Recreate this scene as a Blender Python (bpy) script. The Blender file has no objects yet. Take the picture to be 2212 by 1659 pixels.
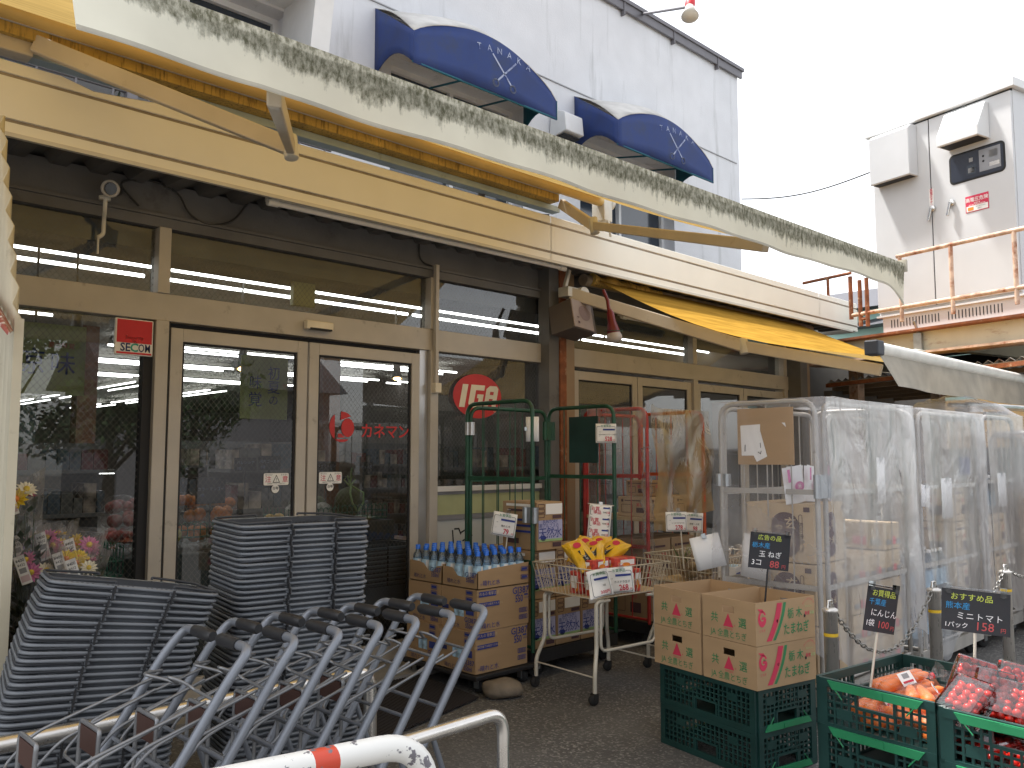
import bpy, bmesh, math, random
from mathutils import Vector as V, Matrix as M, noise as NZ
R = math.radians
random.seed(7)
SC = bpy.context.scene
COL = SC.collection
# ---------------------------------------------------------------- camera
HC, TH, PI_, FPX, CX, CY = 1.40, R(45.86), R(4.93), 1838., 1106., 829.5
c_, s_ = math.cos(TH), math.sin(TH)
F0 = V((c_, s_, 0)); RT = V((s_, -c_, 0)); ZU = V((0, 0, 1))
FW = F0*math.cos(PI_) + ZU*math.sin(PI_); UP = -F0*math.sin(PI_) + ZU*math.cos(PI_)
CAM = V((0, 0, HC))
cd = bpy.data.cameras.new('camera'); cam = bpy.data.objects.new('camera', cd); COL.objects.link(cam)
cd.sensor_width = 36; cd.lens = 36*FPX/2212.; cd.clip_end = 900; cd.clip_start = .05
cam.matrix_world = M((RT.to_4d(), UP.to_4d(), (-FW).to_4d(), (0, 0, 0, 1))).transposed()
cam.location = CAM
SC.camera = cam
# ---------------------------------------------------------------- sky, sun, exposure
SUN_EL, SUN_DIR = R(64), V((-.10, .42, 1.0)).normalized()
SUN_EL = math.asin(SUN_DIR.z)
w = bpy.data.worlds.new('World'); SC.world = w; w.use_nodes = True
nt = w.node_tree; nt.nodes.clear()
sky = nt.nodes.new('ShaderNodeTexSky'); sky.sky_type = 'NISHITA'; sky.sun_disc = False
sky.sun_elevation = SUN_EL; sky.sun_rotation = math.atan2(SUN_DIR.x, SUN_DIR.y)
sky.dust_density = 1.2; sky.ozone_density = 1.0; sky.air_density = 1.0
hs = nt.nodes.new('ShaderNodeHueSaturation'); hs.inputs['Saturation'].default_value = .17
bg = nt.nodes.new('ShaderNodeBackground'); bg.inputs['Strength'].default_value = .15
wo = nt.nodes.new('ShaderNodeOutputWorld')
nt.links.new(sky.outputs[0], hs.inputs['Color']); nt.links.new(hs.outputs[0], bg.inputs[0]); nt.links.new(bg.outputs[0], wo.inputs[0])
sl = bpy.data.lights.new('sun', 'SUN'); sl.energy = 3.2; sl.angle = R(5); sl.color = (1, .97, .93)
so = bpy.data.objects.new('sun', sl); COL.objects.link(so)
so.rotation_euler = (-SUN_DIR).to_track_quat('-Z', 'Y').to_euler(); so.location = (0, 0, 12)
SC.view_settings.view_transform = 'Standard'; SC.view_settings.look = 'None'
SC.view_settings.exposure = 1.5; SC.view_settings.gamma = 1
SC.render.engine = 'CYCLES'
cy = SC.cycles
cy.use_denoising = True; cy.denoiser = 'OPENIMAGEDENOISE'
cy.max_bounces = 9; cy.diffuse_bounces = 5; cy.glossy_bounces = 4; cy.transmission_bounces = 8; cy.transparent_max_bounces = 28
cy.caustics_reflective = False; cy.caustics_refractive = False; cy.sample_clamp_indirect = 6
# ---------------------------------------------------------------- picture -> place helpers
def ray(x, y): return FW + RT*((x-CX)/FPX) + UP*((CY-y)/FPX)
def PZ(x, y, z): r = ray(x, y); return CAM + r*((z-HC)/r.z)
def PY(x, y, yy): r = ray(x, y); return CAM + r*(yy/r.y)
def PX(x, y, xx): r = ray(x, y); return CAM + r*(xx/r.x)
def PT(x, y, t): return CAM + ray(x, y)*t
# ---------------------------------------------------------------- materials
MT = {}
def nodes(name):
    m = bpy.data.materials.new(name); m.use_nodes = True
    n = m.node_tree; n.nodes.clear()
    o = n.nodes.new('ShaderNodeOutputMaterial')
    return m, n, o
def N(n, t, **kw):
    x = n.nodes.new(t)
    for k, v in kw.items():
        if k.startswith('_'): setattr(x, k[1:], v)
        else: x.inputs[k.replace('__', ' ')].default_value = v
    return x
def L(n, a, b): n.links.new(a, b)
def mathn(n, op, a, b=None):
    x = n.nodes.new('ShaderNodeMath'); x.operation = op
    for i, q in ((0, a), (1, b)):
        if q is None: continue
        if isinstance(q, (int, float)): x.inputs[i].default_value = q
        else: n.links.new(q, x.inputs[i])
    return x.outputs[0]
def ramp(n, fac, a, b, ca=(0, 0, 0, 1), cb=(1, 1, 1, 1)):
    r = n.nodes.new('ShaderNodeValToRGB'); e = r.color_ramp.elements
    e[0].position, e[0].color = a, ca; e[1].position, e[1].color = b, cb
    n.links.new(fac, r.inputs[0]); return r.outputs[0]
def mixc(n, fac, a, b):
    x = n.nodes.new('ShaderNodeMix'); x.data_type = 'RGBA'
    if isinstance(fac, float): x.inputs[0].default_value = fac
    else: n.links.new(fac, x.inputs[0])
    for i, q in ((6, a), (7, b)):
        if isinstance(q, tuple): x.inputs[i].default_value = (*q[:3], 1)
        else: n.links.new(q, x.inputs[i])
    return x.outputs[2]
def pbr(name, col, rough=.6, metal=0, var=.12, vs=6, bump=0, bs=60, dirt=None, spec=.5, emit=0, coat=0, stretch=(1, 1, 1), sheen=0):
    m, n, o = nodes(name)
    b = N(n, 'ShaderNodeBsdfPrincipled', Roughness=rough, Metallic=metal)
    b.inputs['Specular IOR Level'].default_value = spec
    b.inputs['Coat Weight'].default_value = coat
    tc = N(n, 'ShaderNodeTexCoord'); mp = N(n, 'ShaderNodeMapping'); mp.inputs['Scale'].default_value = stretch
    L(n, tc.outputs['Object'], mp.inputs[0])
    nz = N(n, 'ShaderNodeTexNoise', Scale=vs, Detail=6); L(n, mp.outputs[0], nz.inputs['Vector'])
    lo = tuple(max(0, c*(1-var)) for c in col); hi = tuple(min(1, c*(1+var)) for c in col)
    cc = ramp(n, nz.outputs['Fac'], .3, .7, (*lo, 1), (*hi, 1))
    if dirt:
        dc, lo_, hi_, ds = dirt[:4]
        d2 = N(n, 'ShaderNodeTexNoise', Scale=ds, Detail=8, Roughness=.65)
        mp2 = N(n, 'ShaderNodeMapping'); mp2.inputs['Scale'].default_value = dirt[4] if len(dirt) > 4 else (1, 1, 1)
        L(n, tc.outputs['Object'], mp2.inputs[0]); L(n, mp2.outputs[0], d2.inputs['Vector'])
        cc = mixc(n, ramp(n, d2.outputs['Fac'], lo_, hi_), cc, dc)
    L(n, cc, b.inputs['Base Color'])
    rr = N(n, 'ShaderNodeMapRange'); rr.inputs['To Min'].default_value = max(.02, rough-.12); rr.inputs['To Max'].default_value = min(1, rough+.12)
    L(n, nz.outputs['Fac'], rr.inputs[0]); L(n, rr.outputs[0], b.inputs['Roughness'])
    if bump:
        n3 = N(n, 'ShaderNodeTexNoise', Scale=bs, Detail=5); L(n, mp.outputs[0], n3.inputs['Vector'])
        bp = N(n, 'ShaderNodeBump', Strength=bump, Distance=.01); L(n, n3.outputs['Fac'], bp.inputs['Height']); L(n, bp.outputs[0], b.inputs['Normal'])
    if emit:
        b.inputs['Emission Color'].default_value = (*col, 1); b.inputs['Emission Strength'].default_value = emit
    L(n, b.outputs[0], o.inputs[0]); MT[name] = m; return m
def cloth(name, col, tcol, tf=.5, var=.12, vs=3, stain=None, stretch=(1, 1, 1), rough=.8):
    """woven cover that lets light through"""
    m, n, o = nodes(name)
    tc = N(n, 'ShaderNodeTexCoord'); mp = N(n, 'ShaderNodeMapping'); mp.inputs['Scale'].default_value = stretch
    L(n, tc.outputs['Object'], mp.inputs[0])
    nz = N(n, 'ShaderNodeTexNoise', Scale=vs, Detail=7); L(n, mp.outputs[0], nz.inputs['Vector'])
    def vr(c): return ramp(n, nz.outputs['Fac'], .3, .7, (*[x*(1-var) for x in c], 1), (*[min(1, x*(1+var)) for x in c], 1))
    a, t = vr(col), vr(tcol)
    if stain:
        f = stain(n, tc)
        a = mixc(n, f, a, (.088, .086, .045)); t = mixc(n, f, t, (.05, .048, .03))
    d = N(n, 'ShaderNodeBsdfDiffuse'); tr = N(n, 'ShaderNodeBsdfTranslucent'); L(n, a, d.inputs[0]); L(n, t, tr.inputs[0])
    mx = N(n, 'ShaderNodeMixShader', Fac=tf); L(n, d.outputs[0], mx.inputs[1]); L(n, tr.outputs[0], mx.inputs[2])
    L(n, mx.outputs[0], o.inputs[0]); MT[name] = m; return m
def glass(name, tint=(.75, .8, .8), wire=0, refl=1.0, rough=0.0):
    m, n, o = nodes(name)
    tr = N(n, 'ShaderNodeBsdfTransparent'); tr.inputs[0].default_value = (*tint, 1)
    gl = N(n, 'ShaderNodeBsdfGlossy', Roughness=rough); gl.inputs[0].default_value = (refl, refl, refl, 1)
    fr = N(n, 'ShaderNodeFresnel', IOR=1.52)
    f = mathn(n, 'MINIMUM', mathn(n, 'MULTIPLY', fr.outputs[0], 1.55), 1.0)
    mx = N(n, 'ShaderNodeMixShader'); L(n, f, mx.inputs[0]); L(n, tr.outputs[0], mx.inputs[1]); L(n, gl.outputs[0], mx.inputs[2])
    out = mx.outputs[0]
    if wire:
        tc = N(n, 'ShaderNodeTexCoord'); sp = N(n, 'ShaderNodeSeparateXYZ'); L(n, tc.outputs['Object'], sp.inputs[0])
        h = mathn(n, 'ADD', sp.outputs[0], sp.outputs[1])
        def ln(q): return mathn(n, 'LESS_THAN', mathn(n, 'ABSOLUTE', mathn(n, 'SUBTRACT', mathn(n, 'FRACT', mathn(n, 'MULTIPLY', q, 30.)), .5)), .028)
        zz = mathn(n, 'MULTIPLY', sp.outputs[2], .85)
        f2 = mathn(n, 'MAXIMUM', ln(mathn(n, 'ADD', h, zz)), ln(mathn(n, 'SUBTRACT', h, zz)))
        d = N(n, 'ShaderNodeBsdfDiffuse'); d.inputs[0].default_value = (.17, .165, .15, 1)
        m2 = N(n, 'ShaderNodeMixShader'); L(n, f2, m2.inputs[0]); L(n, out, m2.inputs[1]); L(n, d.outputs[0], m2.inputs[2]); out = m2.outputs[0]
    L(n, out, o.inputs[0]); MT[name] = m; return m
def film(name, col=(.85, .87, .92), op=.3, opv=.2, vs=5, gloss=.25, stretch=(1, 1, 1), rough=.3, gmul=.28):
    """thin crinkled plastic sheet: milky where it folds, clear in between"""
    m, n, o = nodes(name)
    tc = N(n, 'ShaderNodeTexCoord'); mp = N(n, 'ShaderNodeMapping'); mp.inputs['Scale'].default_value = stretch
    L(n, tc.outputs['Object'], mp.inputs[0])
    nz = N(n, 'ShaderNodeTexNoise', Scale=vs, Detail=5, Roughness=.5, Distortion=1.6); L(n, mp.outputs[0], nz.inputs['Vector'])
    n2 = N(n, 'ShaderNodeTexNoise', Scale=vs*2.4, Detail=3, Roughness=.5, Distortion=2.0); L(n, mp.outputs[0], n2.inputs['Vector'])
    bp = N(n, 'ShaderNodeBump', Strength=.5, Distance=.03); L(n, n2.outputs['Fac'], bp.inputs['Height'])
    tr = N(n, 'ShaderNodeBsdfTransparent'); tr.inputs[0].default_value = (.97, .97, .98, 1)
    d = N(n, 'ShaderNodeBsdfDiffuse'); d.inputs[0].default_value = (*col, 1)
    tl = N(n, 'ShaderNodeBsdfTranslucent'); tl.inputs[0].default_value = (*col, 1)
    g = N(n, 'ShaderNodeBsdfGlossy', Roughness=rough); L(n, bp.outputs[0], g.inputs['Normal'])
    m1 = N(n, 'ShaderNodeMixShader', Fac=.55); L(n, d.outputs[0], m1.inputs[1]); L(n, tl.outputs[0], m1.inputs[2])
    f = N(n, 'ShaderNodeMapRange'); f.inputs[1].default_value = .36; f.inputs[2].default_value = .68
    f.inputs['To Min'].default_value = max(0, op-opv); f.inputs['To Max'].default_value = min(1, op+opv); L(n, nz.outputs['Fac'], f.inputs[0])
    m2 = N(n, 'ShaderNodeMixShader'); L(n, f.outputs[0], m2.inputs[0]); L(n, tr.outputs[0], m2.inputs[1]); L(n, m1.outputs[0], m2.inputs[2])
    fr = N(n, 'ShaderNodeLayerWeight', Blend=gloss); L(n, bp.outputs[0], fr.inputs['Normal'])
    m3 = N(n, 'ShaderNodeMixShader'); L(n, mathn(n, 'MULTIPLY', fr.outputs['Fresnel'], gmul), m3.inputs[0]); L(n, m2.outputs[0], m3.inputs[1]); L(n, g.outputs[0], m3.inputs[2])
    L(n, m3.outputs[0], o.inputs[0]); MT[name] = m; return m
def emis(name, col, s):
    m, n, o = nodes(name); e = N(n, 'ShaderNodeEmission', Strength=s); e.inputs[0].default_value = (*col, 1); L(n, e.outputs[0], o.inputs[0]); MT[name] = m; return m
# ---------------------------------------------------------------- mesh builder
class MB:
    def __init__(s): s.v = []; s.f = []; s.m = []; s.sm = []
    def add(s, vs, fs, mat=0, smooth=False):
        b = len(s.v); s.v += [tuple(q) for q in vs]
        for f in fs: s.f.append([b+i for i in f]); s.m.append(mat); s.sm.append(smooth)
        return s
    def box(s, x0, x1, y0, y1, z0, z1, mat=0, skip=''):
        vs = [(x0, y0, z0), (x1, y0, z0), (x1, y1, z0), (x0, y1, z0), (x0, y0, z1), (x1, y0, z1), (x1, y1, z1), (x0, y1, z1)]
        fs = dict(b=(3, 2, 1, 0), t=(4, 5, 6, 7), f=(0, 1, 5, 4), r=(1, 2, 6, 5), k=(2, 3, 7, 6), l=(3, 0, 4, 7))
        return s.add(vs, [f for k, f in fs.items() if k not in skip], mat)
    def obox(s, c, ax, ay, az, mat=0):
        c, ax, ay, az = V(c), V(ax)/2, V(ay)/2, V(az)/2
        vs = [c-ax-ay-az, c+ax-ay-az, c+ax+ay-az, c-ax+ay-az, c-ax-ay+az, c+ax-ay+az, c+ax+ay+az, c-ax+ay+az]
        return s.add(vs, [(3, 2, 1, 0), (4, 5, 6, 7), (0, 1, 5, 4), (1, 2, 6, 5), (2, 3, 7, 6), (3, 0, 4, 7)], mat)
    def bar(s, a, b, w, h, mat=0, up=(0, 0, 1)):
        a, b = V(a), V(b); d = b-a; n = d.normalized(); u = V(up); sd = n.cross(u).normalized(); u = sd.cross(n).normalized()
        return s.obox((a+b)/2, d, sd*w, u*h, mat)
    def tube(s, pts, r, n=8, mat=0, closed=False, rad=None):
        pts = [V(q) for q in pts]; k = len(pts)
        if k < 2: return s
        def tg(i):
            if closed: return (pts[(i+1) % k]-pts[i-1]).normalized()
            a = pts[max(i-1, 0)]; b = pts[min(i+1, k-1)]; return (b-a).normalized()
        t0 = tg(0); ref = V((0, 0, 1)) if abs(t0.z) < .9 else V((1, 0, 0)); u = (ref-t0*ref.dot(t0)).normalized()
        vs = []
        for i in range(k):
            t = tg(i); u = (u-t*u.dot(t)); u = u.normalized() if u.length > 1e-6 else t.orthogonal().normalized(); w_ = t.cross(u)
            rr = rad[i] if rad else r
            for j in range(n): a = 2*math.pi*j/n; vs.append(pts[i]+(u*math.cos(a)+w_*math.sin(a))*rr)
        fs = []
        for i in range(k if closed else k-1):
            for j in range(n): fs.append((i*n+j, i*n+(j+1) % n, ((i+1) % k)*n+(j+1) % n, ((i+1) % k)*n+j))
        s.add(vs, fs, mat, n > 4)
        if not closed: s.add(vs[:n], [tuple(reversed(range(n)))], mat); s.add(vs[-n:], [tuple(range(n))], mat)
        return s
    def lathe(s, prof, n=16, o=(0, 0, 0), ax=(0, 0, 1), mat=0, a0=0, a1=2*math.pi):
        o = V(o); ax = V(ax).normalized(); u = ax.orthogonal().normalized() if abs(ax.z) < .99 else V((1, 0, 0)); w_ = ax.cross(u)
        full = abs(a1-a0-2*math.pi) < 1e-6; vs = []
        nn = n if full else n+1
        for r, z in prof:
            for j in range(nn): a = a0+(a1-a0)*j/n; vs.append(o+ax*z+(u*math.cos(a)+w_*math.sin(a))*r)
        fs = []
        for i in range(len(prof)-1):
            for j in range(n): fs.append((i*nn+j, i*nn+(j+1) % nn, (i+1)*nn+(j+1) % nn, (i+1)*nn+j))
        return s.add(vs, fs, mat, True)
    def prism(s, pts, vec, mat=0):
        pts = [V(q) for q in pts]; k = len(pts); vec = V(vec)
        vs = pts+[q+vec for q in pts]
        fs = [tuple(range(k)), tuple(range(2*k-1, k-1, -1))]+[(i, i+k, (i+1) % k+k, (i+1) % k) for i in range(k)]
        return s.add(vs, fs, mat)
    def quad(s, a, b, c, d, mat=0): return s.add([a, b, c, d], [(0, 1, 2, 3)], mat)
    def grid(s, fn, nu, nv, mat=0, smooth=True, thick=0):
        vs = [V(fn(i/nu, j/nv)) for j in range(nv+1) for i in range(nu+1)]
        fs = [(j*(nu+1)+i, j*(nu+1)+i+1, (j+1)*(nu+1)+i+1, (j+1)*(nu+1)+i) for j in range(nv) for i in range(nu)]
        return s.add(vs, fs, mat, smooth)
    def ball(s, c, r, nu=10, nv=7, mat=0, sc=(1, 1, 1)):
        c = V(c); vs = [c+V((0, 0, -r*sc[2]))]
        for j in range(1, nv):
            p = -math.pi/2+math.pi*j/nv
            for i in range(nu): a = 2*math.pi*i/nu; vs.append(c+V((r*sc[0]*math.cos(p)*math.cos(a), r*sc[1]*math.cos(p)*math.sin(a), r*sc[2]*math.sin(p))))
        vs.append(c+V((0, 0, r*sc[2]))); fs = []
        for i in range(nu): fs.append((0, 1+(i+1) % nu, 1+i)); fs.append((len(vs)-1, 1+(nv-2)*nu+i, 1+(nv-2)*nu+(i+1) % nu))
        for j in range(nv-2):
            for i in range(nu): fs.append((1+j*nu+i, 1+j*nu+(i+1) % nu, 1+(j+1)*nu+(i+1) % nu, 1+(j+1)*nu+i))
        return s.add(vs, fs, mat, True)
    def xf(s, mt): s.v = [tuple(mt @ V(q)) for q in s.v]; return s
    def build(s, name, mats, parent=None, bevel=0, solid=0, subd=0, loc=None, rz=0):
        me = bpy.data.meshes.new(name); me.from_pydata(s.v, [], s.f)
        if not isinstance(mats, (list, tuple)): mats = [mats]
        for m in mats: me.materials.append(MT[m] if isinstance(m, str) else m)
        me.polygons.foreach_set('material_index', s.m); me.polygons.foreach_set('use_smooth', s.sm); me.update()
        o = bpy.data.objects.new(name, me); COL.objects.link(o)
        if parent: o.parent = parent
        if loc is not None: o.location = loc
        if rz: o.rotation_euler.z = rz
        if bevel: b = o.modifiers.new('bevel', 'BEVEL'); b.width = bevel; b.segments = 2; b.limit_method = 'ANGLE'
        if solid: b = o.modifiers.new('solid', 'SOLIDIFY'); b.thickness = solid
        if subd: b = o.modifiers.new('sub', 'SUBSURF'); b.levels = subd; b.render_levels = subd
        return o
def tag(o, label=None, cat=None, group=None, kind=None):
    if label: o['label'] = label
    if cat: o['category'] = cat
    if group: o['group'] = group
    if kind: o['kind'] = kind
    return o
def thing(name, label, cat, loc=(0, 0, 0), rz=0, group=None):
    o = bpy.data.objects.new(name, None); COL.objects.link(o); o.location = loc; o.rotation_euler = (0, 0, rz)
    o.empty_display_size = .1
    return tag(o, label, cat, group)
KIDS = {}
def copy_tree(src, parent=None, kids=None):
    if kids is None:
        kids = {}
        for o in COL.objects:
            if o.parent: kids.setdefault(o.parent.name, []).append(o)
    o = src.copy(); COL.objects.link(o)
    if parent: o.parent = parent
    for ch in kids.get(src.name, []): copy_tree(ch, o, kids)
    return o
def dup(src, label, loc=None, rz=None, group=None, rot=None):
    o = copy_tree(src); o['label'] = label
    if loc is not None: o.location = loc
    if rz is not None: o.rotation_euler = (0, 0, rz)
    if rot is not None: o.rotation_euler = rot
    if group: o['group'] = group
    return o
ORD = ['topmost', 'second', 'third', 'fourth', 'fifth', 'sixth', 'seventh', 'eighth', 'ninth', 'tenth', 'eleventh', 'twelfth', 'thirteenth', 'fourteenth', 'fifteenth', 'sixteenth', 'seventeenth', 'eighteenth', 'nineteenth', 'twentieth']
def fillet(pts, r, n=5, closed=False):
    """round the corners of a polyline"""
    pts = [V(q) for q in pts]; k = len(pts); out = []
    for i, p in enumerate(pts):
        if not closed and i in (0, k-1): out.append(p); continue
        a, b = pts[i-1]-p, pts[(i+1) % k]-p
        rr = min(r, a.length*.49, b.length*.49); a = p+a.normalized()*rr; b = p+b.normalized()*rr
        for j in range(n+1): t = j/n; out.append(a*(1-t)**2+p*2*t*(1-t)+b*t*t)
    return out
def frame(o, x, y, eps=.0012):
    """local frame: x along, y up, z out of the face"""
    x = V(x).normalized(); y = V(y); y = (y-x*y.dot(x)).normalized(); z = x.cross(y)
    return M((x.to_4d(), y.to_4d(), z.to_4d(), (0, 0, 0, 1))).transposed() if False else M.Translation(V(o)+z*eps) @ M((x.to_4d(), y.to_4d(), z.to_4d(), V((0, 0, 0, 1)))).transposed()
for_fix = None
def _fr(o, x, y, eps=.0012):
    x = V(x).normalized(); y = V(y); y = (y-x*y.dot(x)).normalized(); z = x.cross(y); o = V(o)+z*eps
    return M(((x.x, y.x, z.x, o.x), (x.y, y.y, z.y, o.y), (x.z, y.z, z.z, o.z), (0, 0, 0, 1)))
frame = _fr
def text_geo(body, size, mt, align='CENTER', bold=0, shear=0, sp=1.0, res=2, sx=1.0):
    cu = bpy.data.curves.new('lettering', 'FONT'); cu.body = body; cu.size = size; cu.align_x = align; cu.align_y = 'CENTER'
    cu.offset = bold*size*.3; cu.shear = shear; cu.space_character = sp; cu.resolution_u = res; cu.fill_mode = 'FRONT'
    to = bpy.data.objects.new('lettering', cu); COL.objects.link(to)
    me = bpy.data.meshes.new_from_object(to)
    vs = [mt @ V((q.co.x*sx, q.co.y, q.co.z)) for q in me.vertices]; fs = [tuple(p.vertices) for p in me.polygons]
    bpy.data.objects.remove(to); bpy.data.curves.remove(cu); bpy.data.meshes.remove(me)
    return vs, fs
class INK(MB):
    """print, ink or lettering lying on a face; several colours in one part"""
    def t(s, fr, x, y, body, size, mat=0, **k):
        vs, fs = text_geo(body, size, fr @ M.Translation((x, y, 0)), **k); s.add(vs, fs, mat); return s
    def r(s, fr, x0, x1, y0, y1, mat=0, e=0):
        return s.add([fr @ V((x0, y0, e)), fr @ V((x1, y0, e)), fr @ V((x1, y1, e)), fr @ V((x0, y1, e))], [(0, 1, 2, 3)], mat)
    def p(s, fr, pts, mat=0, e=0): return s.add([fr @ V((a, b, e)) for a, b in pts], [tuple(range(len(pts)))], mat)
    def ring(s, fr, pts, w, mat=0, e=0):
        k = len(pts)
        for i in range(k):
            a, b = V(pts[i]), V(pts[(i+1) % k]); d = (b-a).normalized()*w/2; nn = V((-d.y, d.x))
            q = [a-d+nn, a-d-nn, b+d-nn, b+d+nn]
            s.add([fr @ V((u.x, u.y, e)) for u in q], [(0, 1, 2, 3)], mat)
        return s
    def line(s, fr, pts, w, mat=0, e=0):
        for i in range(len(pts)-1):
            a, b = V(pts[i]), V(pts[i+1]); d = (b-a).normalized()*w/2; nn = V((-d.y, d.x))
            q = [a-d*.6+nn, a-d*.6-nn, b+d*.6-nn, b+d*.6+nn]; s.add([fr @ V((u.x, u.y, e)) for u in q], [(0, 1, 2, 3)], mat)
        return s
def ell(cx, cy_, rx, ry, n=24, a0=0, a1=2*math.pi):
    return [(cx+rx*math.cos(a0+(a1-a0)*i/n), cy_+ry*math.sin(a0+(a1-a0)*i/n)) for i in range(n if abs(a1-a0-2*math.pi) < 1e-6 else n+1)]
def rrect(x0, x1, y0, y1, r, n=4):
    o = []
    for cx, cy_, a in ((x1-r, y1-r, 0), (x0+r, y1-r, 90), (x0+r, y0+r, 180), (x1-r, y0+r, 270)):
        for i in range(n+1): t = R(a+90*i/n); o.append((cx+r*math.cos(t), cy_+r*math.sin(t)))
    return o
# ---------------------------------------------------------------- material library
pbr('cream_frame', (.50, .455, .39), .5, .1, .08, 5, .05, 90, dirt=((.16, .13, .1), .62, .8, 7))
pbr('fascia_paint', (.86, .83, .73), .38, 0, .03, 3, dirt=((.5, .4, .25), .68, .85, 3, (1, 1, 5)))
pbr('fascia_groove', (.30, .25, .19), .6, 0, .3, 9)
pbr('wall_grey', (.155, .15, .145), .8, 0, .18, 3, .2, 40, dirt=((.06, .05, .04), .6, .8, 4))
pbr('deck_steel', (.16, .155, .15), .6, .3, .25, 4)
pbr('dark', (.018, .018, .02), .7)
pbr('black_plastic', (.02, .02, .022), .45)
pbr('blade_grey', (.30, .30, .31), .45, .4)
pbr('alu', (.55, .55, .55), .35, .8, .1)
pbr('steel', (.62, .60, .57), .22, 1, .08, 10)
pbr('stainless_rail', (.68, .65, .61), .27, .92, .08, 12)
pbr('stainless', (.68, .65, .61), .30, .55, .08, 12, stretch=(1, 8, 1))
pbr('white_paint', (.78, .77, .74), .45, 0, .05, 5)
pbr('offwhite', (.66, .63, .55), .5, 0, .08, 6, dirt=((.3, .25, .17), .66, .85, 9))
pbr('arm_cream', (.60, .52, .40), .45, 0, .08, 5, dirt=((.3, .22, .1), .62, .85, 8))
pbr('hood_yellow', (.55, .36, .09), .6, 0, .25, 6, dirt=((.1, .06, .015), .5, .7, 9, (6, 6, .8)))
pbr('bar_bluegrey', (.42, .50, .52), .5, .2, .1, 6, dirt=((.12, .13, .12), .6, .8, 9))
pbr('tube_cream', (.66, .46, .17), .5, 0, .12, 3, dirt=((.18, .12, .04), .6, .85, 4, (1, 4, 4)))
pbr('upper_wall', (.65, .66, .69), .85, 0, .05, 3, .25, 60, dirt=((.33, .34, .34), .56, .82, 2.2, (2.2, 2.2, .22)))
pbr('white_frame', (.70, .71, .72), .5, 0, .05)
pbr('window_dark', (.03, .04, .055), .08, 0, .2, 1, spec=.8)
pbr('gutter', (.15, .145, .16), .5, .2)
pbr('blue_cloth', (.011, .034, .155), .7, 0, .25, 3, dirt=((.03, .04, .07), .5, .75, 3))
pbr('blue_faded', (.50, .49, .47), .8, 0, .25, 4)
pbr('bar_white', (.74, .72, .66), .4, 0, .1, 8, dirt=((.35, .33, .28), .6, .8, 6, (1, 8, 8)))
pbr('cap_dark', (.03, .034, .045), .5)
pbr('teal_cloth', (.01, .10, .14), .8)
pbr('chalk', (.36, .41, .56), .9, dirt=((.05, .08, .25), .48, .62, 9))
pbr('chalk_white', (.85, .85, .85), .9, emit=0); pbr('chalk_yellow', (.62, .72, .12), .9); pbr('chalk_blue', (.05, .32, .65), .9); pbr('chalk_red', (.55, .10, .10), .9)
pbr('rust', (.25, .085, .035), .85, 0, .4, 12, .3, 60, dirt=((.5, .33, .2), .58, .7, 10))
pbr('rust_pale', (.62, .44, .33), .8, 0, .3, 9, .2, 60, dirt=((.28, .085, .03), .50, .66, 7))
pbr('beam_cream', (.62, .58, .44), .6, 0, .08, 4, dirt=((.30, .13, .05), .6, .75, 3, (1, 1, 3)))
pbr('cabinet', (.60, .605, .61), .5, 0, .04, 2)
pbr('cabinet_light', (.71, .71, .70), .45, 0, .04, 2)
pbr('cabinet_glass', (.03, .035, .05), .12)
pbr('red_sign', (.62, .02, .03), .5); pbr('red_ink', (.55, .03, .06), .7); pbr('red_print', (.60, .04, .09), .7); pbr('orange_ink', (.75, .25, .03), .7)
pbr('green_ink', (.03, .20, .06), .7); pbr('green_print', (.035, .22, .085), .7); pbr('blue_ink', (.03, .05, .25), .7); pbr('navy_ink', (.02, .03, .13), .7); pbr('black_ink', (.02, .02, .02), .7); pbr('grey_ink', (.3, .3, .3), .7); pbr('teal_ink', (.02, .35, .28), .6); pbr('brown_ink', (.085, .045, .055), .7)
pbr('lilac_print', (.42, .42, .60), .7); pbr('label_green', (.35, .5, .22), .7)
pbr('decal_red', (.55, .03, .03), .55)
pbr('decal_cream', (.80, .72, .56), .55)
pbr('paper', (.82, .81, .80), .75, 0, .04, 3)
pbr('card', (.86, .84, .80), .55, 0, .03, 3)
pbr('board_black', (.022, .023, .028), .55, 0, .3, 4)
pbr('cardboard', (.41, .27, .145), .8, 0, .06, 4, .08, 120, stretch=(1, 1, 4))
pbr('cardboard_in', (.45, .30, .17), .85, 0, .06, 4)
pbr('cardboard_pale', (.55, .42, .27), .8, 0, .06, 4)
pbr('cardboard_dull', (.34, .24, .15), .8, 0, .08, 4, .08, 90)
pbr('crate_green', (.009, .042, .037), .42, 0, .2, 6)
pbr('crate_bar', (.02, .21, .085), .45, 0, .1, 5)
pbr('wire_green', (.015, .12, .07), .45)
pbr('cage_green', (.015, .075, .04), .4, .1, .3, 9, dirt=((.05, .05, .045), .6, .7, 14))
pbr('cage_red', (.42, .035, .03), .45, .1, .25, 9)
pbr('cage_orange', (.55, .10, .03), .45, .1, .25, 9)
pbr('cage_grey', (.42, .40, .365), .45, .2, .15, 9, dirt=((.16, .13, .11), .62, .72, 18))
pbr('zinc', (.42, .45, .47), .35, .85, .2, 12)
pbr('rubber', (.02, .02, .02), .8)
pbr('basket_grey', (.16, .172, .19), .42, 0, .14, 7)
pbr('basket_in', (.04, .043, .05), .6, 0, .14, 7)  # inner wall darkened in its colour to read as shaded; handles share it
pbr('cart_grey', (.21, .225, .255), .34, .35, .1, 6)
pbr('cart_wire', (.23, .235, .245), .35, .5, .15, 8, dirt=((.14, .11, .08), .6, .75, 20))
pbr('stop_brown', (.065, .028, .02), .6)
pbr('mat_rubber', (.03, .026, .028), .8)
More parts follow.
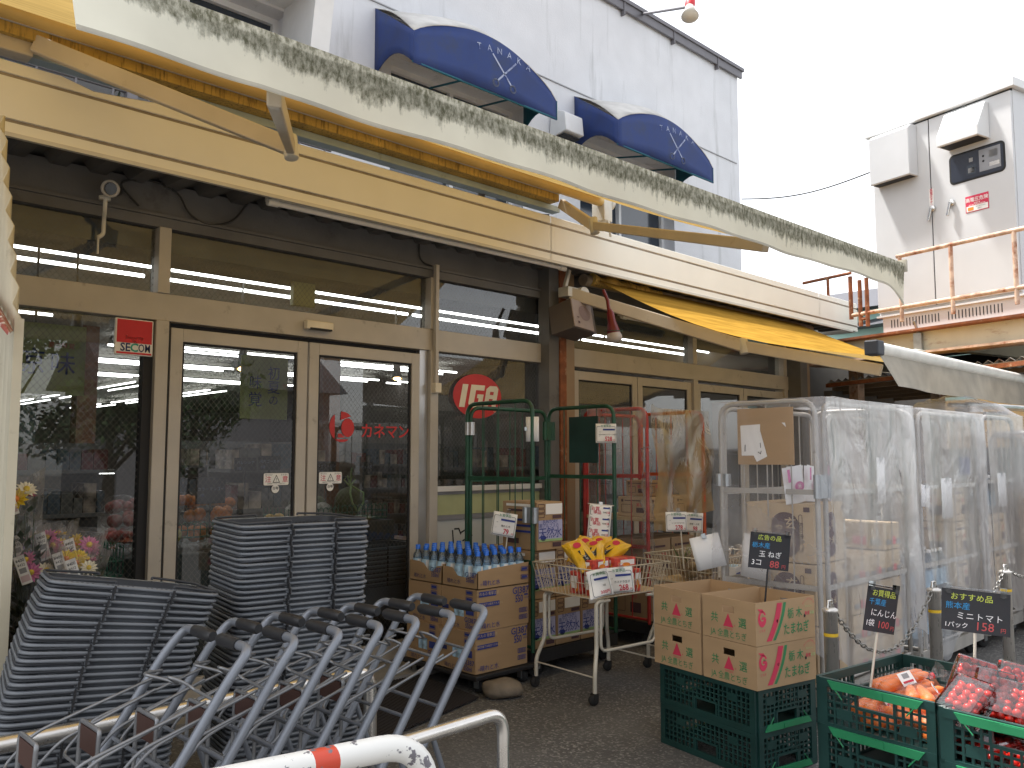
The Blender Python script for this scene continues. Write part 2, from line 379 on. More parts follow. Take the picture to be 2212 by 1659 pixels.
pbr('concrete', (.26, .25, .235), .85, 0, .15, 4, .2, 60)
pbr('stone', (.19, .155, .115), .85, 0, .35, 7, .5, 25)
pbr('wire_cream', (.62, .55, .42), .45, .1, .1, 8)
pbr('wagon_frame', (.66, .62, .52), .4, .1, .08, 7, dirt=((.13, .07, .04), .66, .74, 14))
pbr('plywood', (.55, .41, .24), .7, 0, .1, 5)
pbr('cap_blue', (.02, .17, .78), .4)
pbr('label_blue', (.38, .56, .72), .4, 0, .45, 30)
pbr('yellow_bag', (.72, .42, .02), .3, 0, .15, 12, .35, 18)
pbr('juice_red', (.55, .07, .05), .4, 0, .6, 26); pbr('juice_pale', (.62, .6, .62), .4, 0, .35, 22); pbr('juice_pink', (.6, .3, .45), .4, 0, .4, 20)
pbr('carrot', (.80, .20, .04), .45, 0, .12, 20, .15, 60, stretch=(1, 1, 6))
pbr('tomato', (.62, .022, .012), .16, 0, .15, 8)
pbr('orange', (.62, .20, .03), .5, 0, .15, 8); pbr('pear', (.50, .44, .12), .5, 0, .2, 8); pbr('melon', (.06, .085, .03), .5, 0, .5, 9, stretch=(3, 3, .6)); pbr('apple', (.30, .06, .05), .4, 0, .4, 8); pbr('greens', (.12, .17, .03), .6, 0, .4, 9); pbr('net_white', (.5, .5, .47), .8, 0, .3, 60); pbr('yellow_fruit', (.62, .38, .05), .5)
pbr('wood_brown', (.13, .055, .03), .6, 0, .25, 4, stretch=(1, 1, 6))
pbr('leaf', (.035, .055, .03), .6, 0, .4, 14); pbr('leaf_light', (.16, .25, .05), .5, 0, .3, 10)
pbr('tree_leaf', (.045, .085, .03), .6, 0, .5, 3)
pbr('bark', (.09, .07, .05), .9, 0, .3, 6)
pbr('pet_pink', (.62, .20, .38), .6, 0, .2, 20); pbr('pet_yellow', (.70, .52, .04), .6, 0, .2, 20); pbr('pet_white', (.74, .70, .55), .6, 0, .1, 20); pbr('pet_crimson', (.50, .02, .09), .6); pbr('pet_lilac', (.32, .2, .5), .6); pbr('tag_pink', (.66, .5, .5), .6)
pbr('veg_brown', (.30, .22, .11), .6, 0, .5, 16)
pbr('speaker_face', (.36, .29, .26), .75, 0, .08, 30); pbr('speaker_cone', (.25, .185, .18), .85, 0, .1, 60); pbr('speaker_box', (.12, .10, .09), .7)
pbr('lamp_red', (.16, .008, .012), .35); pbr('lamp_glass', (.5, .44, .40), .35)
pbr('camera_dark', (.06, .055, .055), .5); pbr('camera_ring', (.42, .40, .38), .45)
pbr('cable', (.03, .028, .025), .6)
pbr('chain', (.30, .29, .27), .35, .9, .2, 20)
pbr('tape_yellow', (.65, .42, .02), .5)
pbr('teal_wall', (.33, .50, .44), .85, 0, .05); pbr('roof_tile', (.06, .06, .07), .6, 0, .3, 12); pbr('fence_beige', (.62, .47, .27), .7, 0, .1, 3, dirt=((.2, .13, .08), .62, .75, 1.2, (1, 1, .2)))
pbr('corrugated', (.32, .31, .29), .6, .4, .25, 3, dirt=((.22, .08, .03), .55, .7, 3))
pbr('screen_cream', (.60, .55, .42), .55, 0, .06, 6, dirt=((.3, .26, .18), .6, .8, 7))
pbr('roof_red', (.32, .08, .06), .6, 0, .4, 14, dirt=((.75, .73, .7), .5, .6, 20))
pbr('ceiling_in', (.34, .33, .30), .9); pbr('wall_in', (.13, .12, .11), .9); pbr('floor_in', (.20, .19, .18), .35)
pbr('beam_in', (.15, .18, .21), .7)
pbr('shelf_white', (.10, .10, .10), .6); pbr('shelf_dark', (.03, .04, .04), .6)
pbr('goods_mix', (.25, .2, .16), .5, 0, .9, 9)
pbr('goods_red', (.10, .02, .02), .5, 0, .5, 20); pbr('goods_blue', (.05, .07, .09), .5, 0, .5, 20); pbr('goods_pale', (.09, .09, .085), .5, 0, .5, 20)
pbr('poster_green', (.42, .47, .22), .7, 0, .3, 3); pbr('poster_blue', (.25, .36, .5), .7, 0, .3, 3)
pbr('house_wall', (.30, .30, .32), .9, 0, .08); pbr('house_dark', (.07, .07, .08), .9); pbr('awning_brown', (.10, .07, .05), .8)
pbr('pot_clay', (.28, .10, .05), .8)
pbr('panel_green', (.46, .48, .25), .5); pbr('panel_white', (.55, .56, .53), .5, 0, .06, 4, dirt=((.03, .03, .03), .665, .69, 5))
glass('pane', (.74, .77, .76), wire=1); glass('pane_plain', (.62, .68, .68)); glass('clear', (.9, .93, .95)); glass('pack_clear', (.93, .93, .93), rough=.08)
film('cover_film', (.86, .87, .91), .25, .18, 1.5, .18, (1, 1, .6))
film('cover_film_tan', (.62, .45, .22), .46, .24, 2.4, .22, (1, 1, .6))
film('cello', (.85, .86, .88), .10, .10, 9, .30)
film('bag_film', (.88, .86, .84), .04, .05, 9, .10, rough=.12)
film('tan_cello', (.45, .32, .18), .30, .22, 14, .3)
emis('tube_light', (1, 1, .98), 4.0); emis('bulb_warm', (1, .62, .25), 4.0)
def bottle_mat():
    m, n, o = nodes('bottle_clear')
    tr = N(n, 'ShaderNodeBsdfTransparent'); tr.inputs[0].default_value = (.80, .88, .95, 1)
    g = N(n, 'ShaderNodeBsdfGlossy', Roughness=.08); fr = N(n, 'ShaderNodeLayerWeight', Blend=.35)
    mx = N(n, 'ShaderNodeMixShader'); L(n, fr.outputs['Fresnel'], mx.inputs[0]); df = N(n, 'ShaderNodeBsdfDiffuse'); df.inputs[0].default_value = (.50, .66, .80, 1); m0 = N(n, 'ShaderNodeMixShader', Fac=.12); L(n, tr.outputs[0], m0.inputs[1]); L(n, df.outputs[0], m0.inputs[2]); L(n, m0.outputs[0], mx.inputs[1]); L(n, g.outputs[0], mx.inputs[2]); L(n, mx.outputs[0], o.inputs[0]); MT['bottle_clear'] = m
bottle_mat()
# stained off-white valance, mould along its top band (z measured on the thing itself)
def mould(n, tc, z0=.02, z1=-.03):
    sp = N(n, 'ShaderNodeSeparateXYZ'); L(n, tc.outputs['Object'], sp.inputs[0])
    mp = N(n, 'ShaderNodeMapping'); mp.inputs['Scale'].default_value = (26, 3, 3.2); L(n, tc.outputs['Object'], mp.inputs[0])
    st = N(n, 'ShaderNodeTexNoise', Scale=1, Detail=6, Roughness=.7); L(n, mp.outputs[0], st.inputs['Vector'])
    m2 = N(n, 'ShaderNodeMapping'); m2.inputs['Scale'].default_value = (1.1, 1, .5); L(n, tc.outputs['Object'], m2.inputs[0])
    bz = N(n, 'ShaderNodeTexNoise', Scale=1.4, Detail=2); L(n, m2.outputs[0], bz.inputs['Vector'])
    g = N(n, 'ShaderNodeMapRange'); g.inputs[1].default_value = -.165; g.inputs[2].default_value = -.035; g.inputs[3].default_value = 0; g.inputs[4].default_value = 1; at = N(n, 'ShaderNodeAttribute'); at.attribute_name = 'drop'; L(n, at.outputs['Fac'], g.inputs[0])
    g3 = mathn(n, 'POWER', g.outputs[0], 2.0)
    m3 = N(n, 'ShaderNodeMapping'); m3.inputs['Scale'].default_value = (34, 20, 26); L(n, tc.outputs['Object'], m3.inputs[0])
    sp2 = N(n, 'ShaderNodeTexNoise', Scale=1, Detail=5, Roughness=.7); L(n, m3.outputs[0], sp2.inputs['Vector'])
    a = mathn(n, 'ADD', mathn(n, 'MULTIPLY', g3, 1.05), mathn(n, 'MULTIPLY', mathn(n, 'SUBTRACT', st.outputs['Fac'], .5), 1.25))
    a = mathn(n, 'ADD', a, mathn(n, 'MULTIPLY', mathn(n, 'SUBTRACT', bz.outputs['Fac'], .5), .7))
    a = mathn(n, 'ADD', a, mathn(n, 'MULTIPLY', mathn(n, 'SUBTRACT', sp2.outputs['Fac'], .5), .9))
    # less mould at the left end
    gx = N(n, 'ShaderNodeMapRange'); gx.inputs[1].default_value = -2.5; gx.inputs[2].default_value = -1.7; gx.inputs[3].default_value = -.45; gx.inputs[4].default_value = 0; L(n, sp.outputs[0], gx.inputs[0])
    a = mathn(n, 'ADD', a, gx.outputs[0])
    r = N(n, 'ShaderNodeMapRange'); r.inputs[1].default_value = .32; r.inputs[2].default_value = .62; r.inputs[3].default_value = 0; r.inputs[4].default_value = .92; L(n, a, r.inputs[0])
    m4 = N(n, 'ShaderNodeMapping'); m4.inputs['Scale'].default_value = (55, 20, 30); L(n, tc.outputs['Object'], m4.inputs[0])
    s4 = N(n, 'ShaderNodeTexNoise', Scale=1, Detail=7, Roughness=.75); L(n, m4.outputs[0], s4.inputs['Vector'])
    q = N(n, 'ShaderNodeMapRange'); q.inputs[1].default_value = .66; q.inputs[2].default_value = .40; q.inputs[3].default_value = .42; q.inputs[4].default_value = 1; L(n, s4.outputs['Fac'], q.inputs[0])
    return mathn(n, 'MULTIPLY', r.outputs[0], q.outputs[0])
cloth('valance', (.84, .81, .67), (.97, .95, .85), .28, .07, 4, stain=mould, stretch=(1, 1, 1))
cloth('valance_grey', (.60, .57, .50), (.60, .57, .48), .45, .15, 5)
cloth('awning_yellow', (.60, .34, .06), (.35, .24, .085), .5, .22, 2.5, stretch=(1, 6, 1))
def asphalt():
    m, n, o = nodes('asphalt'); b = N(n, 'ShaderNodeBsdfPrincipled', Roughness=.85)
    tc = N(n, 'ShaderNodeTexCoord')
    v = N(n, 'ShaderNodeTexVoronoi', Scale=85); L(n, tc.outputs['Object'], v.inputs['Vector'])
    nz = N(n, 'ShaderNodeTexNoise', Scale=60, Detail=6, Roughness=.7); L(n, tc.outputs['Object'], nz.inputs['Vector'])
    n2 = N(n, 'ShaderNodeTexNoise', Scale=1.3, Detail=6, Roughness=.6); L(n, tc.outputs['Object'], n2.inputs['Vector'])
    sep = N(n, 'ShaderNodeSeparateColor'); L(n, v.outputs['Color'], sep.inputs[0])
    st = ramp(n, sep.outputs[0], .62, .95, (.080, .078, .075, 1), (.36, .345, .32, 1))
    c = mixc(n, ramp(n, nz.outputs['Fac'], .42, .62), st, (.078, .073, .067))
    c = mixc(n, ramp(n, n2.outputs['Fac'], .35, .75), c, (.128, .125, .12))
    L(n, c, b.inputs['Base Color'])
    bp = N(n, 'ShaderNodeBump', Strength=.7, Distance=.006); L(n, v.outputs['Distance'], bp.inputs['Height']); L(n, bp.outputs[0], b.inputs['Normal'])
    L(n, b.outputs[0], o.inputs[0]); MT['asphalt'] = m
asphalt()
def chipped():
    m, n, o = nodes('chipped_paint'); b = N(n, 'ShaderNodeBsdfPrincipled', Roughness=.4)
    tc = N(n, 'ShaderNodeTexCoord'); a = N(n, 'ShaderNodeTexNoise', Scale=26, Detail=8, Roughness=.65); L(n, tc.outputs['Object'], a.inputs['Vector'])
    sp = N(n, 'ShaderNodeSeparateXYZ'); L(n, tc.outputs['Object'], sp.inputs[0])
    f = ramp(n, a.outputs['Fac'], .565, .585)
    red = mathn(n, 'MULTIPLY', mathn(n, 'GREATER_THAN', sp.outputs[0], .918), mathn(n, 'LESS_THAN', sp.outputs[0], .968))
    c = mixc(n, red, (.80, .79, .75), (.62, .07, .035)); c = mixc(n, f, c, (.17, .16, .18))
    L(n, c, b.inputs['Base Color']); L(n, b.outputs[0], o.inputs[0]); MT['chipped_paint'] = m
chipped()
# ================================================================ ground
tag(MB().grid(lambda u, v: (-60+140*u, -60+140*v, 0), 1, 1, smooth=False).build('ground', 'asphalt'), kind='structure')
g = MB(); g.box(-2.5, 12, 4.42, 4.80, .0, .035)
tag(g.build('path', 'concrete'), kind='structure')
YF = 4.8
# ================================================================ the shop
shop = thing('shop_building', 'single storey shop front with cream metal frames, glass bays and a deep cream fascia', 'shop', (0, 0, 0))
XM = [-2.2, -.15, 1.887, 3.877, 5.0]       # left run of mullions
m = MB()
m.box(-2.2, 4.96, YF-.03, YF+.09, 2.167, 2.322); m.box(5.31, 9.05, YF-.03, YF+.09, 2.167, 2.322)
m.build('header_beam', 'cream_frame', shop, bevel=.004)
m = MB()
m.box(-2.2, 4.96, YF-.02, YF+.06, 2.70, 2.757); m.box(5.31, 9.05, YF-.02, YF+.06, 2.70, 2.757)
m.box(-2.2, 9.05, YF-.035, YF+.06, 2.758, 2.775)
m.build('top_rail', 'wall_grey', shop)
for x in (-.15, 1.887, 3.84, 7.156, 8.97):
    m = MB(); m.box(x-.036, x+.036, YF-.045, YF+.075, .035, 2.166); m.box(x-.034, x+.034, YF-.04, YF+.07, 2.323, 2.699)
    m.build('mullion', 'cream_frame', shop, bevel=.003)
m = MB(); m.box(-2.2, 9.05, YF+.0, YF+.12, 2.776, 2.96); m.build('upper_wall', 'wall_grey', shop)
m = MB(); m.box(1.923, 1.94, YF-.02, YF+.05, .035, 2.166); m.box(1.94, 3.80, YF+.03, YF+.06, 2.14, 2.166)
m.build('door_track', 'dark', shop)
# window panes
for x0, x1 in ((-.11, 1.85), (1.925, 3.80), (3.88, 4.95), (5.33, 7.12), (7.19, 8.93)):
    m = MB(); m.add([(x0, YF+.02, 2.323), (x1, YF+.02, 2.323), (x1, YF+.02, 2.699), (x0, YF+.02, 2.699)], [(0, 1, 2, 3)])
    m.build('transom_pane', 'pane', shop)
m = MB(); m.add([(-.11, YF+.02, .30), (1.85, YF+.02, .30), (1.85, YF+.02, 2.166), (-.11, YF+.02, 2.166)], [(0, 1, 2, 3)]); m.build('window_pane', 'pane', shop)
m = MB(); m.box(1.80, 1.85, YF-.01, YF+.05, .30, 2.166); m.build('window_frame', 'dark', shop)
m = MB(); m.box(-2.2, 1.85, YF-.02, YF+.09, .035, .30); m.build('plinth', 'wall_grey', shop)
m = MB(); m.add([(3.88, YF+.02, 1.19), (4.95, YF+.02, 1.19), (4.95, YF+.02, 2.166), (3.88, YF+.02, 2.166)], [(0, 1, 2, 3)]); m.build('window_pane', 'pane', shop)
m = MB(); m.box(3.878, 4.96, YF-.035, YF+.07, 1.155, 1.19); m.build('window_sill', 'white_paint', shop)
m = MB(); m.box(3.878, 4.96, YF-.005, YF+.05, .985, 1.13); m.build('sill_panel', 'panel_green', shop)
m = MB(); m.box(3.878, 4.96, YF-.018, YF+.05, .95, .984); m.box(3.878, 4.96, YF-.012, YF+.05, 1.131, 1.154); m.build('sill_trim', 'blade_grey', shop)
m = MB(); m.box(3.878, 4.96, YF-.003, YF+.05, .035, .949); m.build('lower_panel', 'panel_white', shop)
# doors
def leaf(x0, x1, y, handle_right=False):
    m = MB(); f = .07
    m.box(x0, x0+f, y-.02, y+.02, .04, 2.135); m.box(x1-f, x1, y-.02, y+.02, .04, 2.135)
    m.box(x0+f, x1-f, y-.02, y+.02, 2.06, 2.135); m.box(x0+f, x1-f, y-.02, y+.02, .04, .16)
    d = m.build('sliding_door', 'cream_frame', shop, bevel=.003)
    q = MB(); q.add([(x0+f, y, .16), (x1-f, y, .16), (x1-f, y, 2.06), (x0+f, y, 2.06)], [(0, 1, 2, 3)]); q.build('door_pane', 'pane', d)
    q = MB(); q.box(x0+f, x0+f+.014, y-.008, y+.008, .16, 2.06); q.box(x1-f-.014, x1-f, y-.008, y+.008, .16, 2.06); q.box(x0+f+.014, x1-f-.014, y-.008, y+.008, 2.048, 2.06); q.build('gasket', 'dark', d)
    return d
D1 = leaf(1.945, 2.822, YF+.0); D2 = leaf(2.836, 3.725, YF+.0)
leaf(5.36, 6.24, YF+.0); leaf(6.25, 7.11, YF+.0); leaf(7.2, 8.08, YF+.0); leaf(8.09, 8.93, YF+.0)
m = MB(); m.box(3.73, 3.80, YF-.01, YF+.05, .035, 2.166); m.build('door_jamb', 'alu', shop)
# 注意 stickers and 自動 discs on the door leaves
def caution(P, par):
    fr = frame(P, (1, 0, 0), (0, 0, 1), .004)
    q = INK(); q.p(fr, rrect(-.088, .088, -.04, .04, .01), 1); q.p(fr, rrect(-.085, .085, -.037, .037, .009), 0, .0006)
    f2 = frame(P, (1, 0, 0), (0, 0, 1), .0055)
    q.t(f2, -.055, -.003, '注', .042, 2, bold=.02); q.t(f2, .06, -.003, '意', .042, 2, bold=.02)
    q.ring(f2, [(-.022, -.02), (.022, -.02), (0, .024)], .004, 1); q.t(f2, 0, -.004, '!', .03, 1, bold=.02)
    q.t(f2, -.05, .027, '走らない', .013, 1); q.t(f2, .055, .027, '止らない', .013, 1); q.t(f2, 0, -.028, '自動開閉ドアです ご注意下さい', .0085, 1)
    q.build('caution_sticker', ['card', 'black_ink', 'red_ink'], par)
def auto(P, par):
    fr = frame(P, (1, 0, 0), (0, 0, 1), .004); q = INK(); q.p(fr, ell(0, 0, .03, .03), 1); q.p(fr, ell(0, 0, .026, .026), 0, .0006)
    q.t(frame(P, (1, 0, 0), (0, 0, 1), .0055), 0, .003, '自動', .021, 1, bold=.02); q.build('automatic_sticker', ['card', 'black_ink'], par)
caution(PY(596, 1035, YF), D1); auto(PY(594, 1056, YF), D1); caution(PY(713, 1032, YF), D2); auto(PY(712, 1052, YF), D2)
# red shop logo and カネマン on the right leaf
q = INK(); P = PY(738, 922, YF); fr = frame(P, (1, 0, 0), (0, 0, 1), .004)
r = .088
def arcband(r0, r1, a0, a1, k=10): return [(r1*math.cos(R(a0+(a1-a0)*i/k)), r1*math.sin(R(a0+(a1-a0)*i/k))) for i in range(k+1)]+[(r0*math.cos(R(a1-(a1-a0)*i/k)), r0*math.sin(R(a1-(a1-a0)*i/k))) for i in range(k+1)]
q.p(fr, [(-.055, .075)]+ell(0, 0, .095, .1, 12, R(128), R(232))+[(-.055, -.075)])
q.p(fr, [(-.012, .045)]+ell(0, 0, .095, .1, 8, R(95), R(45))+[(.02, .055)])
q.p(fr, ell(.045, -.005, .05, .062, 20)); q.p(fr, [(-.03, -.045), (-.005, -.045), (.025, -.07), (-.03, -.07)])
q.p(fr, [(-.06, -.082)]+ell(0, 0, .095, .1, 8, R(235), R(300))+[(.05, -.082)])
q.t(frame(PY(832, 934, YF), (1, 0, 0), (0, 0, 1), .004), 0, 0, 'カネマン', .105, 0, bold=.05, sp=.93, res=3)
o = q.build('shop_name_decal', 'decal_red'); tag(o, 'red カネマン shop name and round emblem stuck on the right glass door', 'decal')
# IGA oval
fr = frame(PY(1031, 856, YF), (1, 0, 0), (0, 0, 1), .0)
q = INK(); q.p(fr, ell(0, 0, .245, .168, 40), 0); f2 = frame(PY(1031, 856, YF), (1, 0, 0), (0, 0, 1), .002)
sk = .22
def sh(pts): return [(x+y*sk, y) for x, y in pts]
q.p(f2, sh([(-.17, -.088), (-.115, -.088), (-.115, .085), (-.17, .085)]), 1)
G_ = [(-.085, .085), (.055, .085), (.055, .045), (-.03, .045), (-.03, -.048), (.01, -.048), (.01, -.015), (-.008, -.015), (-.008, .015), (.055, .015), (.055, -.088), (-.055, -.088), (-.085, -.06)]
q.p(f2, sh(G_), 1)
q.p(f2, sh([(.075, -.088), (.118, -.088), (.118, .04), (.155, .04), (.155, .015), (.118, .015), (.118, -.015), (.155, -.015), (.155, -.088), (.198, -.088), (.198, .065), (.175, .085), (.105, .085), (.075, .06)]), 1)
q.ring(f2, ell(.175, -.105, .012, .012, 12), .003, 1); q.t(f2, .175, -.105, 'R', .016, 1)
o = q.build('oval_decal', ['decal_red', 'decal_cream']); tag(o, 'red oval decal with cream IGA letters on the window by the rusty column', 'decal')
o.location.y = -.006
# security sign
t = thing('security_sign', 'red and white Security by SECOM plate at the top of the left window', 'sign', PY(289, 729, YF-.02))
q = INK(); fr = frame((0, 0, 0), (1, 0, 0), (0, 0, 1), .012)
m = MB(); m.box(-.102, .102, -.01, .01, -.10, .10); m.build('plate', 'card', t, bevel=.004)
q.r(fr, -.094, .094, -.033, .094, 0); q.r(fr, -.094, .094, -.094, -.084, 0)
q.t(fr, 0, -.003, 'Security', .03, 1); q.t(fr, 0, -.023, 'by', .024, 1)
q.t(fr, -.020, -.060, 'SE', .062, 2, bold=.06, sx=.92, align='RIGHT'); q.t(fr, .0, -.060, 'C', .064, 3, bold=.08); q.t(fr, .021, -.060, 'OM', .062, 2, bold=.03, sx=.68, align='LEFT')
q.build('lettering', ['red_sign', 'card', 'navy_ink', 'teal_ink'], t)
# door sensor
t = thing('door_sensor', 'cream automatic door sensor box on the header beam', 'sensor', PY(685, 705, YF-.035))
m = MB(); m.box(-.098, .098, -.045, 0, -.028, .028); m.build('housing', 'decal_cream', t, bevel=.008)
m = MB(); m.box(-.075, .085, -.047, -.02, -.029, -.018); m.build('lens', 'dark', t)
# scribbles on the lower white panel
q = INK(); fr = frame((4.05, YF-.003, .82), (1, 0, 0), (0, 0, 1), .0015)
for pts in ([(0, .05), (.01, -.04)], [(.08, .03), (.13, .05)], [(.1, -.03), (.19, .005)], [(0, -.12), (.13, -.09)], [(.02, -.24), (.06, -.2), (.12, -.16)], [(.02, .06), (.06, .06), (.08, .02)]): q.line(fr, pts, .012, 0)
o = q.build('scuff_marks', 'black_ink', shop)
# columns
t = thing('steel_column', 'grey steel column with a rust red face against a mottled plaster pier', 'column', (0, 0, 0))
m = MB(); m.box(4.96, 5.075, 4.68, 4.80, .0, 2.96); m.build('flange', 'wall_grey', t)
m = MB(); m.box(5.0755, 5.15, 4.665, 4.79, .0, 2.955); m.build('rusty_flange', 'rust', t)
m = MB(); m.box(5.151, 5.31, 4.72, 4.9, .0, 2.96); m.build('pier', 'cardboard_dull', t)
t = thing('end_column', 'brown steel column at the far right end of the shop front', 'column', (9.05, 0, 0))
m = MB(); m.box(0, .16, 4.62, 4.9, 0, 2.9); m.build('shaft', 'wall_grey', t); m = MB(); m.box(.165, .30, 4.66, 4.86, 0, 2.9); m.build('pier', 'cardboard_dull', t)
# side wall, roof deck, soffit, fascia
for a_, b_ in ((9.05, 9.06), (-2.3, -2.2)): m = MB(); m.box(a_, b_, 4.9, 14 if a_ > 0 else 26, 0, 2.95); m.build('side_wall', 'wall_in', shop)
m = MB()
x = -2.4
while x < 9.9:
    for a, b, za, zb in ((0, .05, 2.95, 2.95), (.05, .085, 2.95, 2.905), (.085, .165, 2.905, 2.905), (.165, .2, 2.905, 2.95)):
        m.add([(x+a, 4.40, za+.03), (x+b, 4.40, zb+.03), (x+b, 4.80, zb+.03), (x+a, 4.80, za+.03)], [(0, 1, 2, 3)])
    x += .2
m.build('soffit', 'deck_steel', shop)
m = MB(); m.box(-2.4, 9.9, 4.42, 6.0, 2.985, 3.03); m.build('canopy_roof', 'deck_steel', shop)
m = MB(); m.box(-2.4, 9.9, 4.375, 4.40, 2.885, 2.905); m.build('fascia_edge', 'offwhite', shop)
def fascia(x0, x1):
    m = MB()
    def wob(x): return .012*math.sin(x*9)*math.exp(-((x-1.35)/.25)**2)
    k = max(2, int((x1-x0)/.15))
    prof = [(4.385, 2.906), (4.385, 2.955), (4.393, 2.957), (4.393, 2.972), (4.383, 2.974), (4.383, 3.170), (4.393, 3.173), (4.393, 3.188), (4.386, 3.19), (4.388, 3.245), (4.40, 3.252)]
    for i, (a, b) in enumerate(zip(prof[:-1], prof[1:])):
        mt = 1 if i in (1, 2, 5, 6) else 0
        for j in range(k):
            xa, xb = x0+(x1-x0)*j/k, x0+(x1-x0)*(j+1)/k
            dent = lambda x, z: (-.0 if z < 3.2 else -.05*math.exp(-((x-1.42)/.09)**2))
            m.add([(xa, a[0], a[1]+dent(xa, a[1])), (xb, a[0], a[1]+dent(xb, a[1])), (xb, b[0], b[1]+dent(xb, b[1])), (xa, b[0], b[1]+dent(xa, b[1]))], [(0, 1, 2, 3)], mt)
    m.box(x0, x1, 4.401, 4.418, 2.906, 3.2, 0)
    return m.build('fascia_panel', ['fascia_paint', 'fascia_groove'], shop)
XJ = PY(1190, 510, 4.385).x; XJ2 = PY(1770, 660, 4.385).x; XE = PY(1852, 690, 4.385).x
fascia(-2.4, XJ-.003); fascia(XJ+.003, XJ2-.003); fascia(XJ2+.003, XE)
m = MB(); m.box(XE-.02, XE, 4.42, 6, 2.9, 3.25); m.build('fascia_return', 'fascia_paint', shop)
# ---- things on the wall under the soffit
t = thing('security_camera', 'dark tube shaped outdoor camera clamped below the soffit above the left window', 'camera', PY(240, 408, 4.62))
m = MB(); dr = V((-.45, -.86, -.25)).normalized(); m.lathe([(.0, -.14), (.036, -.14), (.04, -.06), (.042, .02)], 16, (0, 0, 0), dr); m.build('body', 'camera_dark', t)
m = MB(); m.lathe([(.033, .0), (.033, .03), (.046, .03), (.046, .012), (.042, .0)], 20, (0, 0, 0), dr); m.build('hood_ring', 'camera_ring', t)
m = MB(); m.lathe([(0, .0), (.033, .0)], 16, (0, 0, 0), dr); m.build('lens', 'window_dark', t)
m = MB(); m.tube(fillet([(-.01, .05, -.0), (-.01, .05, -.10), (.01, .12, -.13), (.01, .12, -.22), (-.015, .12, -.24)], .03), .011, 8); m.tube([(-.015, .12, -.23), (-.015, .12, -.33)], .006, 6); m.lathe([(.0, 0), (.03, .0), (.03, .02), (0, .02)], 12, (-.01, .06, -.05), (0, 0, 1)); m.build('clamp', 'offwhite', t)
pts = [(300, 445), (262, 400), (290, 388), (345, 395), (385, 420), (410, 462), (450, 485), (500, 478), (530, 445), (545, 425)]
pp = [PY(a, b, 4.77) for a, b in pts]; sm = []
for i in range(len(pp)-1):
    for j in range(6):
        tt = j/6; p0, p1, p2, p3 = pp[max(i-1, 0)], pp[i], pp[i+1], pp[min(i+2, len(pp)-1)]
        sm.append(.5*((2*p1)+(p2-p0)*tt+(2*p0-5*p1+4*p2-p3)*tt*tt+(3*p1-p0-3*p2+p3)*tt**3))
m = MB(); m.tube(sm, .006, 6); tag(m.build('camera_cable', 'cable'), 'dark cable looping along the grey wall from the tube camera', 'cable')
def batten(nm, lab, a, b):
    t = thing(nm, lab, 'light fitting', a); d = b-a
    m = MB(); m.obox(d/2+V((0, .02, .03)), d, (0, .075, 0), (0, 0, .03)); m.build('housing', 'offwhite', t)
    m = MB(); m.tube([d*.02+V((0, 0, 0)), d*.98], .016, 10); m.build('tube', 'paper', t)
    m = MB(); n = d.normalized(); m.tube([d*.0-n*.015, d*.0+n*.05], .022, 10); m.tube([d-n*.05, d+n*.015], .022, 10); m.build('end_cap', 'white_paint', t)
batten('strip_light', 'long unlit strip light fixed along the underside of the cream fascia', PY(583, 437, 4.45), PY(1218, 580, 4.45))
batten('strip_light', 'short unlit strip light behind the red hanging lamp', PY(1345, 684, 4.62), PY(1500, 716, 4.62))
t = thing('cable_conduit', 'cream conduit with a switch box running down beside the right door', 'conduit', (PY(941, 700, 4.75).x, 4.74, 0))
m = MB(); m.box(-.014, .014, -.012, .02, 1.93, 2.79); m.build('trunking', 'cream_frame', t)
m = MB(); m.box(-.028, .028, -.03, .02, 1.86, 1.93); m.build('switch_box', 'decal_cream', t, bevel=.004)
m = MB(); m.tube(fillet([(-.13, .045, 2.93), (-.13, .045, 2.84), (-.09, .045, 2.80), (-.01, .045, 2.79)], .04), .006, 6); m.build('lead', 'cable', t)
# speaker
SP = PY(1258, 683, 4.45)
t = thing('wall_speaker', 'square pinkish grey loudspeaker tilted down on the rusty column', 'speaker', SP); t.rotation_euler = (R(-16), R(6), R(-2))
m = MB(); m.prism([(-.13, .12, .15), (-.13, .02, -.17), (-.13, .0, .15)][:0] or [(-.125, -.0, -.125), (-.125, -.0, .125), (-.17, .2, .12), (-.17, .2, -.12)], (.27, 0, 0)); m.build('cabinet', 'speaker_box', t)
m = MB(); m.box(-.125, .105, -.016, .0, -.12, .125); m.build('front_panel', 'speaker_face', t, bevel=.006)
m = MB(); m.lathe([(0, 0), (.066, 0)], 28, (.01, -.0185, .02), (0, -1, 0)); m.build('cone', 'speaker_cone', t)
q = INK(); fr = frame((0, -.0175, 0), (1, 0, 0), (0, 0, 1)); q.r(fr, -.08, -.06, -.085, -.065, 0); q.line(fr, [(-.085, -.03), (-.06, -.03)], .006, 0); q.line(fr, [(-.075, -.03), (-.078, -.045)], .005, 0); q.build('badge', 'brown_ink', t)
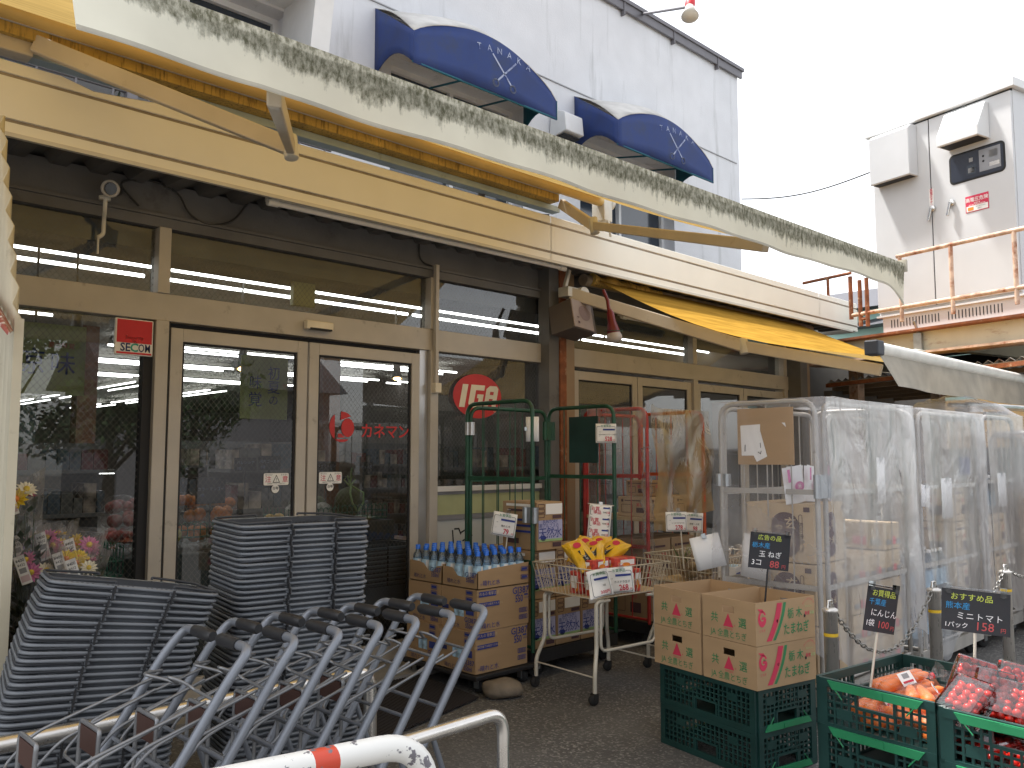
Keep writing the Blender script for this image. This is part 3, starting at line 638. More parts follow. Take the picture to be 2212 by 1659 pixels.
# red lamp
LP = PY(1326, 722, 4.15)
t = thing('hanging_spotlight', 'red shaded reflector lamp hanging under the yellow side awning', 'lamp', LP)
m = MB(); m.lathe([(.012, .20), (.028, .17), (.033, .10), (.05, .03), (.05, .0)], 16, (0, 0, 0), (-.12, .1, 1)); m.tube([(-.02, .03, .18), (-.01, .05, .27), (.0, .1, .36)], .014, 8); m.build('shade', 'lamp_red', t)
m = MB(); m.lathe([(.05, .01), (.062, -.02), (.055, -.055), (0, -.07)], 18, (0, 0, 0), (-.12, .1, 1)); m.build('bulb', 'lamp_glass', t)
m = MB(); m.tube([( .07*math.cos(i*.52), .07*math.sin(i*.52), .02) for i in range(12)], .003, 5, closed=True); m.build('guard', 'cage_green', t)
# ================================================================ shop interior (a room you can see into)
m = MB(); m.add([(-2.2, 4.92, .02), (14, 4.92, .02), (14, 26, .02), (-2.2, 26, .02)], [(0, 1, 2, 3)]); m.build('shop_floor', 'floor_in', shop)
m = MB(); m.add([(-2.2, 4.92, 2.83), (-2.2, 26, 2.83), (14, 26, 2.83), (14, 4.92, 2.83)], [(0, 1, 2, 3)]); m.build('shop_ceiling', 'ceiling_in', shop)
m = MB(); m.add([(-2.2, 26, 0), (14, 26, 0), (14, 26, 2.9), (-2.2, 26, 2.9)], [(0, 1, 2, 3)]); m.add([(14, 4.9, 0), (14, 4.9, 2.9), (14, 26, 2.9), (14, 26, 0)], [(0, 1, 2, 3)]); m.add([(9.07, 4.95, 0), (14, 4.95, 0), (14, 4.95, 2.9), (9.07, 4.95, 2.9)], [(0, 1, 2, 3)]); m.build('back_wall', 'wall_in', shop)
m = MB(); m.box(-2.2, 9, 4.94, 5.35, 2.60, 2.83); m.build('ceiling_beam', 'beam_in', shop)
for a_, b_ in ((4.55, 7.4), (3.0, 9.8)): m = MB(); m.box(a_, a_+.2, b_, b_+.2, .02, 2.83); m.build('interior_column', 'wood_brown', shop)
lt = thing('ceiling_light', 'twin tube ceiling light inside the shop', 'ceiling light', (1.2, 6.0, 2.70), 0, 'twin tube lights on the shop ceiling')
m = MB(); m.box(-1.17, 1.17, -.05, .05, .05, .09); m.build('housing', 'ceiling_in', lt)
for y in (-.17, .17):
    m = MB(); m.tube([(-1.15, y, 0), (1.15, y, 0)], .013, 8); m.build('tube', 'tube_light', lt)
lt.location.x = 1.15
lt['label'] = 'twin tube ceiling light nearest the glass, first of its row from the left'
k = 0
for i in range(1, 4): dup(lt, 'twin tube ceiling light nearest the glass, %s of its row from the left' % ('first', 'second', 'third', 'fourth')[i], (1.15+2.36*i, 6.0, 2.70))
for r_, (y, xs) in enumerate(((8.3, (1.2, 4.4)), (10.1, (4.6, 7.3)), (12.0, (4.6, 7.2, 9.9)), (14.0, (4.0, 6.8)))):
    for j, x in enumerate(xs):
        dup(lt, 'twin tube ceiling light deeper inside, %s row from the glass, %s from the left' % (('second', 'third', 'fourth', 'fifth')[r_], ('first', 'second', 'third')[j]), (x, y, 2.70))
for r_, (x, ys) in enumerate(((5.7, (16.2, 19.2, 22.2)), (7.4, (17, 20, 23)), (3.4, (15.5, 18.5)))):
    for j, y in enumerate(ys): dup(lt, 'twin tube ceiling light running away from the glass, %s line, %s from the front' % (('middle', 'right', 'left')[r_], ('first', 'second', 'third')[j]), (x, y, 2.70), R(90))
for i, (px, py_, yy) in enumerate(((164, 725, 5.6), (76, 765, 5.5), (524, 797, 5.9), (858, 818, 6.1))):
    P = PY(px, py_, yy)
    t = thing('track_spotlight', 'small white spotlight with a warm bulb, ' + ('above the left window poster', 'beside the corrugated screen', 'seen through the left door', 'seen through the right door')[i], 'spotlight', P, 0, 'warm spotlights inside the shop')
    m = MB(); m.lathe([(.018, .16), (.03, .13), (.035, .05), (.05, .0)], 14, (0, 0, 0), (.1, .2, 1)); m.tube([(.0, .02, .15), (.0, .03, 2.83-P.z)], .008, 6); m.build('shade', 'shelf_white', t)
    m = MB(); m.ball((0, 0, 0), .036, 10, 6, sc=(1, 1, .5)); m.build('bulb', 'bulb_warm', t)
# posters hanging inside
def poster(P, wd, ht, lab, lines, mat):
    t = thing('hanging_poster', lab, 'poster', P)
    m = MB(); m.box(-wd/2, wd/2, -.003, .003, -ht/2, ht/2); m.build('sheet', mat, t)
    q = INK(); fr = frame((0, -.003, 0), (1, 0, 0), (0, 0, 1), .002)
    for x, y, s, z, mt in lines: q.t(fr, x, y, s, z, mt, bold=.015)
    q.build('lettering', ['blue_ink', 'red_ink', 'poster_blue'], t)
poster(PY(98, 775, 5.25), .42, .40, 'green and blue summer poster lettered 涼味 behind the left window', [(-.08, -.03, '涼', .16, 0), (.09, -.03, '味', .14, 0), (.08, .08, '夏の味覚', .035, 1)], 'poster_green')
poster(PY(571, 838, 5.5), .36, .44, 'pale poster lettered 初夏の味覚 seen through the left door', [(.07, .10, '初', .10, 0), (.07, 0, '夏', .10, 0), (.07, -.09, 'の', .08, 0), (-.07, .03, '味', .10, 0), (-.07, -.09, '覚', .11, 0), (.155, .02, '旬', .03, 1)], 'poster_green')
m = INK(); P = PY(658, 612, 5.15); m.box(P.x-.085, P.x+.085, 5.15, 5.19, P.z-.16, P.z+.13); tag(m.build('ceiling_duct_box', 'panel_green'), 'pale square box hanging below the ceiling behind the transom glass', 'box')
# produce display
def table(nm, lab, x0, x1, y0, y1, z, mat='wood_brown'):
    m = MB(); m.box(x0, x1, y0, y1, .02, z); return tag(m.build(nm, mat, bevel=.01), lab, 'display stand')
table('produce_stand', 'brown wooden produce stand behind the right door', 2.95, 4.4, 5.35, 6.1, .74)
table('produce_stand', 'dark produce stand behind the left door piled with bagged oranges', 1.4, 2.86, 5.45, 6.3, .80, 'shelf_dark')
table('produce_stand', 'dark produce stand behind the left window', -.2, 1.3, 5.5, 6.3, .85, 'shelf_dark')
def wire_tray(nm, lab, x0, x1, y0, y1, z0, h, group='green wire produce trays'):
    t = thing(nm, lab, 'wire tray', ((x0+x1)/2, (y0+y1)/2, z0), 0, group); a, b = (x1-x0)/2, (y1-y0)/2
    m = MB()
    for z in (.005, h*.5): m.tube([(-a, -b, z), (a, -b, z), (a, b, z), (-a, b, z)], .004, 5, closed=True)
    k = int((x1-x0)/.04)
    for i in range(k+1):
        x = -a+2*a*i/k
        if i < k: m.tube([(x, -b, 0), (x, -b, h-.015), (x+a/k, -b, h), (x+2*a/k, -b, h-.015)], .004, 5)
    for i in range(int((y1-y0)/.05)+1):
        y = -b+.05*i
        for x in (-a, a): m.tube([(x, y, 0), (x, y, h)], .004, 4)
    m.build('wire_sides', 'wire_green', t)
    m = MB(); m.box(-a, a, -b, b, -.004, .003); m.build('base', 'wire_green', t); return t
wire_tray('produce_tray', 'green wire tray holding white netted melons', 3.05, 3.45, 5.38, 5.75, .93, .11); wire_tray('produce_tray', 'green wire tray holding a tied watermelon', 3.50, 3.90, 5.40, 5.8, .94, .11)
wire_tray('produce_tray', 'green wire tray of bagged oranges behind the left door', 2.25, 2.80, 5.47, 5.8, .88, .10); wire_tray('produce_tray', 'green wire tray of greens next to the flower bunches', 1.22, 1.80, 4.98, 5.3, .74, .17)
m = MB(); m.box(2.95, 3.95, 5.36, 5.9, .741, .925); tag(m.build('produce_plinth', 'shelf_dark', bevel=.01), 'dark grey plinth under the melon trays', 'display stand')
m = MB(); m.box(1.2, 1.82, 4.96, 5.32, .02, .735); tag(m.build('produce_plinth', 'shelf_dark', bevel=.01), 'dark low stand under the tray of greens', 'display stand')
def fruit(nm, lab, cat, c, r, mat, sc=(1, 1, 1), group=None): m = MB(); m.ball((0, 0, 0), r, 14, 10, sc=sc); return tag(m.build(nm, mat, loc=c), lab, cat, group)
for i, (x, y) in enumerate(((3.14, 5.46), (3.25, 5.47), (3.37, 5.46))): fruit('netted_melon', 'white netted melon %s in the wire tray behind the right door' % ('on the left', 'in the middle', 'on the right')[i], 'melon', (x, y, 1.005), .07, 'net_white')
for i, (x, y, z) in enumerate(((3.27, 5.62, 1.045), (3.42, 5.63, 1.045))): fruit('dark_melon', 'dark green melon behind the netted ones, %s' % ('left', 'right')[i], 'melon', (x, y, z), .078, 'melon', (1, 1, .9))
fruit('watermelon', 'large dark watermelon tied with green ribbon behind the right door', 'watermelon', (3.68, 5.58, 1.06), .115, 'melon')
m = MB()
for s in (-1, 1): m.tube([(0, -.02, .125), (s*.06, -.10, .07), (s*.05, -.115, 0), (0, -.115, -.07)], .008, 6); m.tube([(0, 0, .12), (s*.05, .0, .17), (s*.02, 0, .20), (0, 0, .13)], .007, 5)
m.tube([(0, 0, .12), (.02, 0, .26)], .008, 5); tag(m.build('ribbon_net', 'label_green', loc=(3.68, 5.58, 1.06)), 'green and white ribbon tied round the watermelon', 'ribbon')
for i, (x, y) in enumerate(((2.90, 5.42), (2.96, 5.40), (2.99, 5.46))): fruit('yellow_citrus', 'yellow citrus fruit by the door frame, %s' % ('leftmost', 'middle', 'rightmost')[i], 'fruit', (x+.03, y, .97), .042, 'yellow_fruit')
def bag(nm, lab, c, fr_, mat, n, r, sp, seed=0, film_='bag_film', cat='bagged fruit', group=None):
    rnd = random.Random(seed); t = thing(nm, lab, cat, c, 0, group)
    m = MB(); 
    for i in range(n): m.ball((rnd.uniform(-sp, sp), rnd.uniform(-sp*.7, sp*.7), r*rnd.uniform(.8, 1.9)), r, 10, 7)
    m.build(fr_, mat, t)
    if film_:
        m = MB(); m.ball((0, 0, r*1.3), sp+r*1.15, 12, 8, sc=(1, .85, .6)); m.build('clear_bag', film_, t)
    return t
i = 0
for row, (y, z) in enumerate(((5.55, .90), (5.72, 1.0), (5.9, 1.08))):
    for j in range(4):
        x = 1.98+.235*j+.06*row
        if x > 2.95: continue
        bag('orange_bag', 'clear bag of oranges on the stand behind the left door, %s row, %s from left' % (('front', 'middle', 'back')[row], ('first', 'second', 'third', 'fourth')[j]), (x, y, z-.05), 'oranges', 'orange' if j else 'apple', 7, .04, .075, i, 'bag_film', group='bags of oranges behind the left door'); i += 1
bag('pear_bag', 'clear bag of pale yellow pears behind the left door', (2.10, 5.28, .83), 'pears', 'pear', 9, .055, .10, 40)
m = MB(); m.box(1.86, 2.35, 5.1, 5.43, .02, .82); tag(m.build('produce_plinth', 'shelf_dark', bevel=.01), 'dark low stand under the bag of pears', 'display stand')
bag('greens_bag', 'bag of leafy greens lying in the green wire tray', (1.45, 5.13, .76), 'leaves', 'greens', 12, .05, .13, 41)
bag('greens_bag', 'bag of pale leaves on the stand behind the left window', (.95, 5.75, .87), 'leaves', 'pear', 12, .05, .15, 42)
bag('apple_bag', 'bag of dark red apples beside the mullion', (1.62, 5.7, .84), 'apples', 'apple', 9, .045, .12, 43)
CARDS = ('large black chalk card over the pears, the lowest of the fruit cards', 'black chalk card above the oranges left of the door meeting stile', 'black chalk card just left of the meeting stile above the oranges', 'black chalk card just right of the meeting stile', 'black chalk card above the dark melons behind the right door')
for i, (px, py_, ww, hh, s1, s2) in enumerate(((455, 1060, .2, .17, 'カラーマンゴー', '1袋'), (530, 1003, .16, .09, 'バレンシア', '1袋'), (582, 1000, .17, .10, '河内ゴールド', '1袋'), (705, 1010, .16, .09, 'タカミメロン', '1コ'), (785, 1012, .17, .10, 'サンチュ入り', '1コ'))):
    P = PY(px, py_, 5.42+.02*i); t = thing('chalk_card', CARDS[i], 'price sign', P)
    m = MB(); m.box(-ww/2, ww/2, -.003, .003, -hh/2, hh/2); m.box(-.004, .004, -.001, .005, -hh/2-.2, -hh/2); m.build('board', 'board_black', t)
    q = INK(); fr = frame((0, -.003, 0), (1, 0, 0), (0, 0, 1), .002); q.t(fr, 0, .01, s1, .026, 0); q.t(fr, -ww*.3, -.03, s2, .024, 0); q.build('lettering', 'chalk', t)
# shelving deeper in the shop
rnd = random.Random(3)
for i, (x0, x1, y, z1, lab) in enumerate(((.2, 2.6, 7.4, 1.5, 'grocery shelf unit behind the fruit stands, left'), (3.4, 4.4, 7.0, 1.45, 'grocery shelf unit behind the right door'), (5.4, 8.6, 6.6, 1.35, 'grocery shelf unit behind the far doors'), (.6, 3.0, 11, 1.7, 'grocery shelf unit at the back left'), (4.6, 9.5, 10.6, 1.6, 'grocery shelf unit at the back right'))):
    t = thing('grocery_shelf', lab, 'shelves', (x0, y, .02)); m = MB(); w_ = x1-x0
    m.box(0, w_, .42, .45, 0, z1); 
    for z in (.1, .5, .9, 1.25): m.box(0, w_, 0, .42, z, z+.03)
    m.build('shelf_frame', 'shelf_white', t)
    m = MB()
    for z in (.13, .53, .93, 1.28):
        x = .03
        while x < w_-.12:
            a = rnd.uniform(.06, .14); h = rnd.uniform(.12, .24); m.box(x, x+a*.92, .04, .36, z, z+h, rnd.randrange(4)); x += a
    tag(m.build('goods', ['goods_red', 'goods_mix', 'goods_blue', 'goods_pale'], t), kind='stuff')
# refrigerated case strips behind left window
for i, (px, py_) in enumerate(((90, 1010), (130, 1022), (70, 1040))):
    P = PY(px, py_, 8.6+.3*i); m = MB(); m.tube([P+V((-.5, 0, 0)), P+V((.5, 0, 0))], .012, 6); tag(m.build('case_light', 'tube_light'), 'thin lit strip of the chilled case behind the left window, %s' % ('top', 'middle', 'bottom')[i], 'case light')
m = MB(); m.box(-.6, 2.4, 9.0, 9.8, .02, 1.9); tag(m.build('chilled_case', 'shelf_dark', bevel=.02), 'tall dark chilled case behind the left window', 'chiller')
# ================================================================ the white building above and behind
ub = thing('white_building', 'bluish white stained two storey building behind the shop canopy', 'building', (0, 0, 0))
YU = 6.0; ZT = 6.73
WIN = [(1.0, 3.30), (4.32, 5.98), (6.86, 8.62)]
xs = [-6]+[v for w_ in WIN for v in w_]+[10.173]
m = MB()
Z0, Z1 = 3.45, 4.98
for i in range(len(xs)-1):
    if i % 2 == 0: m.box(xs[i], xs[i+1], YU, YU+.3, 2.9, ZT)
    else: m.box(xs[i], xs[i+1], YU, YU+.3, Z1, ZT); m.box(xs[i], xs[i+1], YU, YU+.3, 2.9, Z0)
m.box(9.9, 10.17, YU+.3, 15, 2.9, ZT); m.box(-6, 10.16, YU+.301, 15, ZT-.2, ZT-.05)
m.build('wall', 'upper_wall', ub)
for i, (a, b) in enumerate(WIN):
    f = MB(); f.box(a, a+.05, YU+.16, YU+.24, Z0, Z1); f.box(b-.05, b, YU+.16, YU+.24, Z0, Z1); f.box(a+.05, b-.05, YU+.16, YU+.24, Z1-.05, Z1); f.box(a+.05, b-.05, YU+.16, YU+.24, Z0, Z0+.05)
    k = 3 if i == 0 else 2
    for j in range(1, k): x = a+(b-a)*j/k; f.box(x-.022, x+.022, YU+.15, YU+.24, Z0+.05, Z1-.05)
    o = f.build('window', 'white_frame', ub)
    p = MB(); p.add([(a, YU+.2, Z0), (b, YU+.2, Z0), (b, YU+.2, Z1), (a, YU+.2, Z1)], [(0, 1, 2, 3)]); p.build('pane', 'window_dark', o)
# projecting hood of the left window
m = MB(); a, b = 0.6, 3.42
m.box(a, b, 5.45, YU-.002, 5.0, 5.12); m.prism([(b-.16, 5.5, 4.999), (b-.0, 5.5, 4.999), (b-.0, YU, 4.999), (b-.16, YU, 4.999)], (.0, 0.12, -.75)); m.build('window_hood', 'white_frame', ub)
m = MB(); m.box(3.45, 10.1, YU-.012, YU-.001, 5.40, 5.41); m.build('wall_joint', 'blade_grey', ub)
m = MB(); m.box(-6, 10.25, YU-.07, YU+.33, ZT, ZT+.045); m.box(-6, 10.22, YU-.05, YU-.02, ZT-.10, ZT)
m.build('roof_gutter', 'gutter', ub)
for x in (7.6, 8.6, 9.6): m = MB(); m.box(x, x+.02, YU-.06, YU-.004, ZT-.16, ZT-.0); m.build('gutter_bracket', 'gutter', ub)
m = MB(); P = PY(1405, 45, 5.9); Q = PT(1490, 14, 8.2); m.tube([V((P.x, YU+.05, ZT+.05)), Q], .016, 8)
t = thing('roof_spotlight', 'red and white spotlight on a thin arm over the white building roof edge', 'spotlight', (0, 0, 0)); m.build('arm', 'gutter', t)
m = MB(); ax = V((-.3, -.2, -1)); m.lathe([(.0, -.02), (.035, -.02), (.05, .05), (.085, .13), (0, .14)], 16, Q, ax); m.build('reflector', 'offwhite', t)
m = MB(); m.lathe([(0, -.16), (.045, -.15), (.05, -.03), (.04, .01)], 14, Q, (-.45, -.2, -1)); m.build('holder', 'red_sign', t)
# blue basket awnings
def basket_awning(x0, x1, lab):
    t = thing('blue_window_awning', lab, 'awning', (x0, YU-.004, 0), 0, 'faded blue awnings over the white building windows'); W = x1-x0; yf = -.68
    top_w, bot_w = 5.345, 4.80
    def ztop(u): return 4.82+.30*math.sin(math.pi*min(1, (u*.985+.015)))**.7-.05*u
    def zbot(u): return 4.585+.02*math.sin(math.pi*u)
    xl = -.09
    def fx(u): return xl+(W-.14)*u
    def fy(u): return yf+.20*max(0, (u-.80)/.2)**2*0
    n = 24
    m = MB(); m.grid(lambda u, v: (fx(u), yf+.02*math.sin(u*9)*.3, zbot(u)*(1-v)+ztop(u)*v), n, 4); m.build('front_panel', 'blue_cloth', t, solid=.006)
    m = MB(); m.grid(lambda u, v: (fx(u)*(1-v)+(W*u)*v, yf*(1-v), (ztop(u)*(1-v)+5.345*v)+.13*math.sin(math.pi*v)*(1-.6*abs(2*u-1))), n, 8); m.build('top_panel', 'blue_faded', t, solid=.006)
    for s in (0, 1):
        xw = 0 if s == 0 else W; xf = fx(s)
        def side(u, v, xw=xw, xf=xf, s=s):
            zt = 5.345*(1-u)+ztop(s)*u+.06*math.sin(math.pi*u)*0; zb = 4.72*(1-u)+zbot(s)*u+.14*math.sin(math.pi*u)
            return (xw*(1-u)+xf*u, yf*u, zb*(1-v)+zt*v)
        m = MB(); m.grid(side, 8, 4); m.build('side_panel', 'blue_cloth' if s == 0 else 'teal_cloth', t, solid=.006)
    q = INK(); xm = W*.50; fr = frame((xm, yf-.004, 4.84), (1, 0, 0), (0, 0, 1), .004)
    for i, ch in enumerate('TANAKA'):
        a = (i-2.5)*.115; q.t(fr @ M.Translation((a*1.05, .16-a*a*.42, 0)) @ M.Rotation(-a*.55, 4, 'Z'), 0, 0, ch, .085, 0)
    for s in (-1, 1):
        q.line(fr, [(-.14*s, .11), (.08*s, -.11)], .016, 0); q.ring(fr, ell(.105*s, -.14, .032, .032, 14), .012, 0)
    q.build('lettering', 'chalk', t)
    m = MB()
    for u in (.33, .66): m.tube([(fx(u), yf+.01, zbot(u)+.02), (W*u, -.01, 4.8)], .010, 6)
    m.tube([(fx(0), yf+.012, 4.60), (fx(1), yf+.012, 4.60)], .011, 6); m.build('frame_rods', 'teal_cloth', t)
    return t
basket_awning(4.14, 5.98, 'faded blue basket awning lettered TANAKA with crossed tools, over the middle window')
basket_awning(6.77, 8.66, 'faded blue basket awning lettered TANAKA nearest the corner of the white building')
t = thing('vent_hood', 'small white metal vent hood on the wall between the blue awnings', 'vent', PY(1205, 280, YU-.01))
m = MB(); prof = [(0, -.02), (-.02, .13), (-.12, .15), (-.22, .10), (-.24, -.10), (0, -.13)]; m.prism([(-.13, y, z) for y, z in prof], (.28, 0, 0)); m.build('hood', 'white_frame', t, bevel=.01)
m = MB(); m.box(-.11, .13, -.2, -.03, -.135, -.122); m.build('grille', 'dark', t)
m = MB(); a = V((10.18, YU+.1, 4.78)); a = PY(1602, 430, YU+.05); b = PT(1880, 372, 10.2); pts = [a+(b-a)*(i/14)+V((0, 0, -.10*math.sin(math.pi*i/14))) for i in range(15)]; m.tube(pts, .009, 5)
tag(m.build('overhead_wire', 'cable'), 'thin wire strung from the white building to the grey cabinet', 'wire')
# balcony clutter seen through the gap over the fascia
t = thing('balcony_railing', 'black iron railing with upright bars above the left fascia', 'railing', (0, 5.0, 0))
m = MB()
for z in (3.32, 3.52, 3.9): m.tube([(.2, 0, z), (3.1, 0, z)], .010, 6)
m.build('rail', 'gutter', t); m = MB()
for i in range(15): m.tube([(.25+i*.2, 0, 3.03), (.25+i*.2, 0, 3.95)], .009, 6)
m.build('bars', 'gutter', t)
for x in (.85, 1.75, 2.6): m = MB(); m.box(x-.03, x+.03, -.03, .03, 3.031, 3.98); m.build('post', 'gutter', t)
for i, (x, y) in enumerate(((1.05, 5.25), (1.95, 5.2), (2.2, 5.3))):
    t = thing('flower_pot', 'terracotta pot behind the black balcony railing, %s' % ('leftmost', 'middle', 'rightmost')[i], 'flower pot', (x, y, 3.031), 0, 'pots on the balcony')
    m = MB(); m.lathe([(0, 0), (.09, 0), (.13, .26), (.145, .26), (.145, .31), (.12, .31), (.12, .28), (0, .28)], 18); m.build('pot', 'pot_clay', t)
    rr = random.Random(i); m = MB()
    for k in range(60):
        a, b = rr.uniform(0, 6.28), rr.uniform(.02, .22); c = V((b*math.cos(a), b*math.sin(a), .3+rr.uniform(0, .35))); d = V((rr.uniform(-1, 1), rr.uniform(-1, 1), rr.uniform(-.3, 1))).normalized()*.07; e = d.orthogonal().normalized()*.02; m.add([c, c+d*.5+e, c+d, c+d*.5-e], [(0, 1, 2, 3)])
    m.build('foliage', 'leaf', t)
m = MB(); m.box(.55, .95, 5.3, 5.7, 3.031, 3.5); tag(m.build('storage_bin', 'lamp_red', bevel=.02), 'dark red bin standing on the canopy behind the awning shoulder', 'bin')
m = MB(); m.box(1.4, 2.6, 5.6, 5.66, 3.05, 4.1); tag(m.build('curtain_sheet', 'shelf_white'), 'pale weathered sheet hung behind the black balcony bars', 'sheet')
# ================================================================ main retractable awning
YT, ZTU = 4.28, 3.44; YV = 2.0
XT1 = PY(1297, 440, YT).x; XL = PY(137, 40, YV).x; XR = PY(1952, 590, YV).x
zr = PY(1955, 578, YV).z; zl = PY(590, 90, YV).z; xl_ = PY(590, 90, YV).x
def zf(x): return zr+(zl-zr)*(x-XR)/(xl_-XR)
aw = thing('retractable_awning', 'long retractable awning with yellow cloth and a mould stained off white valance, above the doors', 'awning', ((XL+XR)/2, YV, zf((XL+XR)/2)))
O = V(aw.location)
m = MB(); m.tube([V((-.6, YT, ZTU))-O, V((XT1, YT, ZTU+.0))-O], .042, 18); m.build('roller_tube', 'tube_cream', aw)
m = MB(); a = V((XT1, YT, ZTU))-O
m.box(a.x, a.x+.10, a.y-.04, a.y+.09, a.z-.16, a.z+.06); m.lathe([(0, 0), (.055, 0), (.055, .03), (0, .03)], 16, a+V((.10, 0, 0)), (1, 0, 0)); m.tube([a+V((.05, -.03, -.13)), a+V((.09, -.03, -.28))], .012, 6); m.build('tube_bracket', 'offwhite', aw, bevel=.006)
def clothp(u, v):
    x = (-.25+(XT1-.05+.25)*u)*(1-v)+(XL+(XR-XL)*u)*v; y = YT+.02+(YV-YT-.02)*v; z = (ZTU+.035)*(1-v)+(zf(x)+.015)*v-.06*math.sin(math.pi*v)
    return V((x, y, z))-O
m = MB(); m.grid(clothp, 30, 12); m.build('canopy_cloth', 'awning_yellow', aw)
# hanging valance, local z = 0 at the front bar
VH = .165
def val(u, v):
    x = XL+(XR-XL)*u; h = VH*(1+.22*max(0, (.10-u)/.10)+.55*max(0, (u-.93)/.07)**2)
    fold = .010*math.sin(u*23+1)+.006*math.sin(u*61); lift = .05*math.exp(-((u-.2)/.07)**2)*v*v
    curl = .08*max(0, (.12-u)/.12)**1.5*v
    return V((x, YV-.006-fold*v-curl+.0*v, zf(x)+.022-h*v+lift*0))-O
m = MB(); m.grid(val, 160, 14); vo = m.build('valance', 'valance', aw); at = vo.data.attributes.new('drop', 'FLOAT', 'POINT'); at.data.foreach_set('value', [-(VH)*(i//161)/14 for i in range(len(vo.data.vertices))])
m = MB(); m.grid(lambda u, v: val(u, .93+.07*v)+V((0, -.003, 0)), 120, 1); m.build('hem', 'valance_grey', aw)
m = MB(); m.tube([V((XL+.05, YV+.03, zf(XL)+.01))-O, V((XR, YV+.03, zf(XR)+.01))-O], .028, 12); m.box(XR-O.x, XR-O.x+.012, -.02, .05, zf(XR)-O.z-.03, zf(XR)-O.z+.045); m.build('front_bar', 'valance_grey', aw)
# torsion bar with weathered hood above the fascia
m = MB(); za = PY(937, 366, 4.45).z; xa = PY(937, 366, 4.45).x; xb = PY(1203, 445, 4.45).x
zb0 = PY(60, 95, 4.45).z
def zt_(x): return za+.0*(x-xa)
m.box(-1-O.x, xb-O.x, 4.42-O.y, 4.50-O.y, za-.055-O.z, za-.012-O.z); m.build('torsion_bar', 'bar_bluegrey', aw)
m = MB(); m.box(-1-O.x, xb-.1-O.x, 4.335-O.y, 4.52-O.y, za-.008-O.z, za+.045-O.z); m.build('weather_hood', 'hood_yellow', aw)
m = MB(); m.box(-1-O.x, xb-.1-O.x, 4.325-O.y, 4.53-O.y, za+.047-O.z, za+.06-O.z); m.build('hood_edge', 'white_paint', aw)
def arm(sh, el, fr_, w0=.085, w1=.065):
    t = bpy.data.objects.new('folding_arm', None)
    m = MB(); m.bar(sh, el, .045, w0); o = m.build('folding_arm', 'arm_cream', aw, bevel=.006)
    m = MB(); m.bar(el, fr_, .04, w1); m.build('forearm', 'arm_cream', o, bevel=.006)
    m = MB(); m.lathe([(0, -.06), (.035, -.06), (.035, .06), (0, .06)], 14, el, (0, .2, 1)); m.build('elbow', 'offwhite', o, bevel=.004)
    return o
S1 = PY(75, 95, 4.36)-O; E1 = PT(628, 318, PY(628, 318, 3.62).length and (PY(628, 318, 3.62)-CAM).dot(FW))-O; F1 = PT(592, 205, (PY(592, 205, 2.06)-CAM).dot(FW))-O
arm(S1, E1, F1)
m = MB(); c = S1+V((-.06, .06, .0)); m.box(c.x-.09, c.x+.06, c.y-.05, c.y+.05, c.z-.06, c.z+.07); m.build('shoulder', 'arm_cream', aw, bevel=.006)
S2 = PY(1212, 440, 4.34)-O; E2 = PT(1283, 488, (PY(1283, 488, 3.95)-CAM).dot(FW))-O; F2 = PT(1655, 532, (PY(1655, 532, 2.05)-CAM).dot(FW))-O
o = arm(S2, E2, F2, .075, .06); 
for px, py_ in ((1040, 418), (1180, 468)):
    P = PY(px, py_, 4.5)-O; m = MB(); m.bar(P, P+V((.25, .35, -.14)), .05, .05); m.build('strut', 'gutter', aw)
# ================================================================ side awning under the canopy
YS0 = 4.62; S0 = PY(1268, 606, YS0); zS = S0.z; xS = S0.x; XSR = 11.2
FL = PX(1890, 752, xS+.35); zF, yF = FL.z, FL.y
aw2 = thing('side_awning', 'lower retractable awning with yellow cloth and a dirty grey white valance, over the roll cages', 'awning', FL); O2 = V(FL)
m = MB(); m.tube([V((xS-.05, YS0, zS))-O2, V((9.3, YS0, zS))-O2], .05, 16); m.build('roller_tube', 'fascia_groove', aw2)
def c2(u, v):
    x = xS+.05+.30*v+(8.9-xS)*u; y = YS0+(yF-YS0)*v; z = zS+.04+(zF-.05-zS-.04)*v-.15*math.sin(math.pi*v)*(1-.3*u)
    return V((x, y, z))-O2
m = MB(); m.grid(c2, 16, 12); m.build('canopy_cloth', 'awning_yellow', aw2)
m = MB(); m.tube([(.05, 0, 0), (8.9-xS+.3, 0, 0)], .047, 14); m.build('front_bar', 'bar_white', aw2)
m = MB(); m.box(-.06, .05, -.045, .05, -.05, .05); m.build('end_cap', 'cap_dark', aw2, bevel=.01)
def v2(u, v):
    x = .0+(8.9-xS+.3)*u; h = .23*(1-.35*max(0, (.05-u)/.05)*0); sl = .10*v*max(0, (.12-u)/.12)
    return V((x+sl, -.047-.02*math.sin(u*17)*v-.06*v*max(0, (.2-u)/.2)+.03*(1-v), -.028-h*v+.06*v*max(0, (u-.05))*.6*0))
m = MB(); m.grid(v2, 60, 6); m.build('valance', 'valance_grey', aw2)
A0 = PY(1232, 634, 4.55)-O2; A1 = PT(1606, 748, (PY(1606, 748, 3.45)-CAM).dot(FW))-O2; A2 = PT(1905, 800, (PY(1905, 800, yF+.1)-CAM).dot(FW))-O2
m = MB(); m.bar(A0, A1, .05, .095); o = m.build('folding_arm', 'arm_cream', aw2, bevel=.006)
m = MB(); m.bar(A1, A2, .045, .085); m.build('forearm', 'arm_cream', o, bevel=.006)
m = MB(); m.lathe([(0, -.06), (.04, -.06), (.04, .06), (0, .06)], 12, A1, (0, .2, 1)); m.build('elbow', 'offwhite', o, bevel=.004)
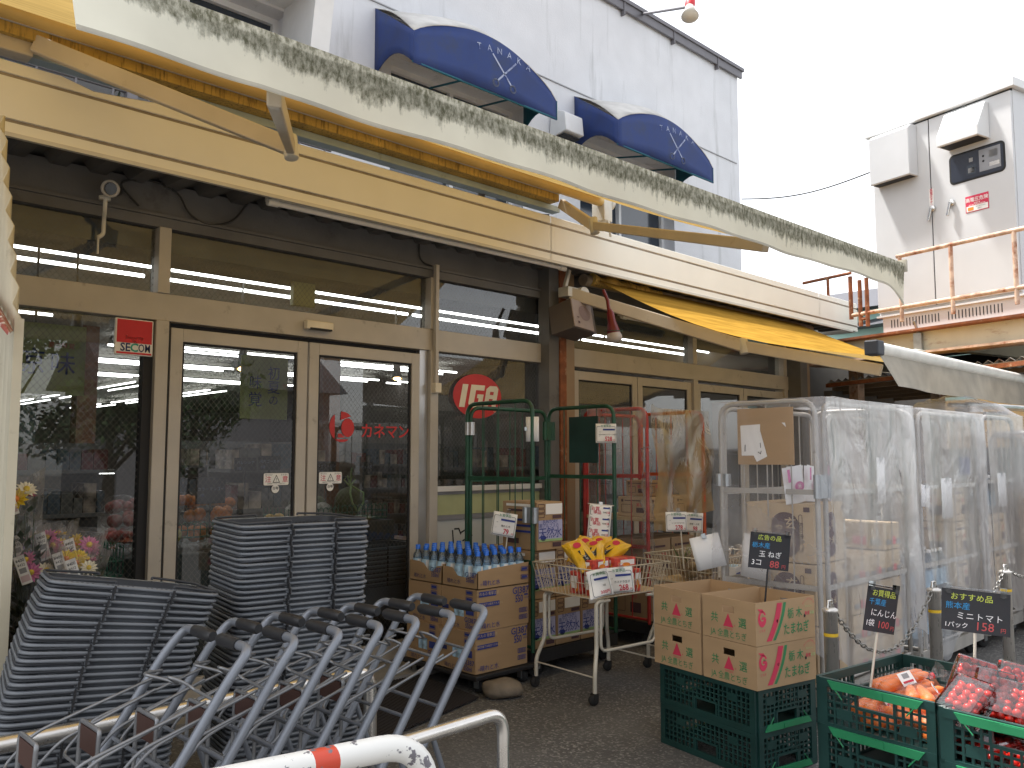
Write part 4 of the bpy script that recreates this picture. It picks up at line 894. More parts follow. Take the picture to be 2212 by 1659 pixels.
m = MB(); m.box(A0.x-.06, A0.x+.14, A0.y-.03, A0.y+.08, A0.z-.03, A0.z+.05); m.lathe([(0, -.05), (.06, -.05), (.06, .05), (0, .05)], 16, A0+V((.10, -.02, .0)), (0, 1, 0)); m.bar(A0+V((-.05, .03, .0)), A0+V((.02, .03, .20)), .03, .03); m.build('shoulder', 'offwhite', aw2, bevel=.005)
# loose bundled cloth at the roller
m = MB(); m.tube([V((xS+.02+.12*i, YS0-.03+.012*math.sin(i*2.1), zS+.01-.012*(i % 2)))-O2 for i in range(9)], .05, 10, rad=[.055, .045, .057, .046, .055, .043, .05, .04, .03]); m.build('cloth_bundle', 'hood_yellow', aw2)
# ================================================================ steel platform with the high voltage cabinet
def tz(x, y, z): r = ray(x, y); return (z-HC)/r.z
CR = PT(2190, 168, 8.2); ztop = CR.z; CLf = PZ(1880, 284, ztop)
ex = (CR-CLf); ex.z = 0; CWID = ex.length; ex.normalize(); ez = V((0, 0, 1)); ey = ez.cross(ex)   # ex: along the front to the right, ey: into the cabinet
zb = PT(1897, 690, tz(1880, 284, ztop)).z
cab = thing('power_cabinet', 'tall pale grey high voltage cabinet on a rusty steel platform', 'electrical cabinet', (0, 0, 0))
CB = V((CLf.x, CLf.y, zb)); CH = ztop-zb-.09; DEP = 1.05
def CP(a, b, z): return CB+ex*a+ey*b+ez*z
def cbox(m, a0, a1, b0, b1, z0, z1, mat=0):
    c = (CP(a0, b0, z0)+CP(a1, b1, z1))/2; return m.obox(c, ex*(a1-a0), ey*(b1-b0), ez*(z1-z0), mat)
m = MB(); cbox(m, 0.02, CWID-.03, .02, DEP, 0, CH); m.build('body', 'cabinet', cab)
m = MB(); cbox(m, -.04, CWID+.02, -.05, DEP+.05, CH+.001, CH+.09); m.build('roof', 'cabinet_light', cab, bevel=.006)
SPL = .44*CWID
for a0, a1 in ((.025, SPL-.006), (SPL+.006, CWID-.035)):
    m = MB(); cbox(m, a0, a1, -.012, .018, .03, CH-.02); m.build('door', 'cabinet', cab, bevel=.004)
m = MB(); cbox(m, SPL-.0055, SPL+.0055, -.003, .018, .03, CH-.02); cbox(m, .03, CWID-.03, -.0, .019, CH-.018, CH-.001); m.build('door_gap', 'dark', cab)
def con(x, y, off=0):
    """point of the photo on the cabinet front -> (a, z)"""
    r = ray(x, y); d = (CB-CAM).dot(ey)+off; P = CAM+r*(d/r.dot(ey)); q = P-CB; return q.dot(ex), q.z
def hood(x0, y0, x1, y1, mat, slope):
    a0, za = con(x0, y0, -.02); a1, zb_ = con(x1, y1, -.02); a0, a1 = min(a0, a1), max(a0, a1); z1, z0 = max(za, zb_), min(za, zb_)
    pr = [(0, z1), (-.10, z1-.01), (-.17 if slope else -.15, z1-.05 if not slope else z0+.06), (-.17 if slope else -.15, z0), (0, z0)] if not slope else [(0, z1), (-.06, z1), (-.21, z0+.10), (-.21, z0), (0, z0)]
    o = MB(); o.prism([CP(a0, b-.013, z) for b, z in pr], ex*(a1-a0)); h = o.build('ventilation_hood', mat, cab, bevel=.008)
    o = MB(); cbox(o, a0+.02, a1-.02, pr[-2][0]+.02, -.03, z0-.004, z0-.001); o.build('grille', 'dark', h)
hood(1893, 300, 1983, 380, 'cabinet', False)
hood(2045, 252, 2138, 298, 'cabinet_light', True)
# meter window
a0, z0 = con(2054, 400); a1, z1 = con(2172, 305); az = [con(2054, 345), con(2058, 398), con(2172, 360), con(2168, 308)]
ca, czz = sum(q[0] for q in az)/4, sum(q[1] for q in az)/4; hw, hh = (a1-a0)/2, .155
frC = frame(CP(ca, -.014, czz), ex, ez, .001)
q = INK(); q.p(frC, rrect(-hw, hw, -hh, hh, .05, 5), 0); fr2 = frame(CP(ca, -.014, czz), ex, ez, .004); q.p(fr2, rrect(-hw+.018, hw-.018, -hh+.018, hh-.018, .04, 5), 1)
fr3 = frame(CP(ca, -.014, czz), ex, ez, .006)
q.r(fr3, -hw*.35, -hw*.02, -.10, .0, 2); q.r(fr3, -hw*.3, -hw*.07, -.08, -.03, 3); q.r(fr3, -hw*.26, -hw*.12, .03, .07, 3); q.r(fr3, .1*hw, hw*.85, -.10, .12, 4); q.r(fr3, hw*.45, hw*.75, .02, .09, 3); q.r(fr3, hw*.45, hw*.8, -.07, -.03, 5); q.p(fr3, ell(hw*.25, .05, .012, .012, 10), 0, .001); q.p(fr3, ell(hw*.25, .0, .012, .012, 10), 0, .001)
q.build('meter_window', ['rubber', 'cabinet_glass', 'window_dark', 'grey_ink', 'blade_grey', 'paper'], cab)
def csign(x0, y0, x1, y1, fn, mats, name):
    a, z = con((x0+x1)/2, (y0+y1)/2); b0 = con(x0, (y0+y1)/2)[0]; b1 = con(x1, (y0+y1)/2)[0]; t0 = con((x0+x1)/2, y0)[1]; t1 = con((x0+x1)/2, y1)[1]
    q = INK(); fn(q, CP(a, -.014, z), abs(b1-b0)/2, abs(t0-t1)/2); q.build(name, mats, cab)
def s1(q, P, hw, hh):
    f = lambda e: frame(P, ex, ez, e)
    q.r(f(.001), -hw, hw, -hh, hh, 0); q.r(f(.003), -hw*.92, hw*.92, -hh*.9, -hh*.25, 1)
    q.t(f(.004), 0, hh*.45, '高電圧危険', hw*.39, 1, bold=.03); q.t(f(.004), 0, hh*.03, '変電設備', hw*.14, 1); q.t(f(.004), 0, -hh*.17, '東京電気管理技術者協会', hw*.13, 1)
    q.r(f(.004), -hw*.8, -hw*.3, -hh*.8, -hh*.4, 2); q.t(f(.004), hw*.3, -hh*.45, '電気管理技術者', hw*.12, 3); q.t(f(.004), hw*.2, -hh*.7, '連絡先', hw*.12, 3)
csign(2087, 420, 2138, 456, s1, ['red_print', 'card', 'orange_ink', 'grey_ink'], 'danger_sticker')
def s2(q, P, hw, hh):
    q.r(frame(P, ex, ez, .001), -hw, hw, -hh, hh, 0)
    for i, ch in enumerate('高電圧キケン'): q.t(frame(P, ex, ez, .003), 0, hh*(.82-.33*i), ch, hh*.36, 1, bold=.03)
csign(2009, 408, 2019, 448, s2, ['card', 'red_ink'], 'danger_strip')
q = INK()
for (x, y, ch) in ((2069, 250, '低'), (2091, 241, '圧')): a, z = con(x-6, y-12); q.t(frame(CP(a, -.013, z), ex, ez, .002), 0, 0, ch, .05, 0)
q.build('lettering', 'grey_ink', cab)
for x, y in ((2015, 460), (2056, 448)):
    a, z = con(x, y); m = MB(); m.lathe([(0, 0), (.035, 0), (.03, .025), (0, .03)], 14, CP(a+.015, -.013, z+.04), -ey); m.bar(CP(a+.015, -.045, z+.05), CP(a-.02, -.05, z-.09), .03, .022); m.build('handle', 'steel', cab, bevel=.004)
# base channel with slots
m = MB(); cbox(m, .06, CWID-.02, .015, .05, -.19, -.02); cbox(m, .0, CWID+.03, -.01, DEP, -.02, -.001); m.build('base_channel', 'cabinet_light', cab)
m = MB()
for i in range(34):
    a = .16+i*.036
    if .72 < a < .80 or a > CWID-.08: continue
    cbox(m, a, a+.009, .012, .0149, -.145, -.06)
m.build('vent_slot', 'dark', cab)
# platform
pf = thing('steel_platform', 'cream steel beam platform with rusty flanges carrying the grey cabinet', 'platform', (0, 0, 0))
zt = -.192
def pbox(m, a0, a1, b0, b1, z0, z1, mat=0): return cbox(m, a0, a1, b0, b1, z0, z1, mat)
m = MB(); pbox(m, -.9, 3.2, -.02, .06, zt-.02, zt); pbox(m, -.9, 3.2, -.16, .10, zt-.045, zt-.021); m.build('rusty_flange', 'rust', pf)
m = MB(); pbox(m, -.9, 3.2, -.02, .0, zt-.26, zt-.046); m.build('beam_web', 'beam_cream', pf)
m = MB(); pbox(m, -.9, 3.2, -.16, .10, zt-.285, zt-.261); m.build('lower_flange', 'rust_pale', pf)
m = MB(); pbox(m, -.9, 3.2, .1, 2.3, zt-.04, zt-.015); m.build('deck', 'dark', pf)
m = MB(); pbox(m, -1.6, 3.4, 2.25, 2.3, 2.40-CB.z, zt-.05); m.build('rear_screen', 'dark', pf)  # added dark sheet, stands in for the shaded void under the deck
m = MB(); pbox(m, -.9, -.85, -.15, 2.2, zt-.28, zt-.05); pbox(m, .8, .9, .101, 2.2, zt-.28, zt-.05); m.build('cross_beam', 'beam_cream', pf)
for a in (-.7, 2.9):
    for b in (.4, 2.0): m = MB(); pbox(m, a, a+.12, b, b+.12, -CB.z, zt-.29); m.build('post', 'rust_pale', pf)
# railing along the platform edge, and ladder stiles by the fascia end
rl = thing('platform_railing', 'rusty pale steel railing round the cabinet platform', 'railing', (0, 0, 0))
d_ = -.30
def pl(x, y, b=d_): r = ray(x, y); d = (CB-CAM).dot(ey)+b; return CAM+r*(d/r.dot(ey))
T0, T1, B0, B1 = pl(1937, 557), pl(2230, 486), pl(1842, 690), pl(2230, 606)
ztp = (T0.z+T1.z)/2; zbt = (B0.z+B1.z)/2
def onrail(P, z): return V((P.x, P.y, z))
m = MB(); m.tube([onrail(T0, ztp), onrail(T1, ztp)], .022, 8); m.build('top_rail', 'rust_pale', rl)
m = MB(); m.tube([onrail(B0, zbt), onrail(B1, zbt)], .022, 8); m.build('bottom_rail', 'rust_pale', rl)
for x in (1945, 2056, 2195):
    P = pl(x, 600); m = MB(); m.tube([onrail(P, zbt-.15), onrail(P, ztp)], .021, 8); m.build('post', 'rust_pale', rl)
for x, y0, y1 in ((1838, 597, 690), (1858, 605, 705), (1873, 600, 705)):
    P = pl(x, 650); m = MB(); m.tube([onrail(P, pl(x, y1).z), onrail(P, pl(x, y0).z)], .024, 8); m.build('ladder_stile', 'rust', rl)
P = pl(1858, 690); Q = pl(1873, 688); m = MB(); m.tube([P, Q], .018, 6); m.build('ladder_rung', 'rust', rl)
P = pl(1735, 612, .5); Q = pl(1838, 597, .5); m = MB(); m.tube([P, onrail(Q, P.z)], .02, 8); P2 = pl(1788, 600, .5); m.tube([onrail(P2, P.z), onrail(P2, P.z-.6)], .02, 8); m.build('far_rail', 'rust', rl)
# pipe clamp under the beam
t = thing('beam_clamp', 'grey clamp with a round lamp hanging under the cream beam', 'clamp', pl(1985, 745, -.05))
m = MB(); m.box(-.04, .04, -.04, .04, -.06, .12); m.tube([(.0, 0, .12), (-.05, .02, .25)], .015, 6); m.build('bracket', 'zinc', t); m = MB(); m.lathe([(0, 0), (.12, -.03), (.12, -.06), (0, -.05)], 16, (-.1, 0, -.05)); m.build('lamp_disc', 'offwhite', t)
# ================================================================ lean-to roof, houses, fence to the right
t = thing('lean_to_roof', 'low corrugated lean-to roof on dark purlins below the steel platform', 'roof', (0, 0, 0))
A = PT(1790, 838, 9.2); zz = A.z
a, b, c, d = PZ(1788, 824, 2.30), PZ(2245, 768, 2.32), PZ(2245, 832, 2.30), PZ(1838, 862, 2.28)
m = MB(); nn = 46
for i in range(nn):
    u0, u1 = i/nn, (i+1)/nn; h = lambda i: .018 if i % 2 else -.018
    p0, p1 = a+(b-a)*u0, a+(b-a)*u1; q0, q1 = d+(c-d)*u0, d+(c-d)*u1
    m.add([p0+ZU*h(i), p1+ZU*h(i+1), q1+ZU*h(i+1), q0+ZU*h(i)], [(0, 1, 2, 3)])
m.build('corrugated_sheet', 'corrugated', t, solid=.004)
m = MB()
for k in range(6):
    u = k/5; m.bar(a+(d-a)*u-ZU*.05, b+(c-b)*u-ZU*.05, .04, .05)
m.build('purlin', 'cardboard_dull', t); m = MB(); m.bar(a-ZU*.055-V((.04, .0, 0)), b-ZU*.055-V((.04, 0, 0)), .02, .04); m.build('edge_beam', 'rust', t)
for P in (a+(d-a)*.06, b+(c-b)*.9, d): m = MB(); m.box(P.x-.05, P.x+.05, P.y-.05, P.y+.05, 0, P.z-.1); m.build('post', 'wall_grey', t)
t = thing('teal_house', 'pale teal house with grey windows behind the beige corrugated fence', 'house', (0, 0, 0))
P0 = PT(1890, 860, 21); P1 = PT(2320, 860, 17)
dx = (P1-P0); dx.z = 0; dx.normalize(); nx = ZU.cross(dx)
def hp(a, b, z): q = P0+dx*a+nx*b; return V((q.x, q.y, z))
m = MB(); m.obox(hp(5, 2.5, 2.3), dx*11, nx*5, ZU*4.6); m.build('wall', 'teal_wall', t)
m = MB(); m.prism([hp(-1.0, -.5, 4.6), hp(-1.0, 5.5, 4.6), hp(-1.0, 2.5, 6.0)], dx*12); m.build('roof', 'roof_tile', t)
for a_ in (.3, 3.3, 7.5): m = MB(); m.obox(hp(a_, -.03, 2.5), dx*1.1, nx*.1, ZU*1.1); w_ = m.build('window_frame', 'wood_brown', t); m = MB(); m.obox(hp(a_, -.085, 2.5), dx*.95, nx*.008, ZU*.95); m.build('pane', 'blade_grey', w_)
t = thing('tile_roof_house', 'teal gabled house with a dark tiled roof seen through the ladder stiles', 'house', (0, 0, 0))
P = PT(1900, 690, 24); m = MB(); m.box(P.x-3, P.x+3, P.y-3, P.y+3, 0, P.z-.2); m.build('wall', 'teal_wall', t); m = MB(); m.prism([(P.x-3.4, P.y-3.4, P.z-.2), (P.x+3.4, P.y-3.4, P.z-.2), (P.x, P.y-3.4, P.z+.9)], (0, 6.8, 0)); m.build('roof', 'roof_tile', t)
t = thing('corrugated_fence', 'beige corrugated metal fence with brown stains at the back right', 'fence', (0, 0, 0))
A = PT(1930, 872, 15.5); B = PT(2300, 850, 12.0); m = MB(); dd = B-A; dd.z = 0; n_ = 110; nv = ZU.cross(dd.normalized())
for i in range(n_):
    o0, o1 = (.02 if i % 2 else -.02), (-.02 if i % 2 else .02); p0 = A+dd*(i/n_)+nv*o0; p1 = A+dd*((i+1)/n_)+nv*o1
    z0, z1 = A.z+(B.z-A.z)*i/n_, A.z+(B.z-A.z)*(i+1)/n_
    m.add([(p0.x, p0.y, 0), (p1.x, p1.y, 0), (p1.x, p1.y, z1), (p0.x, p0.y, z0)], [(0, 1, 2, 3)])
m.build('sheet', 'fence_beige', t); m = MB(); m.bar(V((A.x, A.y, 1.9))+nv*.05, V((B.x, B.y, 1.9))+nv*.05, .05, .05); m.build('rail', 'rust', t)
t = thing('parked_car', 'silver parked car with a roof rack seen over the beige fence', 'car', PT(2195, 905, 10.5)); t.location.z = 0
cz = .0; m = MB(); m.prism([(-.8, -1.9, .35), (-.8, 1.9, .35), (-.8, 1.95, .85), (-.8, 1.2, .95), (-.8, .7, 1.5), (-.8, -1.2, 1.55), (-.8, -1.85, 1.0)], (1.6, 0, 0)); m.build('body', 'alu', t, bevel=.08)
m = MB(); m.prism([(-.805, .95, 1.0), (-.805, .55, 1.42), (-.805, -1.1, 1.46), (-.805, -1.5, 1.02)], (1.61, 0, 0)); m.build('side_glass', 'window_dark', t)
for y in (-1.25, 1.25):
    for x in (-.72, .72): m = MB(); m.lathe([(0, -.09), (.31, -.09), (.31, .09), (0, .09)], 20, (x, y, .31), (1, 0, 0)); m.build('wheel', 'rubber', t)
m = MB(); P = PT(2120, 880, 11.5)
for y in (-.1, .1): m.tube([P+V((-.9, y, 0)), P+V((1.4, y-.4, 0))], .03, 8)
for a_ in (-.5, .6): m.bar(P+V((a_, -.16, -.06)), P+V((a_, .16, -.06)), .05, .05)
m.bar(P+V((-.6, 0, -.1)), P+V((-.6, 0, -P.z)), .06, .06); m.bar(P+V((1.0, -.2, -.1)), P+V((1.0, -.2, -P.z)), .06, .06)
tag(m.build('pipe_rack', 'alu'), 'rack of pale pipes above the beige fence', 'pipe rack')
# ================================================================ across the street (seen mirrored in the shop glass)
t = thing('street_house', 'grey house with a railed balcony across the street, mirrored in the shop glass', 'house', (-4, -11, 0))
m = MB(); m.box(-9, 6, -6, 0, 0, 3.0); m.box(-9, 2, -6, -1.2, 3.0, 6.2); m.build('wall', 'house_wall', t)
m = MB(); m.box(-9, 6.2, -.02, .35, 2.9, 3.1); m.build('eave', 'roof_red', t)
m = MB(); m.box(-5, -2, -1.19, -1.1, 3.4, 5.6); m.box(-8, -6, -1.19, -1.1, 3.4, 5.4); m.build('window', 'window_dark', t)
m = MB(); m.tube([(-9, .1, 4.1), (6, .1, 4.1)], .03, 6)
for i in range(60): m.tube([(-9+i*.25, .1, 3.1), (-9+i*.25, .1, 4.1)], .015, 4)
m.build('balcony_railing', 'gutter', t)
t = thing('street_house', 'low dark roofed house across the street beyond the trees', 'house', (12, -16, 0))
m = MB(); m.box(-3, 4, -5, 0, 0, 3.6); m.build('wall', 'house_wall', t); m = MB(); m.prism([(-3.5, -5.4, 3.6), (-3.5, .4, 3.6), (-3.5, -2.5, 5.6)], (8, 0, 0)); m.build('roof', 'roof_tile', t)
t = thing('street_canopy', 'brown canopied stall across the street, mirrored in the right door', 'canopy', (20, -9.5, 0))
m = MB(); m.prism([(-5, -3, 3.1), (-5, 1.5, 2.6), (-5, 1.5, 2.4), (-5, -3, 4.8)], (10, 0, 0)); m.build('roof', 'awning_brown', t); 
for x in (-4.8, 0, 4.8): m = MB(); m.box(x-.06, x+.06, 1.3, 1.42, 0, 2.5); m.build('post', 'house_dark', t)
m = MB(); m.box(-5, 5, -3, -2.8, 0, 3); m.build('wall', 'house_dark', t)
def tree(P, h, r, lab, seed):
    rr = random.Random(seed); t = thing('street_tree', lab, 'tree', P, 0, 'trees across the street')
    m = MB(); m.tube([(0, 0, 0), (.05, .02, h*.35), (.0, .1, h*.6)], .1, 8, rad=[.16, .11, .06])
    for k in range(5): a = k*1.3; m.tube([(.03, .02, h*.35+.08*k), (r*.5*math.cos(a), r*.5*math.sin(a), h*.6+.1*k)], .05, 6, rad=[.06, .02])
    m.build('trunk', 'bark', t); m = MB()
    cl = [(V((rr.uniform(-r, r)*.7, rr.uniform(-r, r)*.7, h*.45+rr.uniform(0, h*.5))), rr.uniform(.35, .65)*r) for _ in range(9)]
    for k in range(2600):
        c, q = rr.choice(cl); d = V((rr.gauss(0, 1), rr.gauss(0, 1), rr.gauss(0, 1))).normalized(); p = c+d*q*rr.random()**.4
        a = V((rr.gauss(0, 1), rr.gauss(0, 1), rr.gauss(0, 1))).normalized(); b = a.orthogonal().normalized(); s = rr.uniform(.05, .11); m.add([p-a*s, p+b*s*.5, p+a*s, p-b*s*.5], [(0, 1, 2, 3)])
    m.build('crown', 'tree_leaf', t)
tree((3.4, -9.2, 0), 3.4, 1.3, 'bushy tree across the street in front of the grey house', 1); tree((6.2, -8.6, 0), 3.0, 1.5, 'low spreading tree across the street, second from the grey house', 2); tree((9.0, -11, 0), 3.8, 1.5, 'tree across the street beside the dark roofed house', 3); tree((5.5, -14, 0), 6.2, 1.6, 'tall tree across the street behind the others', 4)
def pole(P, h, lab):
    t = thing('utility_pole', lab, 'utility pole', P); m = MB(); m.tube([(0, 0, 0), (0, 0, h)], .1, 10, rad=[.13, .09]); m.build('pole', 'wall_grey', t); m = MB(); m.bar((-.8, 0, h-.5), (.8, 0, h-.5), .06, .06); m.bar((-.6, 0, h-1.2), (.6, 0, h-1.2), .06, .06); m.build('crossarm', 'wall_grey', t)
pole((4.6, -10.2, 0), 8, 'grey utility pole across the street by the grey house'); pole((17, -15, 0), 9, 'grey utility pole across the street by the canopied stall')
for i in range(4):
    a, b = V((4.6-.6+.4*i, -10.2, 7.4-.25*(i % 2))), V((17-.6+.4*i, -15, 8.4-.25*(i % 2)))
    m = MB(); m.tube([a+(b-a)*(k/10)-ZU*.5*math.sin(math.pi*k/10) for k in range(11)], .015, 5); tag(m.build('power_line', 'cable'), 'power line between the utility poles across the street', 'power line', 'power lines across the street')
m = MB(); m.tube([(13.5, -18, 0), (13.5, -18, 7.2)], .03, 6)
for z in (6.6, 6.9, 7.15): m.tube([(13.1, -18, z), (13.9, -18, z)], .015, 5)
tag(m.build('roof_antenna', 'alu'), 'tall television antenna across the street', 'antenna')
# ================================================================ roll cages
def panel(m, P, Q, ztop, zbot, nb=4, r=.0145, bars=(.5,), rw=.004, rad=.09, mids=(0.35, .68)):
    """rounded tube panel with thin upright bars between floor points P and Q"""
    P, Q = V((P[0], P[1], 0)), V((Q[0], Q[1], 0)); d = Q-P
    pts = fillet([P+ZU*zbot, P+ZU*ztop, Q+ZU*ztop, Q+ZU*zbot], rad, 6); m.tube(pts, r, 8)
    H = ztop-zbot
    for k in mids: z = zbot+H*k; m.obox((P+Q)/2+ZU*z, d*.98, V((-d.y, d.x, 0)).normalized()*.012, ZU*.028)
    m.tube([P+ZU*(zbot+.03), Q+ZU*(zbot+.03)], .01, 6)
    for i in range(1, nb+1): p = P+d*(i/(nb+1)); m.tube([p+ZU*(zbot+.03), p+ZU*(ztop-.005)], rw, 6)
def cage(lab, mat, x0, x1, y0, y1, zt, panels='lrk', base='black_plastic', zb=.17, group='roll cages in front of the shop', nb=4, mats=None):
    t = thing('roll_cage', lab, 'roll cage', ((x0+x1)/2, (y0+y1)/2, 0), 0, group); ox, oy = (x0+x1)/2, (y0+y1)/2
    a, b, c, d = x0-ox, x1-ox, y0-oy, y1-oy
    for k in panels:
        m = MB()
        if k == 'l': panel(m, (a, c), (a, d), zt, zb, nb)
        if k == 'r': panel(m, (b, c), (b, d), zt, zb, nb)
        if k == 'k': panel(m, (a+.03, d), (b-.03, d), zt-.02, zb, nb+2)
        if k == 'f': panel(m, (a+.09, c), (b, c), zt-.01, zb, nb+1)
        m.build('side_panel' if k in 'lr' else ('back_panel' if k == 'k' else 'front_panel'), (mats or {}).get(k, mat), t)
    m = MB(); m.box(a, b, c, d, zb-.05, zb-.01); m.box(a, b, c-.015, c-.001, zb-.07, zb+.01); m.box(a-.015, a-.001, c, d, zb-.07, zb+.01); m.build('base', base, t)
    for sx in (a+.07, b-.07):
        for sy in (c+.06, d-.06):
            m = MB(); m.lathe([(0, -.018), (.05, -.018), (.055, -.01), (.055, .01), (.05, .018), (0, .018)], 16, (sx, sy, .055), (.3, 1, 0)); w_ = m.build('caster', 'rubber', t)
            m = MB(); m.box(sx-.028, sx+.028, sy-.03, sy-.022, .05, zb-.055); m.box(sx-.028, sx+.028, sy+.022, sy+.03, .05, zb-.055); m.build('fork', 'zinc', w_)
    return t
def latch(t, P, w_=.12, h=.09, nm='hinge_plate', ang=0, mat='zinc'):
    m = MB(); e = V((math.cos(ang), math.sin(ang), 0)); n = ZU.cross(e); p = V(P)-V(t.location)
    m.obox(p, e*w_, n*.02, ZU*h); m.tube([p-e*w_*.42-ZU*h*.5-n*.0, p-e*w_*.42+ZU*h*.5], .022, 8); m.tube([p+e*w_*.42-ZU*h*.5, p+e*w_*.42+ZU*h*.5], .022, 8); m.build(nm, mat, t)
GX0, GX1, GY0, GY1 = 3.93, 4.76, 3.86, 4.50
gc = cage('dark green roll cage beside the bottled water, stacked with water cartons', 'cage_green', GX0, GX1, GY0, GY1, 1.77, 'lrk', nb=3)
latch(gc, (GX0, GY0+.02, 1.03), .10, .10, 'latch', R(90), 'zinc'); latch(gc, (GX1-.02, GY1-.02, 1.60), .12, .14, 'hinge_plate', R(10), 'cage_green'); latch(gc, (GX0+.0, GY1-.03, 1.60), .05, .09, 'clip', R(90), 'alu')
m = MB(); p = V((GX1, 0, 0))-V(gc.location); m.box(p.x-.012, p.x-.006, -.18+.0, .10, 1.36, 1.70); m.build('back_board', 'crate_green', gc)
RX0, RX1 = 5.2, 5.95
rc = cage('red roll cage with crumpled film on its post, behind the sweets wagon', 'cage_red', RX0, RX1, 3.90, 4.52, 1.77, 'lrk', mats={'r': 'cage_orange'}, nb=3)
m = MB(); m.box(-.37, .37, -.3, .3, .92, .945); m.build('shelf', 'plywood', rc)
# film wrapped round the red post, and tan sheet over the right panel
m = MB(); zz = [.55+i*.04 for i in range(24)]
rr = random.Random(5); m.tube([(RX0+.0+.012*rr.uniform(-1, 1)-rc.location.x, 3.90+.01*rr.uniform(-1, 1)-rc.location.y, z) for z in zz], .04, 10, rad=[.03+.022*rr.random() for _ in zz])
o = m.build('crumpled_film', 'cello', None); o.location = rc.location; tag(o, 'crumpled clear film wound round the front post of the red roll cage', 'plastic film')
def sheet_cover(name, lab, fn, nu, nv, mat, cat='plastic cover', group=None):
    m = MB(); m.grid(fn, nu, nv); o = m.build(name, mat); return tag(o, lab, cat, group)
def tanfn(u, v):
    x = 5.22+.80*u; y = 3.87-.02*math.sin(u*14)*v-.06*math.exp(-((u-.12)/.05)**2)*v; z = 1.775+.03*math.exp(-((u-.02)/.06)**2)-(.95-.15*u)*v
    x += .10*math.sin(v*2.6)*(1-u)*.5; y += .02*math.sin(v*9+u*7)
    return V((x, y, z))
sheet_cover('tan_plastic_sheet', 'tan tinted plastic sheet draped over the right half of the red roll cage', tanfn, 26, 26, 'cover_film_tan')
def redfn(u, v):
    y = 3.88+.60*u; return V((5.17-.03*math.sin(u*9+1)*v-.02*math.sin(u*23), y, 1.79-1.2*v))
sheet_cover('clear_plastic_sheet', 'clear plastic sheet hanging over the left panel of the red roll cage', redfn, 16, 20, 'cover_film')
# ================================================================ cartons
def carton(lab, c, size, rz=0, mat='cardboard', group=None, prints=None, name='carton', inkm=('blue_ink', 'brown_ink', 'red_print', 'card'), seam=True):
    """c: centre of the base"""
    t = thing(name, lab, 'cardboard box', c, rz, group); a, b, h = size[0]/2, size[1]/2, size[2]
    m = MB(); m.box(-a, a, -b, b, 0, h-.001); m.build('shell', mat, t, bevel=.004)
    if seam:
        q = INK(); fr = frame((0, 0, h), (1, 0, 0), (0, 1, 0), .0015); q.r(fr, -a*.98, a*.98, -.022, .022, 0); q.build('packing_tape', 'cardboard_pale', t)
    if prints:
        q = INK(); prints(q, a, b, h); q.build('printing', list(inkm), t)
    return t
def faceL(a, b, h): return frame((-a, 0, h/2), (0, -1, 0), (0, 0, 1), .0055)      # -X side
def faceF(a, b, h): return frame((0, -b, h/2), (1, 0, 0), (0, 0, 1), .0055)      # -Y side
def spring_print(q, a, b, h):
    f = faceL(a, b, h)
    for y in (h*.32, h*.12, -h*.0, -h*.12): q.r(f, -b*.62, b*.72, y-.007, y+.007, 1 if y > h*.3 else 0)
    q.r(f, -b*.7, b*.0, -h*.38, -h*.27, 1); q.r(f, -b*.75, b*.75, h*.40, h*.455, 3)
    f = faceF(a, b, h); q.r(f, -a*.35, a*.95, h*.24, h*.46, 3)
    for i in range(3): q.ring(f, rrect(-a*.92, -a*.45, h*(.38-.1*i), h*(.455-.1*i), .004, 1), .004, 1)
    q.r(f, a*.2, a*.9, h*.15, h*.22, 1); q.r(f, -a*.9, a*.95, -h*.32, h*.12, 4)
    f2 = faceF(a, b, h); f2 = f2 @ M.Translation((0, 0, .0012))
    q.t(f2, 0, h*.085, 'SUNTORY', .03, 0, bold=.02); q.t(f2, -a*.1, h*.0, '南アルプスの', .03, 0); q.t(f2, 0, -h*.16, '天然水', .075, 0, bold=.015, sp=.85)
    q.r(f2, -a*.9, a*.95, -h*.32, -h*.27, 5); q.p(f2, ell(-a*.55, -h*.25, .025, .018, 14), 0); q.r(f, a*.2, a*.85, -h*.44, -h*.35, 1)
k = 0; WI = ('blue_ink', 'brown_ink', 'red_print', 'card', 'lilac_print', 'label_green')
zb = .17
for lay in range(2):
    for col in range(3):
        carton('brown mineral water carton in the green cage, %s layer, %s from the left' % (('bottom', 'middle')[lay], ('first', 'second', 'third')[col]), (4.07+.245*col, 4.07, zb+.315*lay), (.235, .33, .31), 0, 'cardboard', 'mineral water cartons in the green cage', spring_print, inkm=WI, name='water_carton')
carton('single brown mineral water carton on top of the stack in the green cage', (4.10, 4.03, zb+.63), (.235, .33, .31), R(-2), 'cardboard', 'mineral water cartons in the green cage', spring_print, inkm=WI, name='water_carton')
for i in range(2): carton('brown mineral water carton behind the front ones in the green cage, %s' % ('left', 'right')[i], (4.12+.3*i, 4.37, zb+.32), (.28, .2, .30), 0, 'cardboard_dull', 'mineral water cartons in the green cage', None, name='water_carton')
def plain_print(q, a, b, h):
    for f, w_ in ((faceL(a, b, h), b), (faceF(a, b, h), a)):
        q.p(f, ell(-w_*.7, h*.3, .012, .012, 10), 1); q.r(f, -w_*.55, w_*.5, h*.28, h*.33, 1); q.ring(f, rrect(-w_*.75, -w_*.05, -h*.3, h*.1, .004, 1), .004, 1); q.r(f, w_*.2, w_*.7, -h*.3, -h*.05, 1); q.t(f, w_*.4, h*.08, '菓子', .03, 2)
